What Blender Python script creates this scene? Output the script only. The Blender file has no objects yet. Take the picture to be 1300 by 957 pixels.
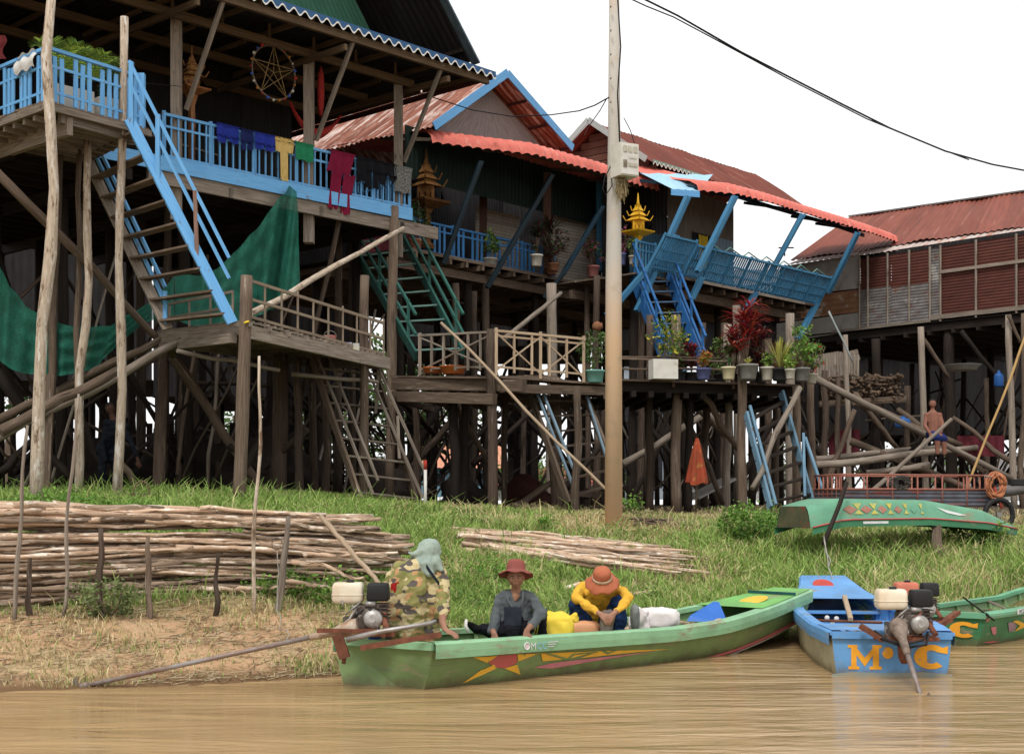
import bpy, math, random
import numpy as np
from mathutils import Vector, Matrix, noise
random.seed(7); RNG = np.random.default_rng(7)
SC = bpy.context.scene
F, CX, HY, CZ = 1800.0, 650.0, 640.0, 1.75          # lens in photo pixels, horizon row, eye height over the water
def P(px, py, Y): return Vector(((px-CX)/F*Y, Y, CZ-(py-HY)/F*Y))
def PZ(px, py, z): return P(px, py, (z-CZ)*F/(HY-py))
def V(*a): return Vector(a)
def R(a, b): return random.uniform(a, b)

# ------------------------------------------------------------------ materials
MATS = {}
def M(name, base, var=None, scale=6, st=(1, 1, 1), rough=.8, bump=.25, coord='UV', patch=None, pdet=8, ps=1.5, plo=.52, pw=.08,
      pst=(1, 1, 1), metal=0, randv=.2, spec=.14, trans=0, alpha=1, bdist=.02, vcol=None, coat=0):
    if name in MATS: return MATS[name]
    m = bpy.data.materials.new(name); m.use_nodes = True; nt = m.node_tree; N = nt.nodes; L = nt.links
    bs = N['Principled BSDF']
    tc = N.new('ShaderNodeTexCoord'); mp = N.new('ShaderNodeMapping'); mp.inputs['Scale'].default_value = st
    L.new(tc.outputs[coord], mp.inputs[0])
    n = N.new('ShaderNodeTexNoise'); n.inputs['Scale'].default_value = scale; n.inputs['Detail'].default_value = 7; n.inputs['Roughness'].default_value = .62
    L.new(mp.outputs[0], n.inputs['Vector'])
    if var is None: var = tuple(c*.55 for c in base)
    mr = N.new('ShaderNodeMapRange'); mr.inputs[1].default_value = .33; mr.inputs[2].default_value = .67
    L.new(n.outputs['Fac'], mr.inputs[0])
    mx = N.new('ShaderNodeMix'); mx.data_type = 'RGBA'; mx.inputs[6].default_value = (*base, 1); mx.inputs[7].default_value = (*var, 1)
    L.new(mr.outputs[0], mx.inputs[0]); col = mx.outputs[2]
    if vcol:
        a = N.new('ShaderNodeAttribute'); a.attribute_name = vcol
        mv = N.new('ShaderNodeMix'); mv.data_type = 'RGBA'; mv.blend_type = 'MULTIPLY'; mv.inputs[0].default_value = 1
        L.new(col, mv.inputs[6]); L.new(a.outputs['Color'], mv.inputs[7]); col = mv.outputs[2]
    if patch:
        for k, pc in enumerate(patch if isinstance(patch[0], tuple) else [patch]):
            m2 = N.new('ShaderNodeMapping'); m2.inputs['Scale'].default_value = pst; m2.inputs['Location'].default_value = (3.3*k+1, 7.1*k, 2.2)
            L.new(tc.outputs[coord], m2.inputs[0])
            n2 = N.new('ShaderNodeTexNoise'); n2.inputs['Scale'].default_value = ps; n2.inputs['Detail'].default_value = pdet; n2.inputs['Roughness'].default_value = .68 if pdet > 4 else .5
            L.new(m2.outputs[0], n2.inputs['Vector'])
            r2 = N.new('ShaderNodeMapRange'); r2.inputs[1].default_value = plo; r2.inputs[2].default_value = plo+pw
            L.new(n2.outputs['Fac'], r2.inputs[0])
            x2 = N.new('ShaderNodeMix'); x2.data_type = 'RGBA'; x2.inputs[7].default_value = (*pc, 1)
            L.new(r2.outputs[0], x2.inputs[0]); L.new(col, x2.inputs[6]); col = x2.outputs[2]
    at = N.new('ShaderNodeAttribute'); at.attribute_name = 'tone'
    oi = N.new('ShaderNodeObjectInfo'); ad = N.new('ShaderNodeMath'); ad.operation = 'ADD'
    L.new(at.outputs['Fac'], ad.inputs[0]); L.new(oi.outputs['Random'], ad.inputs[1])
    tr = N.new('ShaderNodeMapRange'); tr.inputs[1].default_value = 0; tr.inputs[2].default_value = 2; tr.inputs[3].default_value = 1-randv; tr.inputs[4].default_value = 1+randv
    L.new(ad.outputs[0], tr.inputs[0])
    hv = N.new('ShaderNodeVectorMath'); hv.operation = 'SCALE'; L.new(col, hv.inputs[0]); L.new(tr.outputs[0], hv.inputs['Scale'])
    L.new(hv.outputs[0], bs.inputs['Base Color'])
    bs.inputs['Roughness'].default_value = rough; bs.inputs['Metallic'].default_value = metal
    bs.inputs['Specular IOR Level'].default_value = spec; bs.inputs['Coat Weight'].default_value = coat
    if alpha < 1: bs.inputs['Alpha'].default_value = alpha
    if bump:
        b = N.new('ShaderNodeBump'); b.inputs['Strength'].default_value = bump; b.inputs['Distance'].default_value = bdist
        L.new(n.outputs['Fac'], b.inputs['Height']); L.new(b.outputs[0], bs.inputs['Normal'])
    if trans:
        t = N.new('ShaderNodeBsdfTranslucent'); L.new(hv.outputs[0], t.inputs[0]); ms = N.new('ShaderNodeMixShader'); ms.inputs[0].default_value = trans
        L.new(bs.outputs[0], ms.inputs[1]); L.new(t.outputs[0], ms.inputs[2]); L.new(ms.outputs[0], N['Material Output'].inputs[0])
    MATS[name] = m; return m

GR = (14, .7, 1)      # wood grain: fine across, long along
w_pale = M('wood_pale', (.56, .47, .37), (.33, .25, .18), 3, (9, 1.2, 1), patch=((.17, .11, .07), (.62, .57, .50)), ps=3.4, plo=.54, pw=.08, pst=(3, .9, 1), bump=.9)
w_post = M('wood_post', (.105, .076, .056), (.045, .031, .024), 2.4, GR, bump=.7, randv=.4, patch=((.21, .165, .13), (.03, .02, .016)), ps=3, plo=.60, pw=.06, pst=(6, .5, 1))  # darkened so posts beneath the floors carry their shade in the colour
w_dark = M('wood_dark', (.034, .025, .020), (.014, .010, .008), 2.4, GR, bump=.5, randv=.4)  # dark albedo standing in for the shade under floors and decks
w_grey = M('wood_grey', (.33, .28, .23), (.15, .115, .088), 2.6, GR, bump=.5, randv=.3, patch=(.10, .075, .055), ps=2.2, plo=.6, pst=(2, .6, 1))
w_brown = M('wood_brown', (.185, .137, .10), (.085, .058, .042), 2.6, GR, bump=.6, randv=.4, patch=((.30, .25, .20), (.05, .035, .025)), ps=3, plo=.60, pw=.06, pst=(6, .5, 1))
w_fresh = M('wood_fresh', (.46, .36, .25), (.30, .21, .14), 3, GR, bump=.3)
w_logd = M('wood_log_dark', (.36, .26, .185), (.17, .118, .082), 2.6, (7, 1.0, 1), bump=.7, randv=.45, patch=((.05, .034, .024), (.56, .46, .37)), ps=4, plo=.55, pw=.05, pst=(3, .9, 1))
w_log = M('wood_log', (.62, .45, .32), (.34, .225, .15), 2.6, (7, 1.0, 1), bump=.7, randv=.36, patch=((.15, .095, .06), (.74, .66, .56)), ps=4, plo=.55, pw=.05, pst=(3, .9, 1))
w_cut = M('wood_cut', (.55, .42, .28), (.38, .27, .17), 8, rough=.9)
p_blue = M('paint_blue', (.17, .42, .72), (.11, .32, .62), 3, GR, rough=.6, bump=.2, patch=((.24, .30, .33), (.16, .12, .09)), ps=4, plo=.62, pw=.06, pst=(3, 1, 1), randv=.12)
p_blue3 = M('paint_teal_blue', (.06, .21, .36), (.035, .13, .24), 3, GR, rough=.6, bump=.2, patch=(.10, .12, .13), ps=4, plo=.62, pst=(3, 1, 1), randv=.2)
p_navy = M('paint_navy', (.009, .020, .028), (.006, .012, .016), 3, GR, rough=.5, bump=.2)
p_green = M('paint_green', (.035, .13, .105), (.02, .075, .06), 3, GR, rough=.6, bump=.2, patch=(.2, .26, .24), ps=5, plo=.64, randv=.2)
p_mint = M('paint_mint', (.20, .33, .29), (.12, .24, .21), 3, GR, rough=.6, bump=.2)
t_dark = M('tin_dark', (.026, .024, .025), (.014, .012, .012), 2, (3, .5, 1), rough=.65, bump=.1, randv=.25)  # kept near black: veranda and interior shade is put into the colour
t_grey = M('tin_grey', (.20, .19, .185), (.12, .11, .105), 2, (3, .6, 1), rough=.6, bump=.1, randv=.25, patch=(.14, .075, .045), ps=1.6, plo=.6, pst=(2, .5, 1))
t_green = M('tin_green', (.05, .155, .105), (.035, .11, .075), 2, (3, .4, 1), rough=.5, bump=.1, randv=.12)
t_rust = M('tin_rust', (.33, .135, .085), (.22, .075, .05), 2.2, (4, .5, 1), rough=.75, bump=.15, randv=.22, patch=((.62, .50, .45), (.17, .06, .04)), ps=2.2, plo=.50, pw=.10, pst=(3.2, .3, 1))
t_red3 = M('tin_red_brown', (.18, .052, .036), (.13, .036, .026), 2.2, (3, .4, 1), rough=.7, bump=.15, randv=.16, patch=((.13, .05, .035), (.25, .10, .07)), ps=1.4, plo=.56, pst=(2.5, .3, 1))
t_red = M('tin_red', (.225, .066, .043), (.165, .047, .032), 2.2, (3, .4, 1), rough=.6, bump=.1, randv=.2, patch=((.14, .05, .035), (.28, .11, .075)), ps=1.4, plo=.57, pw=.1, pst=(2.6, .3, 1))
t_maroon = M('tin_maroon', (.115, .040, .030), (.07, .026, .02), 2.2, (2, .8, 1), rough=.6, bump=.1, randv=.2)
t_coral = M('tin_coral', (.68, .19, .15), (.54, .13, .10), 2, (3, .5, 1), rough=.5, bump=.1, randv=.16, patch=((.74, .36, .28), (.36, .09, .06)), ps=3, plo=.58, pw=.12, pst=(2, .7, 1))
t_patch = M('tin_patch', (.22, .21, .205), (.10, .085, .08), 2, (2, 1, 1), rough=.7, bump=.15, patch=((.16, .075, .05), (.33, .31, .29)), ps=1.6, plo=.56, pw=.08, randv=.3)
t_rust2 = M('tin_rust_sheet', (.30, .16, .085), (.17, .075, .045), 2, rough=.8, bump=.15, patch=(.36, .31, .25), ps=1.6, plo=.56, pw=.06, randv=.2)
t_sky = M('tin_light_blue', (.35, .55, .68), (.27, .46, .60), 2, (2, .5, 1), rough=.5, bump=.05)
c_grey = M('cement_board', (.36, .34, .31), (.25, .23, .21), 2, rough=.85, bump=.15, patch=(.20, .17, .14), ps=1.2, plo=.6)
steel = M('steel', (.35, .34, .33), (.22, .19, .17), 6, (1, 1, 1), rough=.45, metal=.6, bump=.1)
rusty = M('rusty_steel', (.22, .085, .05), (.11, .045, .03), 8, rough=.85, bump=.3, randv=.25)
black = M('black_plastic', (.02, .02, .022), (.03, .03, .03), 5, rough=.5, bump=.1)
white = M('white_paint', (.72, .71, .67), (.58, .55, .50), 3, rough=.55, bump=.1)
foam = M('foam_box', (.74, .72, .67), (.60, .57, .5), 3, rough=.8, bump=.2, patch=(.35, .30, .22), ps=4, plo=.62)

# ------------------------------------------------------------------ mesh builder
def basis(d, up=Vector((0, 0, 1))):
    d = d.normalized()
    if abs(d.dot(up)) > .97: up = Vector((1, 0, 0)) if abs(d.x) < .9 else Vector((0, 1, 0))
    s = d.cross(up).normalized(); u = s.cross(d).normalized(); return d, s, u
class MB:
    def __init__(self): self.v = []; self.f = []; self.uv = []; self.t = []; self.mi = []; self.sm = []
    def face(self, idx, uvs=None, tone=.5, mi=0, sm=False):
        self.f.append(tuple(idx)); self.uv.extend(uvs if uvs else [(0, 0)]*len(idx)); self.t.append(tone); self.mi.append(mi); self.sm.append(sm)
    def poly(self, pts, tone=.5, mi=0, uvs=None):
        i = len(self.v); self.v += [tuple(p) for p in pts]
        if uvs is None:
            a = Vector(pts[0]); ex = (Vector(pts[1])-a).normalized(); n = Vector((0, 0, 0))
            for k in range(1, len(pts)-1): n += (Vector(pts[k])-a).cross(Vector(pts[k+1])-a)
            ey = n.normalized().cross(ex); uvs = [((Vector(p)-a).dot(ex), (Vector(p)-a).dot(ey)) for p in pts]
        self.face(range(i, i+len(pts)), uvs, tone, mi)
    def beam(self, a, b, w, h, up=Vector((0, 0, 1)), tone=None, mi=0, taper=1):
        a = Vector(a); b = Vector(b); L = (b-a).length
        if L < 1e-5: return self
        d, s, u = basis(b-a, up); tone = random.random() if tone is None else tone; i = len(self.v); o = R(0, 50); q = R(0, 50)
        for p, k in ((a, 1), (b, taper)):
            for x, y in ((-1, -1), (1, -1), (1, 1), (-1, 1)): self.v.append(tuple(p+s*(x*w/2*k)+u*(y*h/2*k)))
        per = [0, w, w+h, 2*w+h, 2*w+2*h]
        for k in range(4):
            j = (k+1) % 4
            self.face((i+k, i+j, i+4+j, i+4+k), [(o+per[k], q), (o+per[k+1], q), (o+per[k+1], q+L), (o+per[k], q+L)], tone, mi)
        self.face((i+3, i+2, i+1, i), [(o, q), (o+w, q), (o+w, q+h), (o, q+h)], tone, mi); self.face((i+4, i+5, i+6, i+7), [(o, q), (o+w, q), (o+w, q+h), (o, q+h)], tone, mi)
        return self
    def box(self, c, sx, sy, sz, rz=0, tone=None, mi=0):
        c = Vector(c); y = Vector((-math.sin(rz), math.cos(rz), 0))
        return self.beam(c-y*sy/2, c+y*sy/2, sx, sz, tone=tone, mi=mi)
    def tube(self, pts, rr, n=8, tone=None, mi=0, caps=True, sm=True, capmi=None, squash=1):
        pts = [Vector(p) for p in pts]; rr = rr if hasattr(rr, '__len__') else [rr]*len(pts)
        tone = random.random() if tone is None else tone; i = len(self.v); o = R(0, 50); q = R(0, 50); L = [0]
        _, s, u = basis(pts[1]-pts[0])
        for k in range(1, len(pts)): L.append(L[-1]+(pts[k]-pts[k-1]).length)
        for k, p in enumerate(pts):
            d = (pts[min(k+1, len(pts)-1)]-pts[max(k-1, 0)]).normalized()
            s = (s-d*s.dot(d)).normalized(); u = s.cross(d)
            for j in range(n):
                a = 2*math.pi*j/n; self.v.append(tuple(p+s*(math.cos(a)*rr[k])+u*(math.sin(a)*rr[k]*squash)))
        c = 2*math.pi*max(rr)
        for k in range(len(pts)-1):
            for j in range(n):
                j2 = (j+1) % n; a, b = i+k*n, i+(k+1)*n
                self.face((a+j, a+j2, b+j2, b+j), [(o+c*j/n, q+L[k]), (o+c*(j+1)/n, q+L[k]), (o+c*(j+1)/n, q+L[k+1]), (o+c*j/n, q+L[k+1])], tone, mi, sm)
        if caps:
            cm = mi if capmi is None else capmi
            self.face([i+j for j in range(n-1, -1, -1)], None, tone, cm); self.face([i+(len(pts)-1)*n+j for j in range(n)], None, tone, cm)
        return self
    def lathe(self, c, prof, n=14, axis=Vector((0, 0, 1)), tone=.5, mi=0, sq=(1, 1), sm=True, wob=0):
        c = Vector(c); d, s, u = basis(axis); i = len(self.v)
        for (r, z) in prof:
            for j in range(n):
                a = 2*math.pi*j/n; w = 1+wob*math.sin(j*5.3+z*31)
                self.v.append(tuple(c+d*z+s*(math.cos(a)*r*sq[0]*w)+u*(math.sin(a)*r*sq[1]*w)))
        for k in range(len(prof)-1):
            for j in range(n):
                j2 = (j+1) % n; a, b = i+k*n, i+(k+1)*n
                self.face((a+j, a+j2, b+j2, b+j), [(j*.1, prof[k][1]), (j*.1+.1, prof[k][1]), (j*.1+.1, prof[k+1][1]), (j*.1, prof[k+1][1])], tone, mi, sm)
        self.face([i+j for j in range(n-1, -1, -1)], None, tone, mi); self.face([i+(len(prof)-1)*n+j for j in range(n)], None, tone, mi)
        return self
    def ball(self, c, r, n=8, mi=0, tone=.5, sc=(1, 1, 1)):
        c = Vector(c); i = len(self.v); m = max(4, n//2+1)
        for k in range(m+1):
            th = math.pi*k/m
            for j in range(n):
                ph = 2*math.pi*j/n; self.v.append((c.x+r*sc[0]*math.sin(th)*math.cos(ph), c.y+r*sc[1]*math.sin(th)*math.sin(ph), c.z+r*sc[2]*math.cos(th)))
        for k in range(m):
            for j in range(n):
                j2 = (j+1) % n; self.face((i+k*n+j, i+(k+1)*n+j, i+(k+1)*n+j2, i+k*n+j2), [(j*.1, k*.1)]*4, tone, mi, True)
        return self
    def grid(self, fn, nu, nv, tone=.5, mi=0, sm=True, uvs=(1, 1), tonef=None):
        i = len(self.v)
        for a in range(nu+1):
            for b in range(nv+1): self.v.append(tuple(fn(a/nu, b/nv)))
        for a in range(nu):
            for b in range(nv):
                q = i+a*(nv+1)+b; t = tonef(a/nu, b/nv) if tonef else tone
                self.face((q, q+nv+1, q+nv+2, q+1), [(a/nu*uvs[0], b/nv*uvs[1]), ((a+1)/nu*uvs[0], b/nv*uvs[1]), ((a+1)/nu*uvs[0], (b+1)/nv*uvs[1]), (a/nu*uvs[0], (b+1)/nv*uvs[1])], t, mi, sm)
        return self
    def corr(self, A, B, C, D, pitch=.13, amp=.025, mi=0, panel=.8, nv=2, bulge=None, sag=0, flip=1):
        """corrugated sheet: waves run across A->B, channels run A->D"""
        A, B, C, D = map(Vector, (A, B, C, D)); w = (B-A).length; n = max(4, int(w/pitch)); nrm = (B-A).cross(D-A).normalized()*flip
        tn = [random.random() for _ in range(int(w/panel)+3)]; off = R(0, 30)
        L = (D-A).length; bz = [sag*math.sin(k*1.7+off) for k in range(n*4+1)]
        def fn(u, v):
            p = (A*(1-u)+B*u)*(1-v)+(D*(1-u)+C*u)*v
            q = p+nrm*(amp*math.cos(u*n*2*math.pi))
            if bulge: q += bulge(u, v)
            if sag: q += Vector((0, 0, sag*noise.noise(Vector((u*w*.9+off, v*2, 0)))))
            return q
        i0 = off
        self.grid(fn, n*4, nv, mi=mi, uvs=(w, L), tonef=lambda u, v: tn[int(u*w/panel)])
        return self
    def planks(self, A, B, C, D, n, th=.03, gap=.06, jit=.0, mi=0, up=Vector((0, 0, 1)), skip=0):
        """n boards parallel to A->B laid from AB to DC"""
        A, B, C, D = map(Vector, (A, B, C, D)); W = (D-A).length/n
        for k in range(n):
            if random.random() < skip: continue
            t = (k+.5)/n; a = A.lerp(D, t); b = B.lerp(C, t); e = (b-a).normalized()
            a = a-e*R(0, jit); b = b+e*R(0, jit); self.beam(a+up*R(-.004, .004), b+up*R(-.004, .004), W*(1-gap), th, up)
        return self
    def build(self, name, mats, parent=None):
        mats = mats if isinstance(mats, (list, tuple)) else [mats]
        V_ = np.array(self.v, dtype=np.float64).reshape(-1, 3)
        me = bpy.data.meshes.new(name)
        if parent is None: O = np.array([(V_[:, 0].min()+V_[:, 0].max())/2, (V_[:, 1].min()+V_[:, 1].max())/2, V_[:, 2].min()])
        else: O = np.array(parent['_o'])
        me.from_pydata((V_-O).tolist(), [], self.f)
        uvl = me.uv_layers.new(name='UVMap'); uvl.data.foreach_set('uv', np.array(self.uv, dtype=np.float32).ravel())
        at = me.attributes.new('tone', 'FLOAT', 'FACE'); at.data.foreach_set('value', np.array(self.t, dtype=np.float32))
        for m in mats: me.materials.append(m)
        me.polygons.foreach_set('material_index', np.array(self.mi, dtype=np.int32)); me.polygons.foreach_set('use_smooth', np.array(self.sm, dtype=bool))
        me.update(); o = bpy.data.objects.new(name, me); SC.collection.objects.link(o); o['_o'] = [float(x) for x in O]
        if parent is None: o.location = O
        else: o.parent = parent
        return o
def tag(o, label=None, cat=None, group=None, kind=None):
    if label: o['label'] = label
    if cat: o['category'] = cat
    if group: o['group'] = group
    if kind: o['kind'] = kind
    return o
def thing(name, loc, label, cat, group=None):
    o = bpy.data.objects.new(name, None); SC.collection.objects.link(o); o.location = loc; o['_o'] = [float(x) for x in loc]
    return tag(o, label, cat, group)
def wpath(a, b, n=7, wob=.05, seed=None):
    a = Vector(a); b = Vector(b); d, s, u = basis(b-a); o = R(0, 100); L = (b-a).length; out = []
    for k in range(n):
        t = k/(n-1); e = math.sin(math.pi*t)**.5 if 0 < t < 1 else 0
        out.append(a.lerp(b, t)+s*(wob*e*2*noise.noise(Vector((t*2.2+o, 0, 0))))+u*(wob*e*2*noise.noise(Vector((0, t*2.2+o, 3)))))
    return out
def trunk(mb, a, b, r0, r1=None, wob=.05, n=9, seg=10, mi=0, knots=.12, tone=None, capmi=None):
    r1 = r0*.8 if r1 is None else r1; pts = wpath(a, b, n, wob)
    rr = [(r0*(1-k/(n-1))+r1*k/(n-1))*(1+R(-knots, knots)) for k in range(n)]
    return mb.tube(pts, rr, seg, mi=mi, tone=tone, capmi=capmi)

# ------------------------------------------------------------------ ground
SX = [-60, -14, -8, -4.8, -2.7, -1.75, -.4, 3.4, 6.7, 12, 60]; SY = [12.2, 12.4, 12.8, 13.2, 13.9, 14.45, 15.1, 17.5, 18.7, 20, 26]
PD = [-30, -6, -1.5, 0, 1, 3, 5, 7, 9.5, 13, 40, 2000]; PZ_ = [-2.5, -1.3, -.3, 0, .17, .5, .95, 1.28, 1.52, 1.66, 1.70, 1.6]
def ground_np(x, y):
    x = np.asarray(x, float); y = np.asarray(y, float); d = y-np.interp(x, SX, SY); z = np.interp(d, PD, PZ_)
    b = 1/(1+np.exp((x+2.4)*1.6)); z = z+b*.22*np.clip((d-4.5)/3, 0, 1)
    amp = np.clip(d, 0, 3)/3*np.exp(-np.maximum(y-40, 0)/20)
    return z+amp*(.045*np.sin(x*1.9+y*.7)*np.sin(y*1.6-x*.4)+.02*np.sin(x*5.1+1)*np.sin(y*4.3)+.012*np.sin(x*11+y*3)*np.sin(y*13))
def gz(x, y): return float(ground_np(x, y))
def G(px, Y, dz=0):
    x = (px-CX)/F*Y; return Vector((x, Y, gz(x, Y)+dz))
def soil_np(x, y):
    """how bare the ground is (1 = bare clay): the trodden bank on the water side of the pole stack, and worn spots"""
    px = CX+F*x/y; d = y-np.interp(x, SX, SY)
    s = np.clip((520-px)/150, 0, 1)*np.clip((3.6-d)/1.0, 0, 1)
    s = np.maximum(s, np.clip((700-px)/60, 0, 1)*np.clip((1.9-d)/.8, 0, 1)*.9)
    s = np.maximum(s, np.exp(-((px-780)/90)**2-((y-24)/1.2)**2))
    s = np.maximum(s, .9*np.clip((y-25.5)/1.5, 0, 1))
    n = np.sin(x*2.3+y*1.1)*np.sin(y*2.9-x*1.7)*.5+np.sin(x*6.1)*np.sin(y*5.7+1)*.3
    return np.clip(s+n*.35*(s > .05)*(s < .99)-.05, 0, 1)
xs = np.concatenate([[-1500, -600, -250, -120, -60, -35, -22], np.arange(-14, 20, .13), [22, 28, 40, 70, 130, 260, 600, 1500]])
ys = np.concatenate([[-40, 0, 6, 10], np.arange(11.5, 32, .13), [33, 35, 38, 42, 50, 65, 90, 140, 250, 500, 1000, 2600]])
X_, Y_ = np.meshgrid(xs, ys, indexing='ij'); Z_ = ground_np(X_, Y_)
Z_ = Z_+RNG.normal(0, .006, Z_.shape)*(Y_ < 31)
me = bpy.data.meshes.new('ground'); nx, ny = X_.shape
idx = np.arange(nx*ny).reshape(nx, ny); fq = np.stack([idx[:-1, :-1], idx[1:, :-1], idx[1:, 1:], idx[:-1, 1:]], -1).reshape(-1, 4)
me.from_pydata(np.stack([X_, Y_, Z_], -1).reshape(-1, 3).tolist(), [], fq.tolist())
at = me.attributes.new('bare', 'FLOAT', 'POINT'); at.data.foreach_set('value', soil_np(X_, np.maximum(Y_, 5)).ravel().astype(np.float32))
me.polygons.foreach_set('use_smooth', np.ones(len(fq), bool))
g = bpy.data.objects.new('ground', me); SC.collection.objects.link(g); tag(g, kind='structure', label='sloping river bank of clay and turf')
m = bpy.data.materials.new('bank_earth'); m.use_nodes = True; nt = m.node_tree; N = nt.nodes; L = nt.links; bs = N['Principled BSDF']
tc = N.new('ShaderNodeTexCoord')
def nz(s, det=8, ro=.65):
    n = N.new('ShaderNodeTexNoise'); n.inputs['Scale'].default_value = s; n.inputs['Detail'].default_value = det; n.inputs['Roughness'].default_value = ro; L.new(tc.outputs['Object'], n.inputs['Vector']); return n.outputs['Fac']
def mixc(f, a, b):
    x = N.new('ShaderNodeMix'); x.data_type = 'RGBA'
    L.new(f, x.inputs[0])
    for s, c in ((6, a), (7, b)):
        if isinstance(c, tuple): x.inputs[s].default_value = (*c, 1)
        else: L.new(c, x.inputs[s])
    return x.outputs[2]
def rng_(f, a, b):
    r = N.new('ShaderNodeMapRange'); r.inputs[1].default_value = a; r.inputs[2].default_value = b; L.new(f, r.inputs[0]); return r.outputs[0]
clay = mixc(rng_(nz(3), .35, .65), (.58, .36, .215), (.43, .26, .145)); clay = mixc(rng_(nz(23), .48, .75), clay, (.34, .23, .13)); clay = mixc(rng_(nz(1.1), .5, .7), clay, (.50, .38, .22))
turf = mixc(rng_(nz(4), .35, .65), (.15, .17, .05), (.27, .22, .10)); turf = mixc(rng_(nz(30), .4, .7), turf, (.05, .055, .02))
a = N.new('ShaderNodeAttribute'); a.attribute_name = 'bare'
sx_ = N.new('ShaderNodeSeparateXYZ'); L.new(tc.outputs['Object'], sx_.inputs[0])
L.new(mixc(rng_(sx_.outputs['Z'], .02, .11), (.17, .10, .05), mixc(rng_(sx_.outputs['Y'], 25.2, 27.0), mixc(a.outputs['Fac'], turf, clay), (.10, .072, .045))), bs.inputs['Base Color']); bs.inputs['Roughness'].default_value = .95; bs.inputs['Specular IOR Level'].default_value = .15  # earth also coloured darker beneath the houses, standing in for their shade
b = N.new('ShaderNodeBump'); b.inputs['Strength'].default_value = .9; b.inputs['Distance'].default_value = .05; L.new(nz(14), b.inputs['Height']); L.new(b.outputs[0], bs.inputs['Normal'])
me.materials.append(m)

# water
me = bpy.data.meshes.new('river_water'); me.from_pydata([(-1500, -300, 0), (1500, -300, 0), (1500, 60, 0), (-1500, 60, 0)], [], [(0, 1, 2, 3)])
wo = bpy.data.objects.new('river_water', me); SC.collection.objects.link(wo); tag(wo, kind='structure', label='calm muddy brown river water')
m = bpy.data.materials.new('muddy_water'); m.use_nodes = True; nt = m.node_tree; N = nt.nodes; L = nt.links; bs = N['Principled BSDF']; tc = N.new('ShaderNodeTexCoord')
mp = N.new('ShaderNodeMapping'); mp.inputs['Scale'].default_value = (.8, 2.6, 1); L.new(tc.outputs['Object'], mp.inputs[0])
n = N.new('ShaderNodeTexNoise'); n.inputs['Scale'].default_value = 2.6; n.inputs['Detail'].default_value = 6; n.inputs['Roughness'].default_value = .6; n.inputs['Distortion'].default_value = .8; L.new(mp.outputs[0], n.inputs['Vector'])
n2 = N.new('ShaderNodeTexNoise'); n2.inputs['Scale'].default_value = .5; n2.inputs['Detail'].default_value = 3; L.new(mp.outputs[0], n2.inputs['Vector'])
L.new(mixc(rng_(n2.outputs['Fac'], .35, .65), (.33, .215, .10), (.43, .29, .145)), bs.inputs['Base Color'])
b0 = N.new('ShaderNodeBump'); b0.inputs['Strength'].default_value = .35; b0.inputs['Distance'].default_value = .16; m3 = N.new('ShaderNodeMapping'); m3.inputs['Scale'].default_value = (.35, 1.5, 1); m3.inputs['Rotation'].default_value = (0, 0, .12); L.new(tc.outputs['Object'], m3.inputs[0])
n3_ = N.new('ShaderNodeTexNoise'); n3_.inputs['Scale'].default_value = 1.3; n3_.inputs['Detail'].default_value = 3; n3_.inputs['Distortion'].default_value = 1.2; L.new(m3.outputs[0], n3_.inputs['Vector']); L.new(n3_.outputs['Fac'], b0.inputs['Height'])
b = N.new('ShaderNodeBump'); b.inputs['Strength'].default_value = .4; b.inputs['Distance'].default_value = .04; L.new(n.outputs['Fac'], b.inputs['Height']); L.new(b0.outputs[0], b.inputs['Normal']); L.new(b.outputs[0], bs.inputs['Normal'])
bs.inputs['Roughness'].default_value = .04; bs.inputs['IOR'].default_value = 1.33; bs.inputs['Specular IOR Level'].default_value = .5
me.materials.append(m)

# ------------------------------------------------------------------ sky, sun, camera
w = bpy.data.worlds.new('World'); SC.world = w; w.use_nodes = True; N = w.node_tree.nodes; L = w.node_tree.links
sky = N.new('ShaderNodeTexSky'); sky.sky_type = 'NISHITA'; sky.sun_disc = False; sky.sun_elevation = math.radians(54); sky.sun_rotation = math.radians(200)
sky.air_density = 1; sky.dust_density = 6
hs = N.new('ShaderNodeHueSaturation'); hs.inputs['Saturation'].default_value = .06; L.new(sky.outputs[0], hs.inputs['Color'])
tcw = N.new('ShaderNodeTexCoord'); nw = N.new('ShaderNodeTexNoise'); nw.inputs['Scale'].default_value = 1.6; nw.inputs['Detail'].default_value = 4; L.new(tcw.outputs['Generated'], nw.inputs['Vector'])
rw = N.new('ShaderNodeMapRange'); rw.inputs[1].default_value = .3; rw.inputs[2].default_value = .7; rw.inputs[3].default_value = 9.6; rw.inputs[4].default_value = 10.6; L.new(nw.outputs['Fac'], rw.inputs[0])
mxw = N.new('ShaderNodeMix'); mxw.data_type = 'RGBA'; mxw.inputs[0].default_value = .9; L.new(hs.outputs[0], mxw.inputs[6]); L.new(rw.outputs[0], mxw.inputs[7])
bg = N['Background']; bg.inputs['Strength'].default_value = .122; L.new(mxw.outputs[2], bg.inputs['Color'])
sd = bpy.data.lights.new('Sun', 'SUN'); sd.energy = 2.1; sd.angle = math.radians(14); sd.color = (1, .965, .91)
so = bpy.data.objects.new('Sun', sd); SC.collection.objects.link(so)
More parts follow.
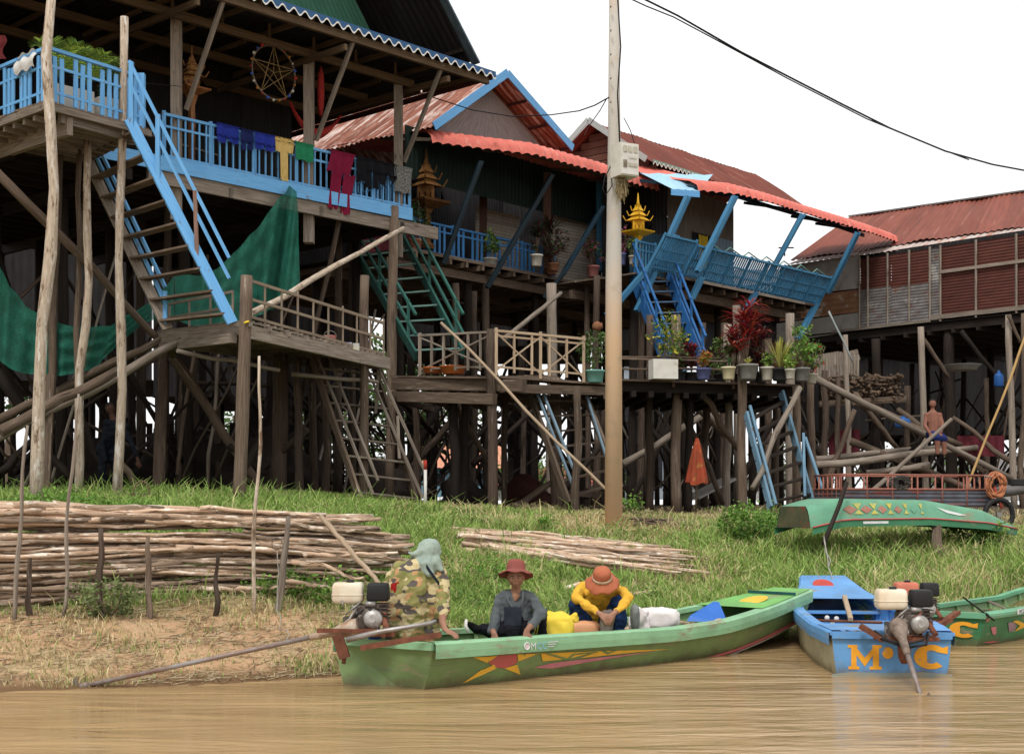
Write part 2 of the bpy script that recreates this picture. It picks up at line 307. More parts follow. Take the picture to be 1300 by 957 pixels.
# high behind the photographer's left shoulder
so.rotation_euler = (math.radians(36), 0, math.radians(-20))
cd = bpy.data.cameras.new('Camera'); cam = bpy.data.objects.new('Camera', cd); SC.collection.objects.link(cam)
cam.location = (0, 0, CZ); cam.rotation_euler = (math.radians(90), 0, 0); cd.sensor_width = 36; cd.lens = F/1300*36
cd.shift_y = (HY-478.5)/1300; cd.clip_end = 5000; cd.clip_start = .1; SC.camera = cam
SC.view_settings.view_transform = 'Standard'; SC.view_settings.look = 'None'; SC.view_settings.exposure = 0
SC.render.engine = 'CYCLES'
# ------------------------------------------------------------------ house kit
class Frame:
    """u runs along a house front, v out of it towards the river"""
    def __init__(s, o, u): s.o = Vector((o[0], o[1], 0)); s.u = Vector((u[0], u[1], 0)).normalized(); s.v = Vector((s.u.y, -s.u.x, 0))
    def __call__(s, u, v, z): return s.o+s.u*u+s.v*v+Vector((0, 0, z))
def one(name, mat, parent, fn): mb = MB(); fn(mb); return mb.build(name, mat, parent)
def post(parent, a, b, r, mat=None, name='post', wob=.04, knots=.08, r1=None):
    return one(name, [mat or w_post, w_cut if mat is w_pale else w_grey], parent, lambda m: trunk(m, a, b, r, r1 or r*.88, wob, 9, 9, knots=knots, capmi=1))
def ppost(parent, px0, py0, px1, py1, Y, wpx, mat=None, Y0=None, **k):
    b = P(px1, py1, Y); b.z = gz(b.x, b.y)-.15; a = P(px0, py0, Y0 or Y); return post(parent, b, a, wpx*.9/2/F*Y, mat, **k)
def brace(parent, a, b, w=.1, mat=None, rnd=True, name='brace', wob=.05):
    if rnd: return one(name, mat or w_post, parent, lambda m: trunk(m, a, b, w/2, w/2*.8, wob, 7, 7, knots=.08))
    return one(name, mat or w_post, parent, lambda m: m.beam(a, b, w*1.2, w*.5))
def pbrace(parent, x0, y0, Y0, x1, y1, Y1, wpx, mat=None, rnd=True, **k):
    return brace(parent, P(x0, y0, Y0), P(x1, y1, Y1), wpx/F*(Y0+Y1)/2, mat, rnd, **k)
def railing(parent, pts, h, mat, bal=.16, bw=.03, top=.05, mids=(.12, .72), flat=False, every=0, pw=.06, name='railing', xb=0, out=None, jig=.0):
    """pts: floor-level corners. slender bars between a top and lower rails"""
    mb = MB()
    for i in range(len(pts)-1):
        a, b = Vector(pts[i]), Vector(pts[i+1]); L = (b-a).length; d = (b-a)/L; up = Vector((0, 0, 1))
        o = out or Vector((0, 0, 0)); H = up*h+o
        mb.beam(a+H-d*.03, b+H+d*.03, top*1.3, top)
        for t in mids: mb.beam(a+H*t, b+H*t, top*.6, top*.8)
        n = max(2, int(L/bal))
        for k in range(1, n):
            p = a+d*(L*k/n); nrm_ = d.cross(up)
            if flat and k % 4 == 3: continue
            e = R(-jig, jig); mb.beam(p+H*.02+d*e, p+H*(.97+(R(-.1, .03) if flat else 0))+d*R(-jig, jig), bw, bw*.35 if flat else bw, up=nrm_)
        if xb:
            m_ = max(1, int(L/xb))
            for k in range(m_):
                p, q = a+d*(L*k/m_), a+d*(L*(k+1)/m_); mb.beam(p+H*.05, q+H*.95, .035, .025); mb.beam(p+H*.95, q+H*.05, .035, .025)
        ne = max(1, int(round(L/every))) if every else 1
        for k in range(ne+1):
            p = a+d*(L*k/ne); mb.beam(p-up*.05, p+H*1.07, pw, pw)
    return mb.build(name, mat, parent)
def deck(parent, A, B, C, D, n=None, mat=None, joists=0, jm=None, th=.04, name='deck', jit=.06, jw=.12):
    A, B, C, D = map(Vector, (A, B, C, D)); n = n or max(3, int((D-A).length/.17))
    mb = MB(); mb.planks(A, B, C, D, n, th, jit=jit, gap=.04); mb.build(name, mat or w_grey, parent)
    if joists:
        mb = MB(); dz = Vector((0, 0, th/2+jw/2))
        for k in range(joists):
            t = (k+.04)/(joists-.92) if joists > 1 else .5; mb.beam(A.lerp(B, t)-dz, D.lerp(C, t)-dz, .07, jw)
        mb.build('joists', jm or w_brown, parent)
def stair(owner, TL, BL, TR, BR, n, sm, rm, sw=.2, st=.05, tread=.2, rail=0, rmat=None, nposts=3, rw=.045, names=('stringer', 'treads', 'handrail')):
    TL, BL, TR, BR = map(Vector, (TL, BL, TR, BR))
    for k, (a, b) in enumerate(((TL, BL), (TR, BR))):
        m_ = sm[k] if isinstance(sm, (list, tuple)) else sm
        up = (a-b).normalized().cross((TR-TL)).normalized()
        one(names[0], m_, owner, lambda m: m.beam(a, b, st, sw, up))
    mb = MB()
    for k in range(n):
        t = (k+.6)/n; a = TL.lerp(BL, t); b = TR.lerp(BR, t); mb.beam(a, b, tread, .035)
    mb.build(names[1], rm, owner)
    if rail:
        mb = MB(); up = Vector((0, 0, 1))
        for a, b in ((TL, BL), (TR, BR)):
            for h in (rail, rail*.52): mb.beam(a+up*h, b+up*h, rw, rw)
            for k in range(nposts):
                p = a.lerp(b, (k+.25)/(nposts-.5)); mb.beam(p-up*.02, p+up*(rail+.06), rw*1.15, rw*1.15)
        mb.build(names[2], rmat or rm, owner)
def scallop(parent, A, B, mat, trim, drop=.16, wave=.27, name='scalloped_fascia'):
    A, B = Vector(A), Vector(B); L = (B-A).length; n = int(L/wave)*8; mb = MB(); nrm = Vector((0, 0, 1)).cross(B-A).normalized()
    for k in range(n):
        t0, t1 = k/n, (k+1)/n; c = [drop*(.8+.35*math.cos(t*L/wave*2*math.pi)) for t in (t0, t1)]
        a, b = A.lerp(B, t0), A.lerp(B, t1)
        mb.poly([a, b, b-Vector((0, 0, c[1])), a-Vector((0, 0, c[0]))])
        o = -nrm*.006
        mb.poly([a+o-Vector((0, 0, c[0]-.03)), b+o-Vector((0, 0, c[1]-.03)), b+o-Vector((0, 0, c[1]+.004)), a+o-Vector((0, 0, c[0]+.004))], mi=1)
    return mb.build(name, [mat, trim], parent)
def stilts(parent, fr, us, vs, ztop, r=.11, mat=None, jit=.15, braces=True, seed=1, bm=None):
    random.seed(seed); grid = {}
    for u in us:
        for v in vs:
            p = fr(u+R(-jit, jit), v+R(-jit, jit), 0); b = Vector((p.x+R(-.12, .12), p.y, gz(p.x, p.y)-.1)); t = Vector((p.x, p.y, ztop))
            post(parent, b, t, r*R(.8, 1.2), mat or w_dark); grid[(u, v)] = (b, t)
    if braces:
        us, vs = list(us), list(vs)
        for v in vs:
            for k in range(len(us)-1):
                b0, t0 = grid[(us[k], v)]; b1, t1 = grid[(us[k+1], v)]; s = random.random() < .5; lo, hi = R(.02, .2), R(.5, .85)
                brace(parent, (b0 if s else b1).lerp(t0 if s else t1, lo), (b1 if s else b0).lerp(t1 if s else t0, hi), R(.07, .12), mat or w_dark)
                if random.random() < .6:
                    lo, hi = R(.1, .5), R(.4, .95); brace(parent, (b1 if s else b0).lerp(t1 if s else t0, lo), (b0 if s else b1).lerp(t0 if s else t1, hi), R(.06, .1), bm or w_post)
        for u in us:
            for k in range(len(vs)-1):
                b0, t0 = grid[(u, vs[k])]; b1, t1 = grid[(u, vs[k+1])]
                if random.random() < .7: brace(parent, b0.lerp(t0, R(.05, .4)), b1.lerp(t1, R(.4, .9)), R(.07, .11), mat or w_dark)
def tangle(parent, fr, u0, u1, v0, v1, n, seed, ztop):
    random.seed(seed)
    for k in range(n):
        u, v = R(u0, u1), R(v0, v1); du, dv = R(.8, 2.6)*random.choice((-1, 1)), R(-1.2, 1.2); a = fr(u, v, 0); b = fr(u+du, v+dv, 0); za, zb = gz(a.x, a.y)+R(0, .8), R(3.2, ztop-.3)
        if k % 5 == 0: za = zb-R(-.3, .4)
        brace(parent, V(a.x, a.y, za), V(b.x, b.y, zb), R(.045, .08), random.choice((w_post, w_brown, w_grey, w_dark)), wob=.09)
def awning(parent, pts, outs, prof, mat, pitch=.26, amp=.036, name='awning'):
    """barrel awning swept along pts; prof = (outward, dz) down its section"""
    pts = [Vector(p) for p in pts]; L = [0]
    for k in range(1, len(pts)): L.append(L[-1]+(pts[k]-pts[k-1]).length)
    def at_(s):
        for k in range(1, len(L)):
            if s <= L[k] or k == len(L)-1:
                t = (s-L[k-1])/(L[k]-L[k-1]); return pts[k-1].lerp(pts[k], t), Vector(outs[k-1]).lerp(Vector(outs[k]), t)
    n = int(L[-1]/pitch)*6; m_ = len(prof)-1; tn = [random.random() for _ in range(n)]
    def fn(u, v):
        p, o = at_(u*L[-1]); k = min(int(v*m_), m_-1); t = v*m_-k
        a, z = prof[k][0]*(1-t)+prof[k+1][0]*t, prof[k][1]*(1-t)+prof[k+1][1]*t
        w_ = amp*abs(math.sin(u*n/6*math.pi))*1.6
        return p+o.normalized()*(a+w_*.6)+Vector((0, 0, z+w_*.7))
    mb = MB(); mb.grid(fn, n, m_*2, uvs=(L[-1], 1.2), tonef=lambda u, v: tn[int(u*(n-1))//24*24]); return mb.build(name, mat, parent)

# ================================================================== HOUSE 1 (left)
FL = 8.0
f1 = Frame((-6.28, 26), (.681, .732))
h1 = thing('stilt_house', f1(1, -3, gz(-5, 28)), 'tall dark stilt house with blue veranda railing and green gable', 'house', 'stilt houses')
# floors
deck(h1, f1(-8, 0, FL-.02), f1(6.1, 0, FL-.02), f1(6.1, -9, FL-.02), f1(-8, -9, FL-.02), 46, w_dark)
mb = MB()
for v in np.arange(-8.6, .1, .55): mb.beam(f1(-8, v, FL-.16), f1(6.35, v, FL-.16), .07, .2)
for u in np.arange(-7.5, 6.2, 2.2): mb.beam(f1(u, .1, FL-.36), f1(u, -9, FL-.36), .12, .2)
mb.build('joists', w_dark, h1)
mb = MB(); mb.beam(f1(-.5, .06, FL-.30), f1(6.75, .06, FL-.36), .08, .26); mb.build('edge_beam', w_grey, h1)
mb = MB(); mb.beam(f1(-1.7, .13, FL-.06), f1(5.95, .13, FL-.07), .03, .26); mb.build('edge_board', p_blue, h1)
railing(h1, [f1(-.15, .05, FL), f1(5.95, .05, FL)], .86, p_blue, bal=.15, bw=.028, mids=(.13, .75), every=.95, pw=.06)
railing(h1, [f1(5.95, .05, FL), f1(5.95, -3.0, FL)], .86, p_blue, bal=.15, bw=.028, mids=(.13, .75), every=1.2, pw=.05)
# balcony towards the river
BA, BB = f1(-3.56, 2.04, FL), f1(-1.72, 1.78, FL)
deck(h1, f1(-3.6, 2.08, FL-.02), f1(-1.66, 1.82, FL-.02), f1(-1.66, .0, FL-.02), f1(-3.6, .0, FL-.02), 12, w_brown, name='balcony_deck')
mb = MB()
mb.beam(f1(-3.62, 2.14, FL-.1), f1(-3.62, -2.6, FL-.1), .07, .12); mb.beam(f1(-3.66, 2.1, FL-.1), f1(-1.6, 1.86, FL-.1), .07, .1)
mb.beam(f1(-3.15, 2.0, FL-.3), f1(-3.15, -6, FL-.3), .1, .28); mb.beam(f1(-3.3, 1.95, FL-.2), f1(-1.7, 1.7, FL-.2), .09, .14)
for k in range(7): mb.beam(f1(-3.6, 1.7-k*.32, FL-.2), f1(-1.7, 1.5-k*.3, FL-.2), .06, .09)
mb.build('balcony_beam', w_grey, h1)
railing(h1, [f1(-3.6, -3, FL), BA], .83, p_blue, bal=.13, bw=.075, mids=(.2, .68), flat=True, every=9, pw=.1, jig=.008)
railing(h1, [BA, BB], .83, p_blue, bal=.13, bw=.075, mids=(.2, .68), flat=True, every=9, pw=.11, jig=.008)
# walls of the room behind the veranda
mb = MB(); mb.corr(f1(-1.0, -3, FL), f1(5.17, -3, FL), f1(5.17, -3, 11.4), f1(-1.0, -3, 11.4), .09, .012)
mb.corr(f1(5.17, -3, FL), f1(5.17, -9, FL), f1(5.17, -9, 11.6), f1(5.17, -3, 11.6), .09, .012)
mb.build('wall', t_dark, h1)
mb = MB(); mb.corr(f1(-8, -4.2, FL), f1(-1.0, -4.2, FL), f1(-1.0, -4.2, 12), f1(-8, -4.2, 12), .09, .012); mb.corr(f1(-1, -4.2, FL), f1(-1, -3, FL), f1(-1, -3, 12), f1(-1, -4.2, 12), .09, .012); mb.build('wall', t_dark, h1)
mb = MB()
for k in range(4): mb.beam(f1(-4.6, -3.9, 8.9+k*.22), f1(-2.6, -3.9, 8.9+k*.22), .03, .03)
for u in (-4.6, -3.6, -2.6): mb.beam(f1(u, -3.9, 8.7), f1(u, -3.9, 9.8), .04, .04)
mb.build('window_bars', w_grey, h1)
mb = MB(); mb.beam(f1(-.8, -2.6, 9.35), f1(3.0, -2.6, 9.1), .03, .03); mb.beam(f1(-.8, -2.6, 8.85), f1(3.0, -2.6, 8.6), .03, .03); mb.build('inner_rail', w_grey, h1)
# roof: porch roof, ceiling shadow, gable
mb = MB(); mb.corr(f1(-7, 1.25, 11.08), f1(7.35, 1.25, 11.03), f1(7.35, -.9, 11.12), f1(-7, -.9, 11.12), .18, .02)
mb.corr(f1(-7, -.9, 11.12), f1(7.35, -.9, 11.12), f1(7.35, -9, 11.08), f1(-7, -9, 11.08), .18, .02); mb.build('porch_roof', t_dark, h1)
scallop(h1, f1(-2.5, 1.27, 11.1), f1(7.35, 1.27, 11.05), M('fascia_blue', (.035, .10, .22), (.025, .07, .16), 4, rough=.5), white, .15, .265)
mb = MB()
for v in (1.12, .1, -1.4, -3.0, -5.5, -8): mb.beam(f1(-7, v, 10.86 if v > 1 else 10.72), f1(6.0 if v < 1 else 7.25, v, 10.86 if v > 1 else 10.72), .09, .15)
for u in np.arange(-6, 7.4, 1.2): mb.beam(f1(u, 1.2, 10.99), f1(u, -.85, 11.03), .05, .09); mb.beam(f1(u, -.95, 11.03), f1(u, -8.8, 10.99), .05, .09)
for u in (-2.8, -.2, 3.2, 6.0): mb.beam(f1(u, 1.2, 10.62), f1(u, -3.0, 10.62), .07, .12)
for u in np.arange(-2.2, 6, 1.1): mb.beam(f1(u, .1, 10.75), f1(u, .1, 11.3), .05, .05)
mb.build('rafters', M('wood_rafter', (.13, .085, .05), (.06, .04, .025), 2.4, GR, bump=.4, randv=.35), h1)
mb = MB(); mb.beam(f1(7.3, 1.2, 10.95), f1(7.3, -9, 10.9), .05, .12); mb.build('eave_board', M('wood_redbrown', (.10, .035, .03), (.06, .02, .02), 3, GR), h1)
ap = (1.2, 18.0); gz1 = lambda u: 11.35+(6.75-u)*1.22
mb = MB(); mb.corr(f1(-6, -.8, 11.3), f1(6.1, -.8, 11.3), f1(1.3, -.8, 17.4), f1(1.2, -.8, 17.4), .16, .015); mb.build('gable_wall', t_green, h1)
mb = MB(); mb.corr(f1(6.95, .95, 11.25), f1(6.95, -9, 11.25), f1(1.2, -9, 17.8), f1(1.2, .95, 17.8), .18, .02); mb.corr(f1(-4.6, .95, 11.25), f1(-4.6, -9, 11.25), f1(1.2, -9, 17.8), f1(1.2, .95, 17.8), .18, .02); mb.build('roof', t_dark, h1)
mb = MB(); mb.beam(f1(7.02, 1.0, 11.2), f1(1.2, 1.0, 17.86), .04, .22, up=f1.v); mb.build('verge_board', M('verge_slate', (.10, .14, .18), (.06, .08, .1), 4, rough=.5), h1)
mb = MB()
for k in range(5): mb.beam(f1(6.7-k*1.2, .9, 11.45+k*1.36), f1(6.7-k*1.2, -.8, 11.45+k*1.36), .05, .08)
mb.build('purlin', w_dark, h1)
# upper posts and knee braces
for (u, v, a_, b_, w_) in ((.2, -.08, FL-1, 10.7, .21), (3.35, -.12, FL-1, 10.7, .24), (5.72, -.05, FL-1, 10.7, .22)):
    one('veranda_post', w_grey, h1, lambda m: m.beam(f1(u, v, a_), f1(u, v, b_), w_, w_*.8))
for u in (.35, 3.42, 5.82): one('knee_brace', w_grey, h1, lambda m: m.beam(f1(u, .02, 9.05), f1(u+.05, 1.15, 10.9), .07, .07))
# pale front trunks
ppost(h1, 66, -12, 45, 632, 21.75, 18, w_pale, wob=.13, r1=.075, knots=.13); ppost(h1, 158, 22, 147, 628, 23.2, 13.5, w_pale, wob=.13, r1=.062, knots=.14)
ppost(h1, 112, 178, 98, 620, 23.6, 13, w_pale, wob=.2, r1=.06, knots=.13); ppost(h1, 101, 190, 104, 560, 24.3, 9, w_brown, wob=.2)
ppost(h1, 76, 178, 60, 620, 24.4, 12, w_brown, wob=.12)
one('post', w_brown, h1, lambda m: m.beam(P(62, 475, 23.6), Vector((P(54, 632, 23.6).x, 23.6, gz(-7.6, 23.6)-.1)), .2, .05, up=Vector((0, -1, 0))))
ppost(h1, 500, 262, 494, 632, 29.9, 15, w_brown, wob=.03)
for a_ in ((208, 450, 200, 635, 26, 18), (232, 455, 226, 640, 28, 11), (275, 440, 277, 632, 29, 10), (357, 450, 352, 635, 27.4, 24), (378, 455, 380, 632, 26.6, 13),
           (413, 455, 413, 640, 28, 12), (430, 300, 428, 640, 31, 12), (250, 300, 247, 640, 30, 12), (215, 220, 206, 640, 28, 12), (180, 230, 178, 640, 30, 14), (447, 290, 447, 640, 31.5, 12)):
    ppost(h1, *a_, mat=w_post)
stilts(h1, f1, (-6, -3.6, -1.2, 1.2, 3.6, 6), (-1.6, -4.2, -6.8, -8.8), FL-.4, .11, w_dark, seed=3)
tangle(h1, f1, -3.5, 5.5, -5, -.4, 26, 71, FL)
# long braces and poles in view
for a_ in ((-5, 218, 23, 222, 452, 25.5, 12, w_brown), (0, 548, 22.5, 150, 470, 23.6, 15, w_brown), (-10, 560, 23.2, 230, 432, 24.6, 13, w_grey), (-5, 535, 24.4, 215, 425, 25.2, 12, w_brown),
           (218, 452, 26, 345, 640, 27, 14, w_brown), (148, 585, 24.6, 190, 630, 24.9, 11, w_brown), (55, 470, 26, 150, 620, 26.5, 10, w_dark), (150, 450, 27, 20, 600, 27.5, 10, w_dark),
           (330, 560, 25.6, 283, 640, 25.6, 9, w_dark), (390, 545, 27, 300, 625, 28, 9, w_post), (290, 565, 26.5, 340, 600, 27, 9, w_dark), (437, 250, 29, 380, 520, 29.5, 7, w_post),
           (0, 600, 25, 60, 540, 25.3, 12, w_dark), (-5, 470, 24.6, 95, 620, 25.2, 14, w_dark)):
    pbrace(h1, *a_[:7], mat=a_[7], wob=.09)
# the blue stair from balcony to landing
st1 = thing('staircase', P(255, 410, 23.3), 'blue painted staircase dropping from the corner balcony to the wooden landing', 'staircase')
TL, BL, TR, BR = P(104, 187, 24.9), P(213, 418, 23.9), P(164, 152, 23.0), P(295, 410, 22.9)
stair(st1, TL, BL, TR, BR, 9, [w_grey, p_blue], w_brown, sw=.18, tread=.2)
mb = MB(); up = V(0, 0, 1)
for (a_, b_, hh) in ((TR, BR, (.95, .62)), (TL, BL, (.62, .36))):
    for h_ in hh: mb.beam(a_+up*h_, b_.lerp(a_, .03)+up*h_, .05, .05)
for t in (.02, .28,): mb.beam(TR.lerp(BR, t)-up*.1, TR.lerp(BR, t)+up*1.0, .07, .07)
mb.beam(BL.lerp(TL, .03)-up*.05, BL.lerp(TL, .03)+up*.55, .06, .06)
mb.build('handrail', p_blue, st1)
mb = MB(); mb.beam(TR.lerp(BR, .66)-up*.15, TR.lerp(BR, .64)+up*.95, .06, .06); mb.build('handrail_post', M('wood_pinkish', (.28, .17, .13), (.16, .1, .08), 3, GR), st1)

# ================================================================== landing 1
l1 = thing('landing_platform', G(350, 25), 'grey wooden landing with slatted railing under the big veranda', 'platform')
LC = [P(312, 407, 23.0), P(487, 453, 26.9), P(400, 452, 30), P(200, 421, 25.3)]
deck(l1, LC[0], LC[3], LC[2], LC[1], 22, w_grey, joists=0)
mb = MB(); d_ = V(0, 0, .14)
mb.beam(LC[0]-d_+V(.05, -.06, -.05), LC[1]-d_+V(.1, -.1, 0), .08, .22); mb.beam(LC[3]-d_*.9, LC[0]-d_*.9+V(.04, -.04, 0), .1, .2); mb.beam(LC[3]-d_*2, LC[0]-d_*2-V(.2, 0, 0), .12, .16); mb.beam(LC[3]-d_, LC[2]-d_, .1, .2); mb.beam(LC[2]-d_, LC[1]-d_, .1, .2)
for k in range(9): mb.beam(LC[0].lerp(LC[1], k/8)-d_*.55+V(.1, -.12, 0), LC[3].lerp(LC[2], k/8)-d_*.55, .07, .07)
mb.build('joists', w_grey, l1)
mb = MB(); up = V(0, 0, 1); a_, b_ = LC[0]+V(.03, 0, 0), LC[1]
for h_, y_ in ((.66, .05), (.36, .045), (.07, .045)): mb.beam(a_+up*h_, b_+up*h_-up*.02, .04, y_)
for k in range(10): q = a_.lerp(b_, k/9); mb.beam(q-up*.05, q+up*(.66 if k % 3 else .72), .05, .03)
mb.build('railing', M('wood_rail', (.34, .27, .20), (.20, .15, .11), 2.6, GR, bump=.4, randv=.25), l1)
mb = MB()
a_, b_ = LC[3]+V(.2, .05, 0), LC[0]-V(.25, -.2, 0)
for h_ in (.5, .25): mb.beam(a_+up*h_, b_+up*h_, .04, .045)
for k in range(4): q = a_.lerp(b_, k/3); mb.beam(q, q+up*.52, .045, .03)
mb.build('railing', w_grey, l1)
for a_ in ((313, 350, 303, 632, 22.95, 20, w_brown), (463, 350, 461, 630, 26.4, 14, w_brown), (310, 440, 300, 638, 27, 13, w_post), (395, 460, 400, 640, 29, 12, w_post), (447, 470, 449, 640, 28.6, 10, w_post)):
    ppost(l1, *a_, wob=.02)
brace(l1, P(318, 398, 23.6), P(512, 290, 28.6), .11, w_pale, wob=.06, name='propping_pole')
for a_ in ((225, 445, 24, 355, 470, 25, 6, w_grey), (370, 475, 26, 480, 485, 26.5, 6, w_grey)): pbrace(l1, *a_[:7], mat=a_[7], wob=.05, name='cross_pole')
ld = thing('ladder', G(470, 26.6), 'weathered plank ladder going down from the landing to the grass', 'ladder')
stair(ld, P(396, 455, 26.9), P(457, 634, 25.6), P(474, 462, 27.4), P(530, 642, 26.6), 8, w_brown, w_grey, sw=.19, tread=.16)
mb = MB()
for a_, b_ in (((402, 450, 26.6), (474, 628, 25.4)), ((418, 455, 26.6), (480, 610, 25.4)), ((466, 468, 26.9), (537, 632, 26.2)), ((480, 466, 26.9), (540, 600, 26.2))): mb.beam(P(*a_), P(*b_), .04, .04)
mb.beam(P(481, 465, 26.9), P(477, 525, 26.9), .05, .05); mb.beam(P(505, 528, 26.6), P(507, 582, 26.5), .05, .05)
mb.build('handrail', w_grey, ld)

# ================================================================== HOUSE 2
f2 = Frame((-2.36, 33.5), (.64, .769))
h2 = thing('stilt_house', f2(2.5, -3, gz(1, 35)), 'stilt house with rusty striped tin roof, blue gable boards and coral awning', 'house', 'stilt houses')
F2 = 7.76
deck(h2, f2(-.3, 0, F2-.02), f2(5.8, 0, F2-.02), f2(5.8, -8, F2-.02), f2(-.3, -8, F2-.02), 40, w_dark)
deck(h2, f2(5.8, 0.0, F2-.02), f2(8.6, .4, F2-.02), f2(8.6, -8, F2-.02), f2(5.8, -8, F2-.02), 40, w_dark)
mb = MB()
for u in np.arange(0, 8.6, .6): mb.beam(f2(u, .15, F2-.14), f2(u, -8, F2-.14), .08, .13)
for v in (-.3, -2.5, -4.5, -7): mb.beam(f2(-.6, v, F2-.32), f2(8.6, v, F2-.32), .12, .2)
mb.beam(f2(-.5, .12, F2-.03), f2(5.9, .15, F2-.05), .05, .08); mb.build('joists', w_brown, h2)
railing(h2, [f2(.35, -.25, F2), f2(5.75, -.25, F2)], .8, M('paint_mid_blue', (.05, .19, .42), (.035, .13, .3), 3, GR, rough=.6, bump=.2), bal=.17, bw=.07, mids=(.12, .8), flat=True, every=1.3, pw=.08)
mb = MB(); mb.corr(f2(2.2, -4.0, F2), f2(2.95, -4.0, F2), f2(2.95, -4.0, 9.35), f2(2.2, -4.0, 9.35), .1, .015); mb.corr(f2(2.95, -4.0, F2), f2(4.2, -3.4, F2), f2(4.2, -3.4, 9.3), f2(2.95, -4.0, 9.35), .1, .015)
mb.build('wall_panel', M('tin_pink', (.42, .10, .13), (.30, .07, .10), 2, rough=.6), h2)
def blind(m):
    for k in range(21):
        z = F2+.15+k*.085; m.beam(f2(4.1, -1.6, z), f2(5.8, -1.5, z), .012, .075)
m_blind = M('reed_blind', (.50, .44, .37), (.33, .28, .23), 3, (1, 8, 1), bump=.4, randv=.3)
one('blind', m_blind, h2, blind)
def blind(m):
    for k in range(29):
        z = F2+.15+k*.085; m.beam(f2(6.0, -.75, z), f2(8.1, -.55, z), .012, .075)
one('blind', m_blind, h2, blind)
mb = MB()
for k in range(8):
    u = 6.1+k*.25; a_, c_, b_ = f2(u, -.6, 10.45), f2(u+.11, -.6, 10.12), f2(u+.22, -.6, 10.45); mb.poly([a_, b_, f2(u+.18, -.59, 10.3), c_, f2(u+.04, -.6, 10.3)])
mb.build('cut_fringe', t_grey, h2)
mb = MB(); mb.corr(f2(-.4, -4.4, F2), f2(8.6, -4.4, F2), f2(8.6, -4.4, 11.0), f2(-.4, -4.4, 11.0), .12, .012); mb.corr(f2(8.5, -.7, F2), f2(8.5, -4.4, F2), f2(8.5, -4.4, 11), f2(8.5, -.7, 11), .12, .01)
mb.corr(f2(-.4, -4.4, F2), f2(-.4, -8, F2), f2(-.4, -8, 11), f2(-.4, -4.4, 11), .12, .01); mb.build('wall', t_dark, h2)
mb = MB(); mb.corr(f2(.1, -.35, 9.55), f2(8.3, -.35, 9.55), f2(8.3, -.35, 10.8), f2(.1, -.35, 10.8), .15, .01); mb.build('valance', M('tin_green_shade', (.010, .020, .016), (.006, .012, .010), 2, rough=.7), h2)  # valance colour darkened to hold the shade behind the awning
pk, vl, vr = P(630, 97, 35.65), P(536, 164, 33.7), P(713, 191, 37.75)
bk = -f2.v
mb = MB(); mb.corr(pk+bk*-.35+V(0, 0, .0), pk+bk*9+V(0, 0, .5), vl+bk*9+V(-.1, 0, .1), vl+bk*-.35, .17, .022, nv=3, sag=.05)
mb.corr(pk+bk*-.35, pk+bk*9+V(0, 0, .5), vr+bk*9, vr+bk*-.35, .17, .022); mb.build('roof', t_rust, h2)
mb = MB(); o_ = f2.v*.38
mb.beam(pk+o_+V(0, 0, .02), vl+o_, .03, .2, up=V(0, 0, 1)); mb.beam(pk+o_, vr+o_, .03, .2, up=V(0, 0, 1)); mb.build('verge_board', p_blue, h2)
mb = MB(); gp = bk*.25; mb.corr(vl+gp+f2.u*.45-V(0, 0, .1), vr+gp-f2.u*.3-V(0, 0, .1), pk+gp-V(0, 0, .22), pk+gp-V(.02, 0, .22), .22, .008, nv=2)
mb.build('gable_wall', M('wood_gable', (.27, .255, .245), (.17, .155, .15), 2.2, (9, .8, 1), bump=.5, randv=.25, patch=(.10, .09, .085), ps=2.2, plo=.62, pst=(3, .6, 1)), h2)
for t in (.3, .62, .95): q = pk.lerp(vr, t)-V(0, 0, .1); MB().beam(q+o_*.8, q+bk*.3, .05, .07).build('purlin', MATS['wood_redbrown'], h2)
ed = [PZ(549, 182, 10.3), PZ(612, 190, 10.3), PZ(680, 198, 10.3), PZ(768, 222, 10.3), PZ(810, 236, 10.3), PZ(853, 249, 10.3)]
ov = [f2.v]*6
prof2 = [(-3.6, .50), (-1.35, .46), (-.6, .40), (-.22, .33), (-.05, .19), (0, 0)]
awning(h2, ed, ov, prof2, t_coral)
mb = MB()
for k in range(5): q, r_ = ed[k], ed[k+1]; mb.beam(q-f2.v*.7+V(0, 0, .25), r_-f2.v*.7+V(0, 0, .25), .06, .08); mb.beam(q-f2.v*.12+V(0, 0, .12), r_-f2.v*.12+V(0, 0, .12), .05, .05)
for k in range(6): mb.beam(ed[k]-f2.v*.1+V(0, 0, .1), ed[k]-f2.v*1.7+V(0, 0, .4), .05, .07)
mb.build('awning_frame', w_brown, h2)
for (x0, y0, x1, y1) in ((562, 335, 610, 205), (618, 365, 700, 222), (714, 348, 764, 262), (690, 378, 716, 345)):
    one('awning_strut', p_navy if x0 < 700 else M('paint_navy_blue', (.014, .04, .065), (.009, .025, .04), 3, GR, rough=.5), h2, lambda m: (m.beam(P(x0, y0, 33.6+(x0-562)*.02), P(x1, y1, 33.0+(x1-562)*.021), .1, .08), m.beam(P(x0+3, y0, 33.66+(x0-562)*.02), P(x1+3, y1, 33.1+(x1-562)*.021), .05, .05)))
one('veranda_post', M('wood_redpost', (.10, .05, .035), (.06, .03, .02), 3, GR), h2, lambda m: m.beam(P(613, 330, 37.2), P(614, 225, 37.2), .2, .2))
one('veranda_post', MATS['wood_redpost'], h2, lambda m: m.beam(P(694, 350, 37.4), P(695, 220, 37.4), .2, .2))
one('veranda_post', p_blue3, h2, lambda m: m.beam(P(762, 345, 39.5), P(761, 228, 39.5), .3, .2))
mb = MB(); mb.corr(P(380, 188, 36), P(440, 188, 35.2), P(540, 172, 34.2), P(540, 165, 34.2), .2, .01); 
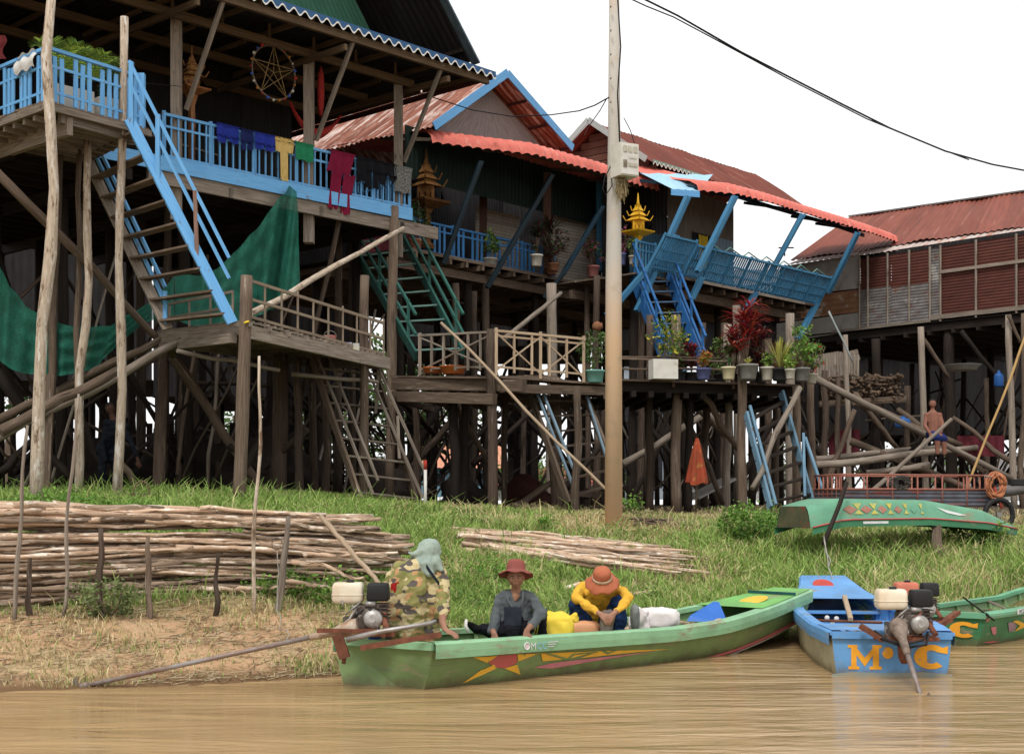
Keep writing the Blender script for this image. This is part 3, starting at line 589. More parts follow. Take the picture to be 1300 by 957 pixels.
for a_ in ((528, 478, 530, 642, 30, 12), (578, 360, 577, 648, 34, 12), (602, 370, 600, 642, 34.5, 10), (616, 335, 621, 640, 36, 12), (700, 360, 702, 655, 34, 16, w_grey), (665, 500, 664, 640, 34, 9),
           (745, 360, 747, 650, 37, 9), (758, 350, 756, 650, 36, 11), (640, 500, 641, 648, 32, 9)): ppost(h2, *a_[:6], mat=a_[6] if len(a_) > 6 else w_post)
stilts(h2, f2, (0, 2.6, 5.2, 7.8), (-.6, -3.2, -5.8, -8), F2-.3, .11, w_dark, seed=5)
for a_ in ((500, 500, 30, 560, 560, 31, 8, w_dark), (530, 585, 30, 605, 500, 31, 10, w_post), (480, 640, 31, 590, 470, 32, 10, w_dark), (555, 480, 30, 640, 620, 31.5, 8, w_brown), (600, 590, 33, 700, 500, 34, 8, w_dark),
           (618, 660, 29, 702, 612, 30, 10, w_brown), (640, 500, 34, 730, 600, 35, 8, w_dark), (700, 640, 33, 770, 560, 34, 8, w_dark), (560, 600, 33, 650, 510, 34, 7, w_dark)):
    pbrace(h2, *a_[:7], mat=a_[7])
tangle(h2, f2, 0, 8, -5, -.2, 26, 72, F2-.5)
# green stair
s2 = thing('staircase', P(520, 440, 30), 'dark green painted staircase with open treads below the second veranda', 'staircase')
TL, BL, TR, BR = P(440, 300, 32), P(528, 452, 29.2), P(506, 292, 32.4), P(588, 450, 29.8)
stair(s2, TL, BL, TR, BR, 9, p_green, p_mint, sw=.26, tread=.12, rail=.85, rmat=p_green, nposts=3, rw=.05)

# ================================================================== landing 2
l2 = thing('landing_platform', G(630, 27), 'wooden landing with pale cross-braced railing between green stair and utility pole', 'platform')
c2, a2, b2 = P(628, 480, 26.4), P(500, 478, 28.0), P(768, 488, 27.4)
e2 = P(700, 478, 31.5)
deck(l2, c2, a2, a2+V(1.6, 3.2, 0), e2, 14, w_brown); deck(l2, c2+V(.02, 0, .006), b2, b2+V(-.1, 3.0, 0), e2+V(0, 0, .006), 14, w_brown)
mb = MB(); dz = V(0, 0, .15)
mb.beam(a2-dz, c2-dz+V(.55, -.12, 0), .16, .22); mb.beam(c2-dz*1.2+V(.1, .1, 0), b2-dz*1.2+V(.1, 0, .05), .14, .16); mb.beam(a2-dz*2.6, c2-dz*2.6, .14, .2); mb.beam(a2-dz+V(1.6, 3, 0), b2-dz+V(0, 3, 0), .14, .2)
for k in range(8): q = a2.lerp(b2, k/7); mb.beam(V(q.x, q.y-.3, c2.z-.28), V(q.x+.6, q.y+3, c2.z-.28), .09, .1)
mb.build('joists', w_brown, l2)
railing(l2, [P(630, 473, 26.4), P(741, 482, 27.1)], .78, w_fresh, bal=.34, bw=.04, mids=(.14, .88), every=.86, pw=.055, xb=.62, top=.045)
railing(l2, [P(533, 473, 27.6), P(626, 470, 26.5)], .72, w_grey, bal=.3, bw=.04, mids=(.1,), every=1.4, pw=.06, top=.04, xb=1.0)
for a_ in ((624, 418, 626, 650, 26.5, 15, w_post), (590, 480, 588, 645, 28, 12, w_dark), (705, 480, 707, 658, 29, 17, w_brown), (733, 490, 731, 660, 25.8, 12, w_brown), (575, 488, 578, 650, 27.5, 15, w_dark), (641, 480, 640, 650, 29, 9, w_post)):
    ppost(l2, *a_[:6], mat=a_[6])
brace(l2, P(560, 410, 26.9), P(793, 645, 24.2), .06, w_fresh, wob=.03, name='propping_pole')
brace(l2, P(640, 430, 28.5), P(712, 372, 31), .11, w_grey, name='propping_pole')
ld = thing('ladder', G(715, 26.5), 'dark wooden ladder with thin rails hanging below the cross-braced landing', 'ladder')
stair(ld, P(672, 497, 27.4), P(722, 640, 26.0), P(742, 500, 27.8), P(788, 620, 26.6), 7, w_brown, w_post, sw=.17, tread=.14)
mb = MB()
for a_, b_ in (((682, 500, 27), (727, 615, 25.9)), ((690, 500, 27), (730, 600, 25.9)), ((744, 500, 27.4), (776, 600, 26.4))): mb.beam(P(*a_), P(*b_), .04, .04)
mb.build('handrail', M('paint_greyblue', (.16, .24, .30), (.1, .13, .16), 3, GR), ld)

# ================================================================== HOUSE 3
f3 = Frame((4.52, 36.3), (.664, .748)); F3 = 7.5
h3 = thing('stilt_house', f3(2.5, -3, gz(6, 38)), 'stilt house with red tin roof, coral awning and leaning teal-blue veranda panels', 'house', 'stilt houses')
deck(h3, f3(-.2, .05, F3-.02), f3(6.65, .05, F3-.02), f3(6.65, -8, F3-.02), f3(-.2, -8, F3-.02), 40, w_dark)
deck(h3, f3(-1.75, -.35, F3-.02), f3(-.2, -.35, F3-.02), f3(-.2, -3, F3-.02), f3(-1.75, -3, F3-.02), 12, w_brown)
mb = MB()
for u in np.arange(-.1, 6.2, .6): mb.beam(f3(u, -.02, F3-.13), f3(u, -8, F3-.13), .08, .14)
for v in (-.4, -2.5, -5, -7.5): mb.beam(f3(-1.7 if v > -3 else 0, v, F3-.32), f3(6.2, v, F3-.32), .12, .22)
mb.beam(f3(-.3, .1, F3-.02), f3(6.2, .1, F3-.02), .03, .06); mb.build('joists', w_brown, h3)
mb = MB(); mb.beam(f3(.1, .14, F3-.03), f3(5.6, .14, F3-.03), .02, .07); mb.build('edge_board', w_grey, h3)
railing(h3, [f3(-.3, 0, F3+.03), f3(6.55, 0, F3+.03)], .74, p_blue3, bal=.10, bw=.032, mids=(.1, .35, .62), every=.9, pw=.06, out=f3.v*.45)
for k in range(7): MB().tube([f3(.1+k*.9, .36, F3+.74), f3(.35+k*.9, .44, F3+.93), f3(.95+k*.9, .4, F3+.80)], .018, 6).build('rail_cap', p_mint, h3)
railing(h3, [f3(6.55, 0, F3+.03), f3(6.55, -2.6, F3+.03)], .78, p_blue3, bal=.12, bw=.035, mids=(.1, .62), every=1.2, pw=.06)
railing(h3, [f3(-1.7, -.4, F3), f3(-.9, -.4, F3)], .8, p_blue3, bal=.12, bw=.04, mids=(.1, .75), every=1., pw=.06)
railing(h3, [PZ(820, 342, F3), PZ(850, 347, F3)+V(.25, .35, 0)], .82, p_blue3, bal=.09, bw=.035, mids=(.1, .35, .62), every=1., pw=.06, out=V(.45, -.1, 0))
railing(h3, [f3(-.9, -.6, F3), f3(.9, -1.9, F3)], .8, p_blue3, bal=.13, bw=.05, mids=(.1, .8), every=1.3, pw=.07)
mb = MB(); mb.corr(f3(1.6, -1.8, F3), f3(4.9, -1.8, F3), f3(4.9, -1.8, 10.4), f3(1.6, -1.8, 10.6), .3, .006); mb.corr(f3(4.9, -1.8, F3), f3(4.9, -8, F3), f3(4.9, -8, 10.4), f3(4.9, -1.8, 10.4), .3, .006)
mb.build('wall', M('wood_wall', (.17, .15, .125), (.10, .085, .07), 2.4, (8, .8, 1), bump=.3, randv=.25), h3)
mb = MB(); mb.corr(f3(.5, -3.2, F3), f3(1.6, -3.2, F3), f3(1.6, -3.2, 10.8), f3(.5, -3.2, 10.8), .12, .01); mb.corr(f3(1.6, -3.2, F3), f3(1.6, -1.8, F3), f3(1.6, -1.8, 10.6), f3(1.6, -3.2, 10.6), .12, .01); mb.build('wall', t_dark, h3)
mb = MB(); mb.corr(f3(.4, -2.2, F3+.1), f3(2.3, -1.76, F3+.1), f3(2.3, -1.76, 9.1), f3(.4, -2.2, 9.1), .1, .01); mb.build('tarp_screen', M('dark_teal', (.02, .05, .075), (.012, .03, .045), 2), h3)
mb = MB(); mb.poly([f3(2.75, -1.77, 8.35), f3(3.75, -1.77, 8.35), f3(3.75, -1.77, 9.35), f3(2.75, -1.77, 9.35)]); mb.build('window', M('void_dark', (.012, .012, .014), (.01, .01, .01), 2), h3)
mb = MB(); mb.grid(lambda u, v: f3(3.0+u*.42, -1.72+.03*math.sin(u*14), 8.4+v*.9), 12, 3); mb.build('curtain', M('curtain_yellow', (.50, .36, .03), (.36, .25, .02), 3), h3)
mb = MB(); mb.beam(f3(3.85, -1.7, 8.35), f3(3.85, -1.7, 9.4), .03, .05)
for k in range(5): mb.beam(f3(4.0+k*.17, -1.74, 7.7), f3(4.0+k*.17, -1.74, 9.35), .15, .02, up=f3.v)
mb.build('shutter', M('paint_pale_blue', (.20, .27, .33), (.13, .18, .23), 3, GR), h3)
# roof
pk = P(750, 155, 40); rd = P(941, 216, 45.7); d3 = f3.v*2.02-V(0, 0, 1.4); rr_ = rd+f3.u*.9
mb = MB(); k_ = 1.0
mb.corr(pk, rr_, rr_+d3*1.05, pk+d3*1.05, .2, .02, nv=4, sag=.07); mb.corr(pk, rr_, rr_+V(-d3.x, -d3.y, d3.z), pk+V(-d3.x, -d3.y, d3.z)*1.0, .2, .02); mb.build('roof', t_red3, h3)
mb = MB(); e_ = -f3.u*.12
mb.beam(pk+e_+V(0, 0, .04), pk+d3+e_, .03, .16); mb.beam(pk+e_+V(0, 0, .04), pk+V(-d3.x, -d3.y, d3.z)*1.3+e_, .03, .16); mb.build('verge_board', M('paint_greywhite', (.42, .47, .46), (.30, .34, .33), 3, GR, rough=.6), h3)
mb = MB(); q = f3.u*.35
for k in range(9):
    z0 = pk.z-1.75+k*.2; w_ = (pk.z-.12-z0)/1.4
    if w_ > .05:
        w_ = min(w_, 1.0); mb.beam(V(pk.x, pk.y, z0)+q+f3.v*2.02*w_, V(pk.x, pk.y, z0)+q-f3.v*2.02*w_, .025, .18)
mb.build('gable_wall', M('wood_gable_brown', (.12, .062, .045), (.075, .038, .028), 2.6, GR, bump=.4, randv=.3), h3)
scallop(h3, pk+d3+V(.1, -.1, .0), pk+d3+f3.u*2.6+V(.1, -.1, .0), M('fascia_green', (.20, .33, .28), (.13, .24, .2), 3), white, .13, .2)
# light blue porch sheet and coral awning
ed3 = [PZ(887, 243, 9.9), PZ(937, 248, 9.9), PZ(980, 259, 9.9), PZ(1022, 272, 9.9), PZ(1080, 289, 9.9), PZ(1110, 298, 9.9), PZ(1141, 309, 9.9)]
awning(h3, ed3, [f3.v]*7, [(-2.8, 1.15), (-1.6, .68), (-.9, .46), (-.3, .32), (-.06, .18), (0, 0)], t_coral)
q0, q1 = PZ(852, 240, 9.9), PZ(888, 243, 9.9)
mb = MB(); mb.corr(q0+V(0, 0, .0), q1+V(0, 0, .0), P(905, 222, 38.4), P(812, 220, 37.5), .2, .015); mb.build('porch_sheet', t_sky, h3)
mb = MB(); mb.beam(q0-V(0, 0, .08), q1-V(0, 0, .08), .03, .16); mb.build('fascia', p_blue, h3)
mb = MB()
for k in range(6): mb.beam(ed3[k]-f3.v*.12+V(0, 0, .1), ed3[k+1]-f3.v*.12+V(0, 0, .1), .05, .06); mb.beam(ed3[k]-f3.v*1.2+V(0, 0, .4), ed3[k+1]-f3.v*1.2+V(0, 0, .4), .06, .1); mb.beam(ed3[k]-f3.v*.1+V(0, 0, .1), ed3[k]-f3.v*2.+V(0, 0, .6), .05, .08)
mb.build('awning_frame', MATS['paint_navy_blue'], h3)
for (x0, y0, Y0, x1, y1, Y1) in ((808, 395, 34.6, 872, 250, 36.0), (770, 400, 34, 858, 300, 35.4), (885, 345, 35.6, 932, 250, 36.7), (972, 356, 39.5, 1018, 272, 39.6), (1050, 372, 42, 1088, 295, 41.6),
                             (938, 410, 37.6, 958, 372, 38.4), (1012, 430, 40, 1036, 385, 41), (877, 380, 36, 890, 352, 36.2)):
    one('awning_strut', p_blue3, h3, lambda m: (m.beam(P(x0, y0, Y0), P(x1, y1, Y1), .12, .1), m.beam(P(x0+4, y0, Y0+.06), P(x1+4, y1, Y1+.06), .05, .05)))
for a_ in ((825, 400, 823, 645, 33, 11), (857, 400, 858, 640, 33.5, 12, w_grey), (893, 410, 890, 645, 36, 10), (920, 410, 918, 640, 36, 12), (935, 388, 937, 640, 33.5, 12, w_grey), (815, 370, 812, 645, 36, 10), (975, 430, 975, 640, 38, 12),
           (1003, 398, 1005, 640, 38, 15, w_grey), (766, 500, 768, 650, 32, 9)): ppost(h3, *a_[:6], mat=a_[6] if len(a_) > 6 else w_post)
stilts(h3, f3, (-.9, .9, 3.0, 4.8), (-1, -3.6, -6.2, -8), F3-.3, .11, w_dark, seed=9)
for a_ in ((862, 510, 32, 918, 650, 32.5, 9, w_brown), (880, 510, 33, 940, 570, 34, 12, w_grey), (790, 590, 33, 905, 520, 34, 10, w_grey), (850, 540, 35, 800, 640, 35, 8, w_dark), (925, 640, 36, 990, 520, 36, 8, w_dark),
           (800, 510, 36, 870, 600, 36, 8, w_dark), (900, 640, 37, 840, 560, 37, 8, w_post)): pbrace(h3, *a_[:7], mat=a_[7])
tangle(h3, f3, -.9, 5.5, -5, -.6, 20, 73, F3-.5)
s3 = thing('staircase', P(850, 455, 33), 'bright blue staircase with tube handrails reaching down to the flower platform', 'staircase')
p_blueS = M('paint_stair_blue', (.03, .14, .36), (.02, .09, .25), 3, GR, rough=.5, bump=.15)
stair(s3, P(803, 350, 35.6), P(852, 478, 32.0), P(848, 350, 36.3), P(896, 474, 32.6), 9, p_blueS, M('paint_stair_tread', (.10, .17, .26), (.06, .1, .16), 3), sw=.3, tread=.14, rail=.85, nposts=4, rmat=p_blueS, rw=.05)

# ================================================================== platform 3 with flowers
l3 = thing('landing_platform', G(900, 28), 'long dark platform crowded with potted plants beneath the teal-blue veranda', 'platform')
a3, b3 = P(782, 481, 27.4), P(1020, 484, 28.8); z3 = 4.16; a3.z = b3.z = z3
deck(l3, a3, b3, b3+V(-.8, 4, 0), a3+V(-.3, 4, 0), 22, w_post)
mb = MB(); dz = V(0, 0, .12)
mb.beam(a3-dz+V(0, .25, 0), b3-dz+V(-.2, .25, 0), .12, .18); mb.beam(a3-dz+V(0, 3.8, 0), b3-dz+V(-.8, 3.6, 0), .12, .18)
for k in range(12): q = a3.lerp(b3, k/11); mb.beam(q-dz*2.2, q-dz*2.2+V(-.4, 4, 0), .1, .12)
mb.build('joists', w_dark, l3)
mb = MB()
for y_, t0, t1 in ((.42, 0, 1), (.22, 0, 1), (.45, 0, .55)): mb.tube(wpath(a3.lerp(b3, t0)+V(0, .12, y_), a3.lerp(b3, t1)+V(0, .12, y_+.05), 7, .03), .022, 6)
for t in (0, .3, .62, 1): mb.tube([a3.lerp(b3, t)+V(0, .14, -.1), a3.lerp(b3, t)+V(0, .14, .6)], .035, 7)
mb.build('railing', w_brown, l3)
for a_ in ((858, 402, 859, 642, 28.4, 15, w_brown), (943, 440, 942, 640, 28.2, 14, w_brown), (924, 412, 922, 640, 30, 12, w_grey), (1011, 490, 1012, 640, 28.6, 13, w_brown), (826, 485, 825, 645, 29, 12, w_post), (895, 488, 894, 645, 31, 12, w_post),
           (875, 488, 873, 650, 28.8, 12, w_dark), (985, 488, 984, 640, 31, 12, w_post), (1029, 470, 1029, 640, 29.5, 12, w_brown)): ppost(l3, *a_[:6], mat=a_[6])
brace(l3, P(1015, 492, 27.8), P(955, 620, 26.6), .12, w_grey, wob=.06, name='propping_pole'); brace(l3, P(860, 500, 29), P(918, 640, 29.5), .14, w_post, name='brace')
for a_ in ((962, 490, 29, 950, 510, 29, 6, w_grey), (890, 500, 28.6, 940, 575, 29.6, 9, w_brown)): pbrace(l3, *a_[:7], mat=a_[7])
ld = thing('ladder', G(980, 27), 'pale blue ladder with dark treads under the flower platform', 'ladder')
p_pale = M('paint_pale_ladder', (.16, .27, .36), (.10, .18, .25), 3, GR, patch=(.14, .12, .1), ps=4, plo=.6)
stair(ld, P(947, 525, 27.8), P(978, 645, 26.4), P(992, 498, 28.4), P(1030, 635, 27.2), 7, p_pale, w_dark, sw=.16, tread=.16)
mb = MB()
for a_, b_ in (((952, 515, 27.5), (985, 640, 26.2)), ((1022, 555, 27.8), (1047, 630, 27)), ((1020, 550, 27.8), (1022, 630, 27.0))): mb.beam(P(*a_), P(*b_), .05, .05)
mb.build('handrail', p_pale, ld)
mb = MB(); mb.beam(P(1045, 565, 29), P(1020, 560, 29), .02, .02)

# ================================================================== HOUSE 4 (right)
f4 = Frame((14.44, 40), (-.67, .74)); F4 = 7.2
# note: for this frame the front faces the river on the other side, so "out" is -v
h4 = thing('stilt_house', f4(3, 4, gz(12, 44)), 'long stilt house with wide red tin roof and maroon corrugated walls', 'house', 'stilt houses')
O = lambda u, v, z: f4(u, -v, z)
if O(0, 1, 0).y > f4(0, 0, 0).y: O = lambda u, v, z: f4(u, v, z)
EV = 9.45
deck(h4, O(-5, .05, F4-.05), O(8.2, .05, F4-.05), O(8.2, -9, F4-.05), O(-5, -9, F4-.05), 36, w_dark)
mb = MB()
for v in (-.1, -2.4, -4.8, -7.2): mb.beam(O(-5, v, F4-.2), O(8.2, v, F4-.2), .14, .22)
for u in np.arange(-5, 8.2, .8): mb.beam(O(u, .05, F4-.35), O(u, -9, F4-.35), .09, .14)
mb.build('joists', w_dark, h4)
# wall panels: horizontal corrugation between battens
def hsheet(m, u0, u1, z0, z1, pitch=.085): m.corr(O(u0, .0, z0), O(u0, .0, z1), O(u1, .0, z1), O(u1, .0, z0), pitch, .012, nv=1, panel=9)
mb = MB()
for (u0, u1, z0, z1) in ((-4.8, -1.3, 7.35, 9.35), (-1.3, 0.2, 7.35, 9.35), (.2, 1.45, 7.35, 9.35), (1.45, 2.6, 7.35, 9.35)): hsheet(mb, u0, u1, z0, z1)
hsheet(mb, 2.95, 4.3, 8.35, 9.35); hsheet(mb, 4.3, 5.4, 8.4, 9.35)
mb.build('wall', t_maroon, h4)
mb = MB()
hsheet(mb, 2.6, 2.95, 7.2, 9.35); hsheet(mb, 2.95, 4.3, 7.25, 8.35); hsheet(mb, 4.3, 5.4, 7.25, 8.4); mb.build('wall', t_patch, h4)
mb = MB()
for u in (-1.3, .2, 1.45, 2.6, 2.95, 3.65, 4.4, 5.1, 5.4): mb.beam(O(u, .06, 7.15), O(u, .06, 9.4), .07, .05)
mb.beam(O(-5, .085, 8.6), O(2.6, .085, 8.6), .03, .09); mb.beam(O(-5, .09, 7.3), O(2.9, .09, 7.28), .03, .13); mb.beam(O(2.9, .09, 7.2), O(6.4, .09, 7.18), .03, .08)
mb.build('batten', w_grey, h4)
mb = MB(); mb.poly([O(5.42, .02, 8.45), O(8.4, .02, 8.5), O(8.4, .02, 9.5), O(5.42, .02, 9.5)]); mb.build('cement_panel', c_grey, h4); mb = MB(); mb.poly([O(5.42, .02, 7.15), O(8.6, .02, 7.0), O(8.6, .02, 7.65), O(5.42, .02, 7.7)]); mb.build('cement_panel', c_grey, h4)
mb = MB(); hsheet(mb, 5.45, 8.5, 7.72, 8.42, .5); hsheet(mb, 7.4, 9.0, 6.2, 7.05, .4); mb.build('rust_panel', t_rust2, h4)
mb = MB(); mb.corr(O(8.5, .0, F4), O(8.5, -9, F4), O(8.5, -9, EV), O(8.5, 0, EV), .12, .01); mb.corr(O(-5, -5, F4), O(8.4, -5, F4), O(8.4, -5, EV), O(-5, -5, EV), .12, .01); mb.build('wall', t_dark, h4)
mb = MB(); mb.corr(O(-5, -.12, 9.1), O(8.5, -.12, 9.1), O(8.5, -.12, 9.5), O(-5, -.12, 9.5), .12, .01); mb.build('eave_panel', t_dark, h4)
e0, e1 = PZ(1300, 297, 9.5), PZ(998, 336, 9.45); ud = (e1-e0).normalized(); bkv = V(.74, .67, 0)
mb = MB(); mb.corr(e0-ud*3, e1, e1+bkv*1.3+V(0, 0, .45), e0-ud*3+bkv*1.3+V(0, 0, .62), .2, .02); mb.build('porch_roof', M('tin_pale_rust', (.50, .44, .41), (.33, .25, .22), 2.2, (4, .5, 1), rough=.6, bump=.1, patch=(.32, .13, .08), ps=2, plo=.55, pst=(3, .4, 1), randv=.2), h4)
r0, r1 = P(1300, 244, 45), P(1079, 276, 49.85)
mb = MB(); w0, w1 = e0+bkv*.75+V(0, 0, .42), P(1000, 331, 46.2)
mb.corr(w0-ud*3, w1, r1, r0-(r1-r0).normalized()*3.1, .2, .022, nv=4, sag=.09); mb.corr(r0-(r1-r0).normalized()*3.1, r1, r1+bkv*5-V(0, 0, 2), r0-ud*3+bkv*5-V(0, 0, 2), .2, .022)
mb.build('roof', t_red, h4)
mb = MB(); mb.beam(r0-(r1-r0)*.6+V(0, 0, .03), r1+V(0, 0, .03), .2, .05); mb.build('ridge_cap', t_grey, h4)
mb = MB(); mb.beam(w1+V(-.1, 0, .15), w1+V(-.1, 0, .5), .04, .04); mb.beam(w1+V(-.3, 0, .42), w1+V(.2, 0, .42), .03, .04); mb.build('roof_ornament', w_dark, h4)
for a_ in ((1169, 415, 1176, 645, 38.5, 10, w_grey), (1280, 400, 1288, 655, 37, 10, w_grey), (1073, 425, 1079, 640, 40, 8, w_grey), (1300, 398, 1300, 655, 37.4, 9, w_brown), (1112, 430, 1112, 640, 42, 14, w_dark), (1205, 420, 1210, 640, 42, 17, w_dark), (1252, 480, 1256, 640, 42, 8, w_post),
           (1047, 470, 1048, 640, 38, 10, w_post), (1064, 480, 1064, 640, 40, 8, w_post), (1152, 490, 1153, 640, 42, 10, w_post)): ppost(h4, *a_[:6], mat=a_[6], wob=.1)
f4b = Frame((14.44, 40), (-.67, .74))
class _O:
    def __call__(s, u, v, z): return O(u, v, z)
stilts(h4, _O(), (-4, -1.5, 1, 3.5, 6, 8.2), (-2, -4.6, -7.2, -9), F4-.4, .11, w_dark, seed=13)
for a_ in ((1035, 480, 36, 1290, 610, 37, 9, w_grey), (1085, 510, 37, 1220, 565, 38, 10, w_brown), (1080, 560, 38, 1280, 640, 36.5, 10, w_brown), (1180, 590, 37, 1100, 600, 37, 9, w_grey), (1035, 590, 36, 1240, 568, 38, 10, w_grey),
           (1035, 583, 37, 1250, 562, 39, 8, w_grey), (1090, 640, 33, 1208, 532, 34, 6, w_grey), (1172, 430, 38.6, 1205, 480, 38.6, 6, w_post), (1115, 640, 38, 1180, 540, 38, 8, w_dark), (1290, 590, 37, 1210, 530, 38, 7, w_brown),
           (1085, 500, 39, 1140, 570, 40, 8, w_brown), (1050, 620, 37, 1085, 520, 37, 8, w_brown), (1220, 420, 40, 1300, 520, 40, 6, w_dark), (1140, 520, 40, 1250, 600, 38, 8, w_brown), (1280, 400, 36.8, 1295, 435, 36.8, 5, w_brown),
           (1000, 520, 40, 1060, 600, 40, 9, w_dark), (1060, 540, 41, 1010, 620, 41, 8, w_post)): pbrace(h4, *a_[:7], mat=a_[7])
brace(h4, P(1310, 405, 36), P(1220, 640, 33), .07, M('bamboo', (.42, .27, .11), (.30, .18, .07), 4, GR), wob=.06, name='bamboo_pole')
brace(h4, P(1052, 395, 37), P(1083, 460, 37), .06, M('pipe_grey', (.38, .42, .42), (.25, .28, .28), 4), wob=.01, name='drain_pipe')
mb = MB(); mb.planks(P(1035, 470, 41), P(1090, 470, 42), P(1090, 430, 42), P(1035, 455, 41), 1, up=V(0, -1, 0)); 
for k in range(16): q = 1035+k*3.6; mb.beam(P(q, 484, 41), P(q, 446+abs(k-8)*.6, 41), .07, .02, up=V(0, -1, 0))
mb.build('plank_screen', w_grey, h4)

tangle(h4, O, -3, 8.5, -5, .5, 34, 74, F4)
# ================================================================== dark neighbours behind, added as dark mass to close the bright gaps
def back_house(x0, x1, Y0, Y1, zf, zt, label, roofm, seed, posts=5):
    random.seed(seed); cx = (x0+x1)/2
    t = thing('stilt_house', (cx, (Y0+Y1)/2, gz(cx, Y0)), label, 'house', 'stilt houses')
    deck(t, (x0, Y0, zf), (x1, Y0, zf), (x1, Y1, zf), (x0, Y1, zf), 30, w_dark)
    mb = MB(); mb.corr((x0, Y0+.3, zf), (x1, Y0+.3, zf), (x1, Y0+.3, zt), (x0, Y0+.3, zt), .25, .015); mb.build('wall', t_dark, t)
    mb = MB(); mb.corr((x0-.3, Y0-.5, zt-.1), (x1+.3, Y0-.5, zt-.1), (x1+.3, (Y0+Y1)/2, zt+1.3), (x0-.3, (Y0+Y1)/2, zt+1.3), .25, .02); mb.corr((x0-.3, Y1, zt-.1), (x1+.3, Y1, zt-.1), (x1+.3, (Y0+Y1)/2, zt+1.3), (x0-.3, (Y0+Y1)/2, zt+1.3), .25, .02); mb.build('roof', roofm, t)
    n = posts
    for k in range(n):
        for y in (Y0+.2, (Y0+Y1)/2, Y1-.2):
            x = x0+(x1-x0)*(k+.5)/n+R(-.3, .3); post(t, (x+R(-.1, .1), y, gz(x, y)-.1), (x, y, zf), R(.1, .17), w_dark)
        x = x0+(x1-x0)*(k+.5)/n
        if k < n-1:
            s = random.choice((0, 1)); xx = x0+(x1-x0)*(k+1.5)/n; brace(t, (x, Y0, 2.0+s*2.6), (xx, Y0, 2.0+(1-s)*2.6), .13, w_dark)
back_house(-21, -11.5, 45, 52, 5.7, 12.0, 'dark weathered stilt house seen between the leftmost pale trunks', t_rust, 21, 6)
back_house(-11.2, -4.6, 44, 51, 5.1, 10.5, 'dark stilt house glimpsed behind the wooden landing and plank ladder', t_grey, 22, 6)
back_house(-4.2, 2.6, 46, 52, 6.9, 9.2, 'dark stilt house glimpsed behind the green staircase', t_grey, 23, 4)
back_house(3.4, 10.5, 50, 56, 7.2, 9.2, 'dark stilt house glimpsed behind the flower platform', t_grey, 24, 5)
back_house(10.5, 21, 56, 62, 4.5, 8.6, 'dark stilt house glimpsed beneath the long red-roofed house', t_maroon, 25, 7)
# pens, heaps added under the houses as dark backing, standing in for shade
def pen(pts, Y, h, label, mat=None, gap=.02):
    t = thing('plank_pen', G(pts[0], Y), label, 'fence')
    mb = MB(); a, b = G(pts[0], Y), G(pts[1], Y+(pts[2] if len(pts) > 2 else 0)); n = int((b-a).length/.17)
    for k in range(n):
        p = a.lerp(b, k/n); mb.beam(p-V(0, 0, .1), p+V(R(-.03, .03), 0, h*R(.8, 1.05)), .155-gap, .02, up=V(0, -1, 0))
    mb.build('boards', mat or w_dark, t)
    mb = MB(); mb.beam(a+V(0, -.03, h*.75), b+V(0, -.03, h*.75), .05, .08); mb.beam(a+V(0, -.03, .3), b+V(0, -.03, .3), .05, .08); mb.build('rail', w_post, t)
m_shade = M('wood_shade', (.020, .014, .012), (.008, .006, .005), 2, GR, randv=.4)  # under-house shade painted into the colour of the pen boards
pen((150, 400), 33, 1.95, 'low board pen coloured dark for the shade under the big veranda', m_shade)
pen((395, 500, 1.5), 35, .9, 'short dark board pen behind the plank ladder', m_shade)
pen((-20, 60), 30, 1.0, 'dark board pen behind the leftmost trunks', m_shade)
pen((690, 770), 36, .5, 'low dark board pen behind the hanging ladder by the pole', m_shade)
def netpile(px, Y, w, h, label, mat, seed, name='net_heap', cat='net heap'):
    random.seed(seed); c = G(px, Y); mb = MB(); o = R(0, 99)
    def fn(u, v):
        a = u*2*math.pi; r = (1-v)**.6; q = V(math.cos(a)*w/2*r, math.sin(a)*w*.35*r, h*math.sin(v*math.pi/2))
        return c+q*(1+.35*noise.noise(q*3+V(o, 0, 0)))+V(0, 0, -.05)
    mb.grid(fn, 40, 14); o_ = mb.build(name, mat); tag(o_, label, cat)
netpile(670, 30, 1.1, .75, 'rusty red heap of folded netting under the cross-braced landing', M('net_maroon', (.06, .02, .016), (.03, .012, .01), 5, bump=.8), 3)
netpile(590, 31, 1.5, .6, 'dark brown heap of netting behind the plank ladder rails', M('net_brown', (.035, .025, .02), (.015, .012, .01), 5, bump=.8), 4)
netpile(480, 31, 1.6, .9, 'blackish heap of netting behind the wooden ladder', MATS['net_brown'], 5)
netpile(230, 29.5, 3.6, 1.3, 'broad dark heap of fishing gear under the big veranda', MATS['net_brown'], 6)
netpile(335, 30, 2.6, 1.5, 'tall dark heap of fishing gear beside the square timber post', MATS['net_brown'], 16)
netpile(90, 28, 2.4, 1.2, 'dark heap of gear between the pale trunks', MATS['net_brown'], 26)
# firewood stored on a rack under house 4
fw = thing('firewood_rack', P(1095, 512, 41), 'rack of stacked firewood sticks in the shade under the long house', 'firewood rack')
mb = MB()
for k in range(170):
    px, py = R(1048, 1142), R(478, 508); p = P(px, py, 40.5+R(-.2, .2)); d = V(R(-.6, .6), R(.4, 1), R(-.25, .25)).normalized()*R(.15, .4); mb.tube([p-d, p+d], R(.02, .045), 6)
mb.build('sticks', M('stick_wood', (.16, .11, .075), (.08, .055, .04), 4, randv=.5), fw)
mb = MB(); mb.beam(P(1040, 512, 40.3), P(1150, 505, 40.3), .12, .12); mb.beam(P(1040, 514, 41.5), P(1150, 508, 41.5), .12, .12); mb.build('shelf', w_brown, fw)
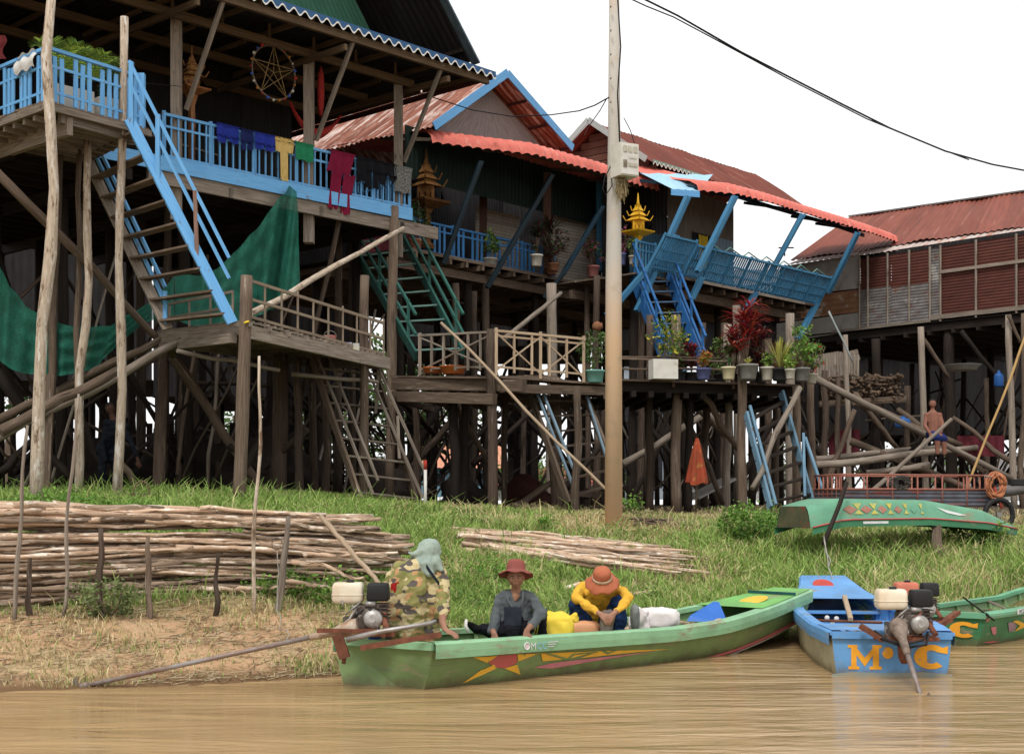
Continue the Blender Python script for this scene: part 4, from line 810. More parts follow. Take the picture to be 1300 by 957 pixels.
# things under the long house
def lump(name, label, cat, c, r, mat, sc=(1, 1, 1)):
    mb = MB(); mb.ball(c, r, 14, sc=sc); return tag(mb.build(name, mat), label, cat)
m_bluepl = M('plastic_blue', (.03, .11, .33), (.02, .08, .25), 4, rough=.4)
jug = lambda px, py, Y, h, mat, label, rr=.13: tag(MB().lathe(P(px, py, Y), [(rr*.9, 0), (rr, .03), (rr, h*.62), (rr*.8, h*.78), (rr*.3, h*.86), (rr*.3, h)], 14).build('water_jug', mat), label, 'jug')
jug(1268, 491, 39, .45, m_bluepl, 'blue plastic jug hanging under the floor of the long house')
jug(1146, 543, 36.8, .3, m_bluepl, 'bright blue plastic jug standing on the pole rack under the long house', .2)
cl = thing('clothes_bundle', P(1250, 560, 38), 'pink cloth hung over a pole at the far side of the long house', 'cloth')
MB().grid(lambda u, v: P(1215+u*60, 553+v*26, 38+.1*math.sin(u*19)), 20, 4).build('cloth', M('cloth_pink', (.17, .035, .045), (.10, .02, .03), 4, trans=.2), cl)
cl = thing('clothes_bundle', P(1070, 580, 41), 'reddish panel of cloth hung behind the posts of the long house', 'cloth')
MB().grid(lambda u, v: P(1052+u*40, 545+v*38, 41+.1*math.sin(u*13)), 16, 4).build('cloth', MATS['cloth_pink'], cl)

# distant houses, sheds and trees beyond the stilts
def far_house(px, Y, w, h, roofm, wallm, label, rh=1.6):
    c = G(px, Y); t = thing('distant_house', c, label, 'house')
    x0, x1, y0, y1, z = c.x-w/2, c.x+w/2, Y, Y+5, c.z
    mb = MB(); mb.poly([(x0, y0, z+.3), (x1, y0, z+.3), (x1, y0, z+h), (x0, y0, z+h)]); mb.poly([(x0, y1, z+.3), (x0, y0, z+.3), (x0, y0, z+h), (x0, y1, z+h)]); mb.poly([(x1, y0, z+.3), (x1, y1, z+.3), (x1, y1, z+h), (x1, y0, z+h)]); mb.poly([(x0, y1, z+.3), (x1, y1, z+.3), (x1, y1, z+h), (x0, y1, z+h)]); mb.build('wall', wallm, t)
    mb = MB(); mb.corr((x0-.4, y0-.5, z+h-.1), (x1+.4, y0-.5, z+h-.1), (x1+.4, y0+2.5, z+h+rh), (x0-.4, y0+2.5, z+h+rh), .4, .03); mb.corr((x0-.4, y1+.5, z+h-.1), (x1+.4, y1+.5, z+h-.1), (x1+.4, y0+2.5, z+h+rh), (x0-.4, y0+2.5, z+h+rh), .4, .03); mb.build('roof', roofm, t)
    for k in range(max(2, int(w/3))):
        xx = x0+w*(k+.5)/max(2, int(w/3)); MB().beam((xx, y0-.03, z+.9), (xx, y0-.03, z+h*.8), .8, .04, up=V(0, -1, 0)).build('window', M('void_dark2', (.03, .03, .035)), t)
m_far = M('far_wall', (.50, .50, .48), (.36, .35, .33), 1, coord='Object'); m_farb = M('far_wall_blue', (.20, .38, .50), (.13, .26, .36), 1, coord='Object')
far_house(578, 75, 4.2, 1.9, M('far_roof_salmon', (.58, .27, .17), (.45, .20, .13), 2), m_farb, 'distant blue-walled shed with salmon roof glimpsed between the stilts', 1.2)
far_house(700, 85, 10, 1.3, M('far_roof_red', (.33, .085, .07), (.22, .06, .05), 2), m_far, 'distant low house with long dark red roof beyond the cross-braced landing', 1.0)
far_house(815, 70, 2.4, 7.4, t_grey, M('far_pale_blue', (.42, .48, .54), (.33, .38, .44), 1, coord='Object'), 'tall pale blue-grey house wall seen between the pole and the blue staircase', 1.0)
far_house(1240, 90, 12, 2.2, t_grey, m_far, 'distant pale house beneath the long red-roofed house', 1.2)
far_house(950, 80, 7, 1.6, t_grey, m_far, 'distant pale shed behind the blue ladder', .8)
far_house(170, 95, 9, 1.6, t_grey, m_far, 'distant pale shed far behind the pale trunks', .9)

# ---------------- foliage
def leafmat(name, trans=.3):
    if name in MATS: return MATS[name]
    m = bpy.data.materials.new(name); m.use_nodes = True; nt = m.node_tree; N = nt.nodes; L = nt.links; bs = N['Principled BSDF']
    a = N.new('ShaderNodeAttribute'); a.attribute_name = 'tint'; L.new(a.outputs['Color'], bs.inputs['Base Color']); bs.inputs['Roughness'].default_value = .6; bs.inputs['Specular IOR Level'].default_value = .25
    t = N.new('ShaderNodeBsdfTranslucent'); L.new(a.outputs['Color'], t.inputs[0]); ms = N.new('ShaderNodeMixShader'); ms.inputs[0].default_value = trans
    L.new(bs.outputs[0], ms.inputs[1]); L.new(t.outputs[0], ms.inputs[2]); L.new(ms.outputs[0], N['Material Output'].inputs[0]); MATS[name] = m; return m
def raw(name, verts, faces4, tint, parent=None, mat=None):
    """numpy mesh of quads, tint per vertex"""
    verts = np.asarray(verts, float)
    if parent is None: O = np.array([(verts[:, 0].min()+verts[:, 0].max())/2, (verts[:, 1].min()+verts[:, 1].max())/2, verts[:, 2].min()])
    else: O = np.array(parent['_o'])
    v = (verts-O).astype(np.float32); f = np.asarray(faces4, np.int32); me = bpy.data.meshes.new(name)
    me.vertices.add(len(v)); me.vertices.foreach_set('co', v.ravel()); me.loops.add(f.size); me.loops.foreach_set('vertex_index', f.ravel())
    me.polygons.add(len(f)); me.polygons.foreach_set('loop_start', np.arange(0, f.size, f.shape[1], dtype=np.int32))
    me.update(calc_edges=True); at = me.attributes.new('tint', 'FLOAT_COLOR', 'POINT')
    c = np.ones((len(v), 4), np.float32); c[:, :3] = tint; at.data.foreach_set('color', c.ravel()); me.materials.append(mat or leafmat('leaf'))
    o = bpy.data.objects.new(name, me); SC.collection.objects.link(o); o['_o'] = [float(x) for x in O]
    if parent is None: o.location = O
    else: o.parent = parent
    return o
def leaves(cent, size, cols, elong=2.0, rng=RNG, droop=0.0):
    """one rhombic leaf per centre"""
    n = len(cent); d = rng.normal(size=(n, 3)); d[:, 2] = d[:, 2]*.6-droop; d /= np.linalg.norm(d, axis=1)[:, None]
    s = np.cross(d, rng.normal(size=(n, 3))); s /= np.linalg.norm(s, axis=1)[:, None]; L = size*rng.uniform(.6, 1.4, n)[:, None]; W = L/elong
    v = np.stack([cent-d*L/2, cent+s*W/2, cent+d*L/2, cent-s*W/2], 1).reshape(-1, 3); f = np.arange(4*n).reshape(n, 4)
    k = rng.integers(0, len(cols), n); c = np.asarray(cols)[k]*rng.uniform(.65, 1.35, n)[:, None]; return v, f, np.repeat(c, 4, 0)
def clumpcloud(c, rx, ry, rz, nclump, per, cr, rng):
    a = rng.normal(size=(nclump, 3)); a /= np.linalg.norm(a, axis=1)[:, None]; a *= rng.uniform(.25, 1, nclump)[:, None]**.5
    cc = np.array(c)+a*np.array([rx, ry, rz]); p = np.repeat(cc, per, 0)+rng.normal(size=(nclump*per, 3))*cr*np.repeat(rng.uniform(.5, 1.3, nclump), per)[:, None]; return p
def tree(px, Y, h, rw, label, cols, seed, n=3000, cz=.65):
    rng = np.random.default_rng(seed); random.seed(seed); b = G(px, Y); t = thing('tree', b, label, 'tree')
    mb = MB(); top = b+V(R(-.3, .3), 0, h*.75); trunk(mb, b-V(0, 0, .2), top, h*.03, h*.012, .15)
    for k in range(7): q = b.lerp(top, R(.35, .9)); trunk(mb, q, q+V(R(-1, 1)*rw*.8, R(-1, 1)*rw*.5, R(.1, .5)*h*.4), h*.011, h*.004, .1, 5, 6)
    mb.build('trunk', w_brown, t)
    p = clumpcloud((b.x, b.y, b.z+h*cz), rw, rw*.8, h*.36, 55, n//55, rw*.16, rng); v, f, c = leaves(p, .022*h+.1, cols, 1.8, rng)
    hh = np.clip((v[:, 2]-b.z)/h, 0, 1)[:, None]; raw('crown', v, f, c*(.55+.7*hh), t)
GRN = [(.10, .17, .04), (.07, .13, .03), (.14, .21, .06), (.05, .10, .03)]
tree(545, 62, 8.2, 2.6, 'leafy tree seen through the stilts beside the plank ladder', GRN, 31, 4200)
tree(420, 60, 6.2, 3.2, 'broad green tree seen through the stilts under the landing', GRN, 32, 4200, .55)
tree(12, 60, 8.5, 2.4, 'thin tree glimpsed at the far left under the net', GRN, 33, 1600)
tree(735, 70, 3.0, 2.6, 'low round green tree near the distant red roof', GRN, 34, 2400, .5)
tree(665, 66, 2.4, 1.6, 'small bright bush tree left of the distant red roof', [(.16, .25, .07), (.12, .2, .05)], 35, 1800, .5)
tree(300, 65, 5.2, 2.6, 'green tree glimpsed behind the dark pens', GRN, 36, 2600, .5)
tree(1005, 70, 3.4, 2.6, 'green tree glimpsed behind the blue ladder', GRN, 37, 2200, .5)
tree(1180, 80, 3.8, 3.6, 'green tree glimpsed far behind the long house stilts', GRN, 38, 2400, .5)
def shrub(px, Y, w, h, label, cols, seed, n=900, size=.075, depth=.5, el=1.7, stem=True):
    rng = np.random.default_rng(seed); random.seed(seed); b = G(px, Y); t = thing('shrub', b, label, 'shrub')
    if stem:
        mb = MB()
        for k in range(7): trunk(mb, b-V(0, 0, .05), b+V(R(-.4, .4)*w, R(-.3, .3)*w, h*R(.5, .9)), .012, .006, .03, 5, 5)
        mb.build('stem', w_brown, t)
    k = max(10, n//30); p = clumpcloud((b.x, b.y, b.z+h*.5), w/2, w*depth, h*.52, k, n//k, .07, rng); p[:, 2] = np.maximum(p[:, 2], b.z+.01)
    v, f, c = leaves(p, size, cols, el, rng); raw('foliage', v, f, c*(.6+.6*np.clip((v[:, 2]-b.z)/h, 0, 1))[:, None], t)
BR = [(.17, .31, .05), (.12, .25, .04), (.22, .36, .08), (.09, .19, .035)]
shrub(945, 23.4, .95, .62, 'bright leafy green shrub in front of the blue ladder foot', BR, 41, 2000, .06)
shrub(1005, 24.5, .8, .5, 'leafy green shrub beside the tail of the upturned boat', BR, 42, 1500, .06)
shrub(985, 24.2, .5, .3, 'small green shrub between the two larger ones at the ladder', BR, 43, 700, .06)
shrub(800, 26, .5, .4, 'sparse little shrub at the foot of the pole', BR, 44, 300, .06)
shrub(1215, 24, 1.0, .5, 'dark leafy weeds under the upturned boat', GRN, 46, 800, .07)
shrub(1265, 24, .7, .45, 'broad-leaved weeds near the pointed end of the upturned boat', [(.2, .3, .07), (.14, .22, .05)], 47, 500, .08)
shrub(1030, 28.5, .5, .5, 'reddish flowering shrub by the feet of the blue ladder', [(.35, .04, .05), (.28, .03, .05), (.1, .16, .05)], 48, 420, .06)
for i, (px, Y, w, h) in enumerate(((15, 20.2, 1.3, .30), (95, 20.6, 1.5, .34), (30, 19.6, 1.2, .2), (150, 20.2, 1.0, .26), (185, 20.8, .9, .2), (60, 20.9, 1.2, .38))):
    shrub(px, Y, w, h, ('low bright green weeds at the very left above the pole stack', 'bushy bright weeds between the first and third pale trunks', 'flat patch of bright weeds just behind the pole stack', 'small bright weeds right of the twin trunks',
          'low weeds beside the brown square post', 'tallest bright weeds at the foot of the leftmost trunk')[i], BR, 50+i, 1500, .045, stem=False)
shrub(138, 16.0, .75, .42, 'grey-green weed clump sprouting at the foot of the pole stack', [(.15, .2, .07), (.11, .15, .05), (.2, .24, .1)], 60, 900, .05)
shrub(360, 17.6, .9, .28, 'low green weeds under the right end of the tall pole stack', BR, 62, 900, .05, stem=False)
shrub(420, 17.4, .9, .3, 'low green weeds behind the cream engine tank', BR, 63, 900, .05, stem=False)
shrub(610, 19, 1.1, .22, 'flat leafy weeds beside the man in grey', BR, 64, 900, .05, stem=False)
shrub(1095, 21.2, .8, .28, 'leafy weeds above the bow of the blue boat', BR, 65, 700, .05, stem=False)
shrub(690, 22.4, .35, .32, 'single bright tuft growing behind the lower pole pile', BR, 61, 260, .09, el=5)

# ---------------- grass as one mass of blades
def grass():
    rng = np.random.default_rng(5); Ys = []; 
    N_ = 330000; y = 13.4+(31-13.4)*rng.random(N_*3)**1.15; px = rng.uniform(-60, 1360, N_*3); x = (px-CX)/F*y
    d = y-np.interp(x, SX, SY); s = soil_np(x, y)
    clump = np.sin(x*2.1+np.sin(y*1.7)*2)*np.sin(y*2.3+np.sin(x*1.3)*2); fine = np.sin(x*9+np.sin(y*7)*2)*np.sin(y*11+np.sin(x*5)*2)
    hole = np.sin(x*1.7+3*np.sin(y*.9))*np.sin(y*2.7+2*np.sin(x*1.1+1)); dens = (1-s)*(.62+.3*clump+.15*fine)*np.where(hole > .55, .35, 1)+.03+.10*s*(clump > .35)
    dens = np.where(px < 520, dens*np.clip((y-18.9)/.5, .45, 1), dens); dens = dens*np.clip((31-y)/4, 0, 1)
    inb = np.zeros(len(x), bool)
    for (ox, oy, dx_, dy_, L_, hw) in ((-1.12, 13.72, .735, .678, 6.4, .75), (3.86, 14.42, .10, 1, 5.9, .72), (5.42, 17.75, .66, .75, 6, .65)):
        m_ = math.hypot(dx_, dy_); s1 = ((x-ox)*dx_+(y-oy)*dy_)/m_; t1 = ((x-ox)*dy_-(y-oy)*dx_)/m_; inb |= (s1 > -.2)&(s1 < L_*.97)&(np.abs(t1) < hw*np.where(s1 > L_*.75, .6, 1))
    s1 = ((x+6.35)*.923+(y-16.15)*.385); t1 = ((x+6.35)*.385-(y-16.15)*.923); inb |= (s1 > -3)&(s1 < 4.9)&(t1 < .06)&(t1 > -.45)
    inb |= (px > 590)&(px < 880)&(y > 20.1)&(y < 22.2)&(rng.random(N_*3) < .8)
    keep = (rng.random(N_*3) < dens) & (d > .02) & ~inb; x, y, d, s, px, clump = (q[keep][:N_] for q in (x, y, d, s, px, clump)); n = len(x)
    lush = np.clip(.55+.45*clump+.25*(px > 900)+.2*((px > 380)&(px < 720)), 0, 1)
    h = (.05+.16*rng.random(n)**1.6)*(.45+.85*lush)*(1-.55*s); h *= np.where((px > 960), 1.45, 1); h *= np.where((px < 560)&(y > 19.5), 1.2, 1)
    tall = rng.random(n) < np.where((px > 1010)&(y > 20.5)&(y < 23.4), .10, .014); h = np.where(tall, h*2.3+.08, h); h = np.minimum(h, np.where(y > 25, .16, .5))
    w = rng.uniform(.004, .010, n)*(y/18); z = ground_np(x, y); b = np.stack([x, y, z-.01], 1)
    a = rng.uniform(0, 2*math.pi, n); lean = rng.uniform(.15, .9, n)*h; dx = np.stack([np.cos(a), np.sin(a), np.zeros(n)], 1); fa = rng.uniform(-.6, .6, n); sd_ = np.stack([np.cos(fa), np.sin(fa), np.zeros(n)], 1)*w[:, None]
    up = np.array([0, 0, 1.]); mid = b+dx*(lean*.3)[:, None]+up*(h*.6)[:, None]; tip = b+dx*lean[:, None]+up*(h*rng.uniform(.75, 1, n))[:, None]
    v = np.stack([b-sd_, b+sd_, mid+sd_*.8, mid-sd_*.8, tip+sd_*.15, tip-sd_*.15], 1).reshape(-1, 3); i = np.arange(n)[:, None]*6
    f = np.concatenate([i+np.array([[0, 1, 2, 3]]), i+np.array([[3, 2, 4, 5]])], 0)
    g_ = np.array([[.27, .40, .09], [.35, .47, .13], [.18, .29, .06]]); st = np.array([[.58, .49, .25], [.50, .42, .20], [.66, .55, .32]])
    patch = np.sin(x*1.1+2+np.sin(y*2.1))*np.sin(y*1.4+np.sin(x*.9)*1.5)
    dry = np.clip(.24+.30*patch-.2*(px < 900)*(px > 560)*0+.75*s-.12*lush+.16*((px > 520)&(px < 960)&(y > 21))+.12*(px > 1040), .06, .95)
    dry = np.where((px < 560)&(y > 19), dry*.35, dry)
    c = np.where((rng.random(n) < dry)[:, None], st[rng.integers(0, 3, n)], g_[rng.integers(0, 3, n)])*rng.uniform(.7, 1.25, n)[:, None]
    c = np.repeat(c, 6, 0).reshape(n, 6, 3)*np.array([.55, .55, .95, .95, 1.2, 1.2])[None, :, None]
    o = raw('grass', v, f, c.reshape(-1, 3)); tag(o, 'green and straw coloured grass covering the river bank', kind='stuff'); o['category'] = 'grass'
grass()
def weeds():
    rng = np.random.default_rng(12); n = 150; px = rng.uniform(380, 1330, n); y = 15.5+rng.random(n)*8.5; x = (px-CX)/F*y; d = y-np.interp(x, SX, SY)
    clear = (d > .5)&~((px > 380)&(px < 1010)&(d < 1.3))&~((px > 960)&(px < 1240)&(y < 20.6))&~((px > 570)&(px < 910)&(y > 19.8)&(y < 22.4))&~((px < 520)&(y < 18.8)); x, y = x[clear], y[clear]; n = len(x); r = rng.uniform(.12, .38, n); z = ground_np(x, y)
    per = 110; c = np.repeat(np.stack([x, y, z], 1), per, 0); rr = np.repeat(r, per)[:, None]; o = rng.normal(size=(n*per, 3))*np.array([1, .8, .0])*rr*.6; o[:, 2] = np.abs(rng.normal(size=n*per))*rr[:, 0]*.35+.03
    k = np.repeat(rng.integers(0, 4, n), per); base = np.array([[.17, .30, .06], [.11, .21, .05], [.26, .34, .10], [.32, .30, .12]])[k]; v, f, cc = leaves(c+o, .06, [(1, 1, 1)], 2.4, rng)
    tag(raw('weeds', v, f, cc*np.repeat(base, 4, 0)), 'broad-leaved weeds growing in patches through the grass of the bank', kind='stuff')['category'] = 'weeds'
weeds()
def litter():
    rng = np.random.default_rng(8); n = 9500; px = rng.uniform(-40, 640, n); y = rng.uniform(13.5, 18.5, n); x = (px-CX)/F*y; s = soil_np(x, y); d = y-np.interp(x, SX, SY)
    k = (s > .1)&(d > .05)&(rng.random(n) < .25+.75*(np.sin(x*2.6)*np.sin(y*3.1) > -.1)); x, y = x[k], y[k]; n = len(x); z = ground_np(x, y)+.012; a = rng.uniform(0, math.pi, n); L = rng.uniform(.02, .14, n)
    d_ = np.stack([np.cos(a)*L, np.sin(a)*L, rng.uniform(-.01, .02, n)], 1); s_ = np.stack([-np.sin(a), np.cos(a), np.full(n, .5)], 1)*.004; c = np.stack([x, y, z], 1)
    v = np.stack([c-d_-s_, c+d_-s_, c+d_+s_, c-d_+s_], 1).reshape(-1, 3); cc = np.array([[.42, .33, .19], [.30, .21, .11], [.50, .42, .28], [.16, .11, .06]])[rng.integers(0, 4, n)]
    tag(raw('straw_litter', v, np.arange(4*n).reshape(n, 4), np.repeat(cc, 4, 0)), 'dry straw and twigs strewn over the bare clay bank', kind='stuff')['category'] = 'straw'
def tag_(o): return o
litter()

# ---------------- poles: the big stack and the lower pile
def bentlog(a, b, r0, r1, wob, name='wooden_pole', mat=None):
    mb = MB(); n = 20; pts = wpath(a, b, n, wob); pts = [p+V(R(-.006, .006), R(-.006, .006), R(-.007, .007)) for p in pts]; rr = [(r0+(r1-r0)*k/(n-1))*(1+R(-.12, .12)+(.22 if random.random() < .08 else 0)) for k in range(n)]; mb.tube(pts, rr, 8, capmi=1); return mb.build(name, [mat or w_log, w_cut])
random.seed(11)
SA, SB = V(-6.35, 16.15, 0), V(-1.55, 18.15, 0); sd3 = (SB-SA).normalized(); sn = V(sd3.y, -sd3.x, 0)
nrow = 25
PL = 'peeled crooked pole in the tall stack held upright by stakes'
for row in range(nrow):
    t = row/(nrow-1)
    for lay in range(3):
        z = lambda q: (gz(q.x, q.y)-.04)*(1-t)+(1.66-.11*max(0, (q-SA).length-3)/2.2)*t+.03
        off = -lay*.085+R(-.015, .015); end = 5.25-abs(t-.6)**1.5*2.2
        s0 = -.9+R(-.3, .3); e1 = end+R(-.45, .35)
        cut = [s0, e1] if random.random() < .4 else [s0, R(.8, 4.2), e1]
        for k in range(len(cut)-1):
            a, b = SA+sd3*(cut[k]-(.2 if k else 0))+sn*off, SA+sd3*cut[k+1]+sn*(off+R(-.03, .03)); r0 = R(.026, .043); r1 = r0*R(.45, .8)
            if random.random() < .35: r0, r1 = r1, r0
            a.z = z(a)+R(-.03, .03); b.z = z(b)+R(-.03, .03)+(R(-.14, .02) if k == len(cut)-2 else 0)
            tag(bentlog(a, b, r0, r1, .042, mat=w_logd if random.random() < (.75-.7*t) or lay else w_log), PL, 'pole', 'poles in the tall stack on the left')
for k in range(12):
    a = SA+sd3*R(-.8, 1.2)+sn*R(-.4, .0); b = SA+sd3*R(3.6, 5.1)+sn*R(-.4, -.02); a.z = 1.70+R(-.03, .06); b.z = 1.60+R(-.05, .03); tag(bentlog(a, b, R(.03, .045), R(.02, .03), .06), PL, 'pole', 'poles in the tall stack on the left')
for k, (x0, y0, x1, y1) in enumerate(((385, 705, 505, 702), (370, 712, 462, 733), (330, 690, 520, 712), (355, 735, 445, 752), (300, 748, 400, 742))):
    a, b = P(x0, y0, 17.15+k*.03), P(x1, y1, 17.1+k*.05); tag(bentlog(a, b, .032, .016, .04), PL, 'pole', 'poles in the tall stack on the left')
STK = [(100, 500, 78, 775, 15.95, .026, 'tall thin stake at the front of the stack below the twin trunks', w_grey), (35, 540, 17, 778, 15.75, .03, 'tall thin stake at the far left front of the stack', w_grey), (329, 452, 322, 768, 16.65, .026, 'long crooked stake rising from the stack to the landing', w_pale),
       (38, 708, 36, 777, 15.95, .04, 'short dark stake near the left edge of the stack', w_post), (128, 670, 125, 769, 16.1, .05, 'thick dark square-topped stake in front of the stack', w_post), (188, 682, 190, 772, 16.2, .045, 'brown stake with a knobbly top in front of the stack', w_brown),
       (277, 702, 272, 770, 16.5, .035, 'thin dark stake right of the middle of the stack', w_post), (366, 655, 352, 765, 16.8, .05, 'stout brown stake with a rope looped on it', w_grey)]
for (x0, y0, x1, y1, Y, r, lab, mt) in STK:
    b = P(x1, y1, Y); b.z = gz(b.x, b.y)-.1; mb = MB(); trunk(mb, b, P(x0, y0, Y), r, r*.6, .05, 10, 8, knots=.15); tag(mb.build('stake', mt), lab, 'stake', 'stakes holding the pole stack')
mb = MB(); q = P(352, 690, 16.62); mb.tube([q+V(.06*math.cos(t), -.02, .07*math.sin(t)) for t in np.linspace(0, 12, 30)], .006, 5)
mb.tube(wpath(P(352, 700, 16.6), P(352, 765, 16.55), 6, .03)+wpath(P(352, 768, 16.5), G(362, 15.4, .02), 8, .08), .006, 5); tag(mb.build('rope', M('rope_grey', (.40, .38, .33), (.25, .23, .2), 20)), 'thin grey rope looped on the stout stake and trailing down the bank', 'rope')
tag(bentlog(P(407, 655, 16.9), P(483, 742, 15.9), .03, .026, .01, 'leaning_stick', w_fresh), 'straight pale stick leaning against the right end of the pole stack', 'stick')
random.seed(17)
for k in range(46):
    t = random.random(); Yb = 20.2+1.6*(k/46)+R(-.05, .05); lay = (0 if k % 2 else .07)+(.10 if 10 < k < 24 and k % 3 == 0 else 0)
    a, b = G(585+R(-14, 50)+(18 if k < 8 else 0), Yb, .05+lay), G(R(800, 905), Yb+R(.1, .7), .05+lay*.8)
    tag(bentlog(a, b, R(.032, .048), R(.012, .024), .05), 'pale pole in the low pile lying across the slope', 'pole', 'poles in the low pile in the middle of the bank')
for (x0, Y0, x1, Y1, lab) in ((690, 18.9, 760, 19.6, 'pale peeled pole lying alone beside the crouching man'), (697, 18.5, 738, 18.8, 'short pinkish pole end below the low pile'), (760, 18.9, 905, 20.0, 'thin loose pole trailing from the low pile into the grass')):
    tag(bentlog(G(x0, Y0, .06), G(x1, Y1, .07), .04, .03, .03), lab, 'pole')
random.seed(19)
for k in range(22):
    a, b = G(R(800, 840), 24.4+R(-.4, .6), R(.03, .12)), G(R(880, 960), 24.8+R(-.5, .5), R(.03, .1)); tag(bentlog(a, b, .018, .01, .06, 'brushwood_stick', w_brown), 'thin brown stick in the brushwood heap beside the pole', 'stick', 'sticks in the brushwood heap')
for k in range(16):
    a, b = G(R(1190, 1215), 19.6+k*.07, .03+R(0, .05)), G(R(1245, 1262), 19.2+k*.07, .03+R(0, .05)); tag(bentlog(a, b, .015, .009, .04, 'brushwood_stick', w_brown), 'thin dark stick in the bundle lying above the right boat', 'stick', 'sticks in the bundle on the right bank')
tag(bentlog(G(1120, 20.4, .1), G(1150, 20.0, .05), .07, .06, .02, 'log', w_post), 'dark charred log end lying in the grass above the blue boat', 'log')
mb = MB(); trunk(mb, G(1108, 18.9, -.05), G(1132, 19.1, .3), .1, .085, .02, 6, 8); trunk(mb, G(1098, 18.6, 0), G(1120, 18.9, .16), .05, .05, .02, 5, 7); tag(mb.build('tree_stump', w_brown), 'broken tree stump sticking out of the bank above the blue boat', 'stump')
# ================================================================== utility pole, meter box, wires
up_ = thing('utility_pole', G(779, 24), 'tall round concrete utility pole, stained tan on its lower half', 'utility pole')
mp_ = bpy.data.materials.new('pole_concrete'); mp_.use_nodes = True; nt = mp_.node_tree; N = nt.nodes; L = nt.links; bs = N['Principled BSDF']; tc = N.new('ShaderNodeTexCoord'); sp = N.new('ShaderNodeSeparateXYZ'); L.new(tc.outputs['Object'], sp.inputs[0])
nn = N.new('ShaderNodeTexNoise'); nn.inputs['Scale'].default_value = 3; nn.inputs['Detail'].default_value = 8; L.new(tc.outputs['Object'], nn.inputs['Vector'])
ad = N.new('ShaderNodeMath'); ad.operation = 'MULTIPLY_ADD'; ad.inputs[1].default_value = .9; L.new(nn.outputs['Fac'], ad.inputs[0]); L.new(sp.outputs['Z'], ad.inputs[2])
c1 = mixc(rng_(ad.outputs[0], 3.6, 5.0), (.62, .42, .26), (.46, .43, .38)); c1 = mixc(rng_(nn.outputs['Fac'], .55, .8), c1, (.44, .33, .23)); L.new(c1, bs.inputs['Base Color']); bs.inputs['Roughness'].default_value = .85
b_ = N.new('ShaderNodeBump'); b_.inputs['Strength'].default_value = .2; b_.inputs['Distance'].default_value = .02; n3 = N.new('ShaderNodeTexNoise'); n3.inputs['Scale'].default_value = 30; L.new(tc.outputs['Object'], n3.inputs['Vector']); L.new(n3.outputs['Fac'], b_.inputs['Height']); L.new(b_.outputs[0], bs.inputs['Normal'])
gb = G(779, 24); mb = MB(); mb.tube([gb-V(0, 0, .3), V(gb.x, 24, 5.5), V(gb.x+.01, 24, 8), V(gb.x+.01, 24, 10.8)], [.152, .136, .106, .084], 28, tone=.5); mb.build('shaft', mp_, up_)
for z in (8.9, 9.3, 9.7, 10.1, 8.5): MB().tube([V(gb.x-.06, 23.85, z), V(gb.x-.06, 23.82-.05, z)], .012, 6).build('bolt', steel, up_)
mbx = thing('meter_box', P(793, 222, 23.6), 'boxy cream electricity meter cabinet with small windows fixed to the pole', 'meter box')
q = P(793, 205, 23.62); box_m = M('box_cream', (.66, .63, .56), (.52, .48, .40), 4, rough=.5); ang = math.radians(28)
ex, ey = V(math.cos(ang), math.sin(ang), 0), V(math.sin(ang), -math.cos(ang), 0)
mb = MB(); mb.beam(q+V(0, 0, -.27), q+V(0, 0, .27), .36, .30, up=ey); mb.build('case', box_m, mbx)
mb = MB(); mb.beam(q+ey*.16+V(0, 0, -.25), q+ey*.16+V(0, 0, .25), .33, .02, up=ey); mdoor = mb.build('door', white, mbx)
mg = M('meter_glass', (.46, .43, .34), (.3, .28, .2), 9, rough=.15, spec=.8); md = M('meter_dark', (.12, .10, .07), (.3, .26, .2), 9)
for i in range(3): MB().box(q+ey*.176+ex*(-.1+i*.1)+V(0, 0, .165), .07, .012, .1, rz=ang).build('window', mg, mdoor)
MB().box(q+ey*.176+ex*-.1+V(0, 0, -.08), .07, .012, .12, rz=ang).build('window', md, mdoor); MB().box(q+ey*.176+ex*.05+V(0, 0, -.09), .17, .012, .06, rz=ang).build('breaker_strip', mg, mdoor)
MB().box(q+ey*.176+ex*.05+V(0, 0, .04), .14, .01, .05, rz=ang).build('label_plate', white, mdoor)
def straw(c, L, n, seed, w=.16):
    rng = np.random.default_rng(seed); o = rng.normal(size=(n, 3))*np.array([w*.4, w*.4, .05]); b = np.array(c)+o; t = b+np.stack([rng.normal(size=n)*w*.6, rng.normal(size=n)*w*.6, -rng.uniform(.3, 1, n)*L], 1); s = np.array([.004, 0, 0])
    v = np.stack([b-s, b+s, t+s, t-s], 1).reshape(-1, 3); return v, np.arange(4*n).reshape(n, 4)
v, f = straw(P(789, 228, 23.62), .30, 420, 3, .07); tag(raw('straw_nest', v, f, np.repeat(np.array([[.30, .23, .11], [.18, .13, .06], [.38, .30, .17]])[RNG.integers(0, 3, 420)], 4, 0)), 'shaggy straw nest hanging beneath the meter cabinet', 'nest')
mw = M('wire_black', (.02, .02, .022), (.015, .015, .015), 3, rough=.5, bump=0)
def wire(pts, r, label, sag=0):
    mb = MB(); mb.tube(pts, r, 6); tag(mb.build('power_cable', mw), label, 'cable')
wire([P(a, b, 24+i*.6) for i, (a, b) in enumerate(((795, -12), (860, 20), (940, 66), (1000, 97), (1070, 133), (1130, 163), (1200, 192), (1260, 209), (1330, 222)))], .017, 'thick black cable sweeping down from the pole to the right edge')
wire([P(a, b, 24.1+i*.5) for i, (a, b) in enumerate(((790, -6), (820, 8), (855, 22), (900, 46), (1000, 100), (1100, 151), (1180, 184), (1230, 203)))], .012, 'thinner second cable twisted along the thick one')
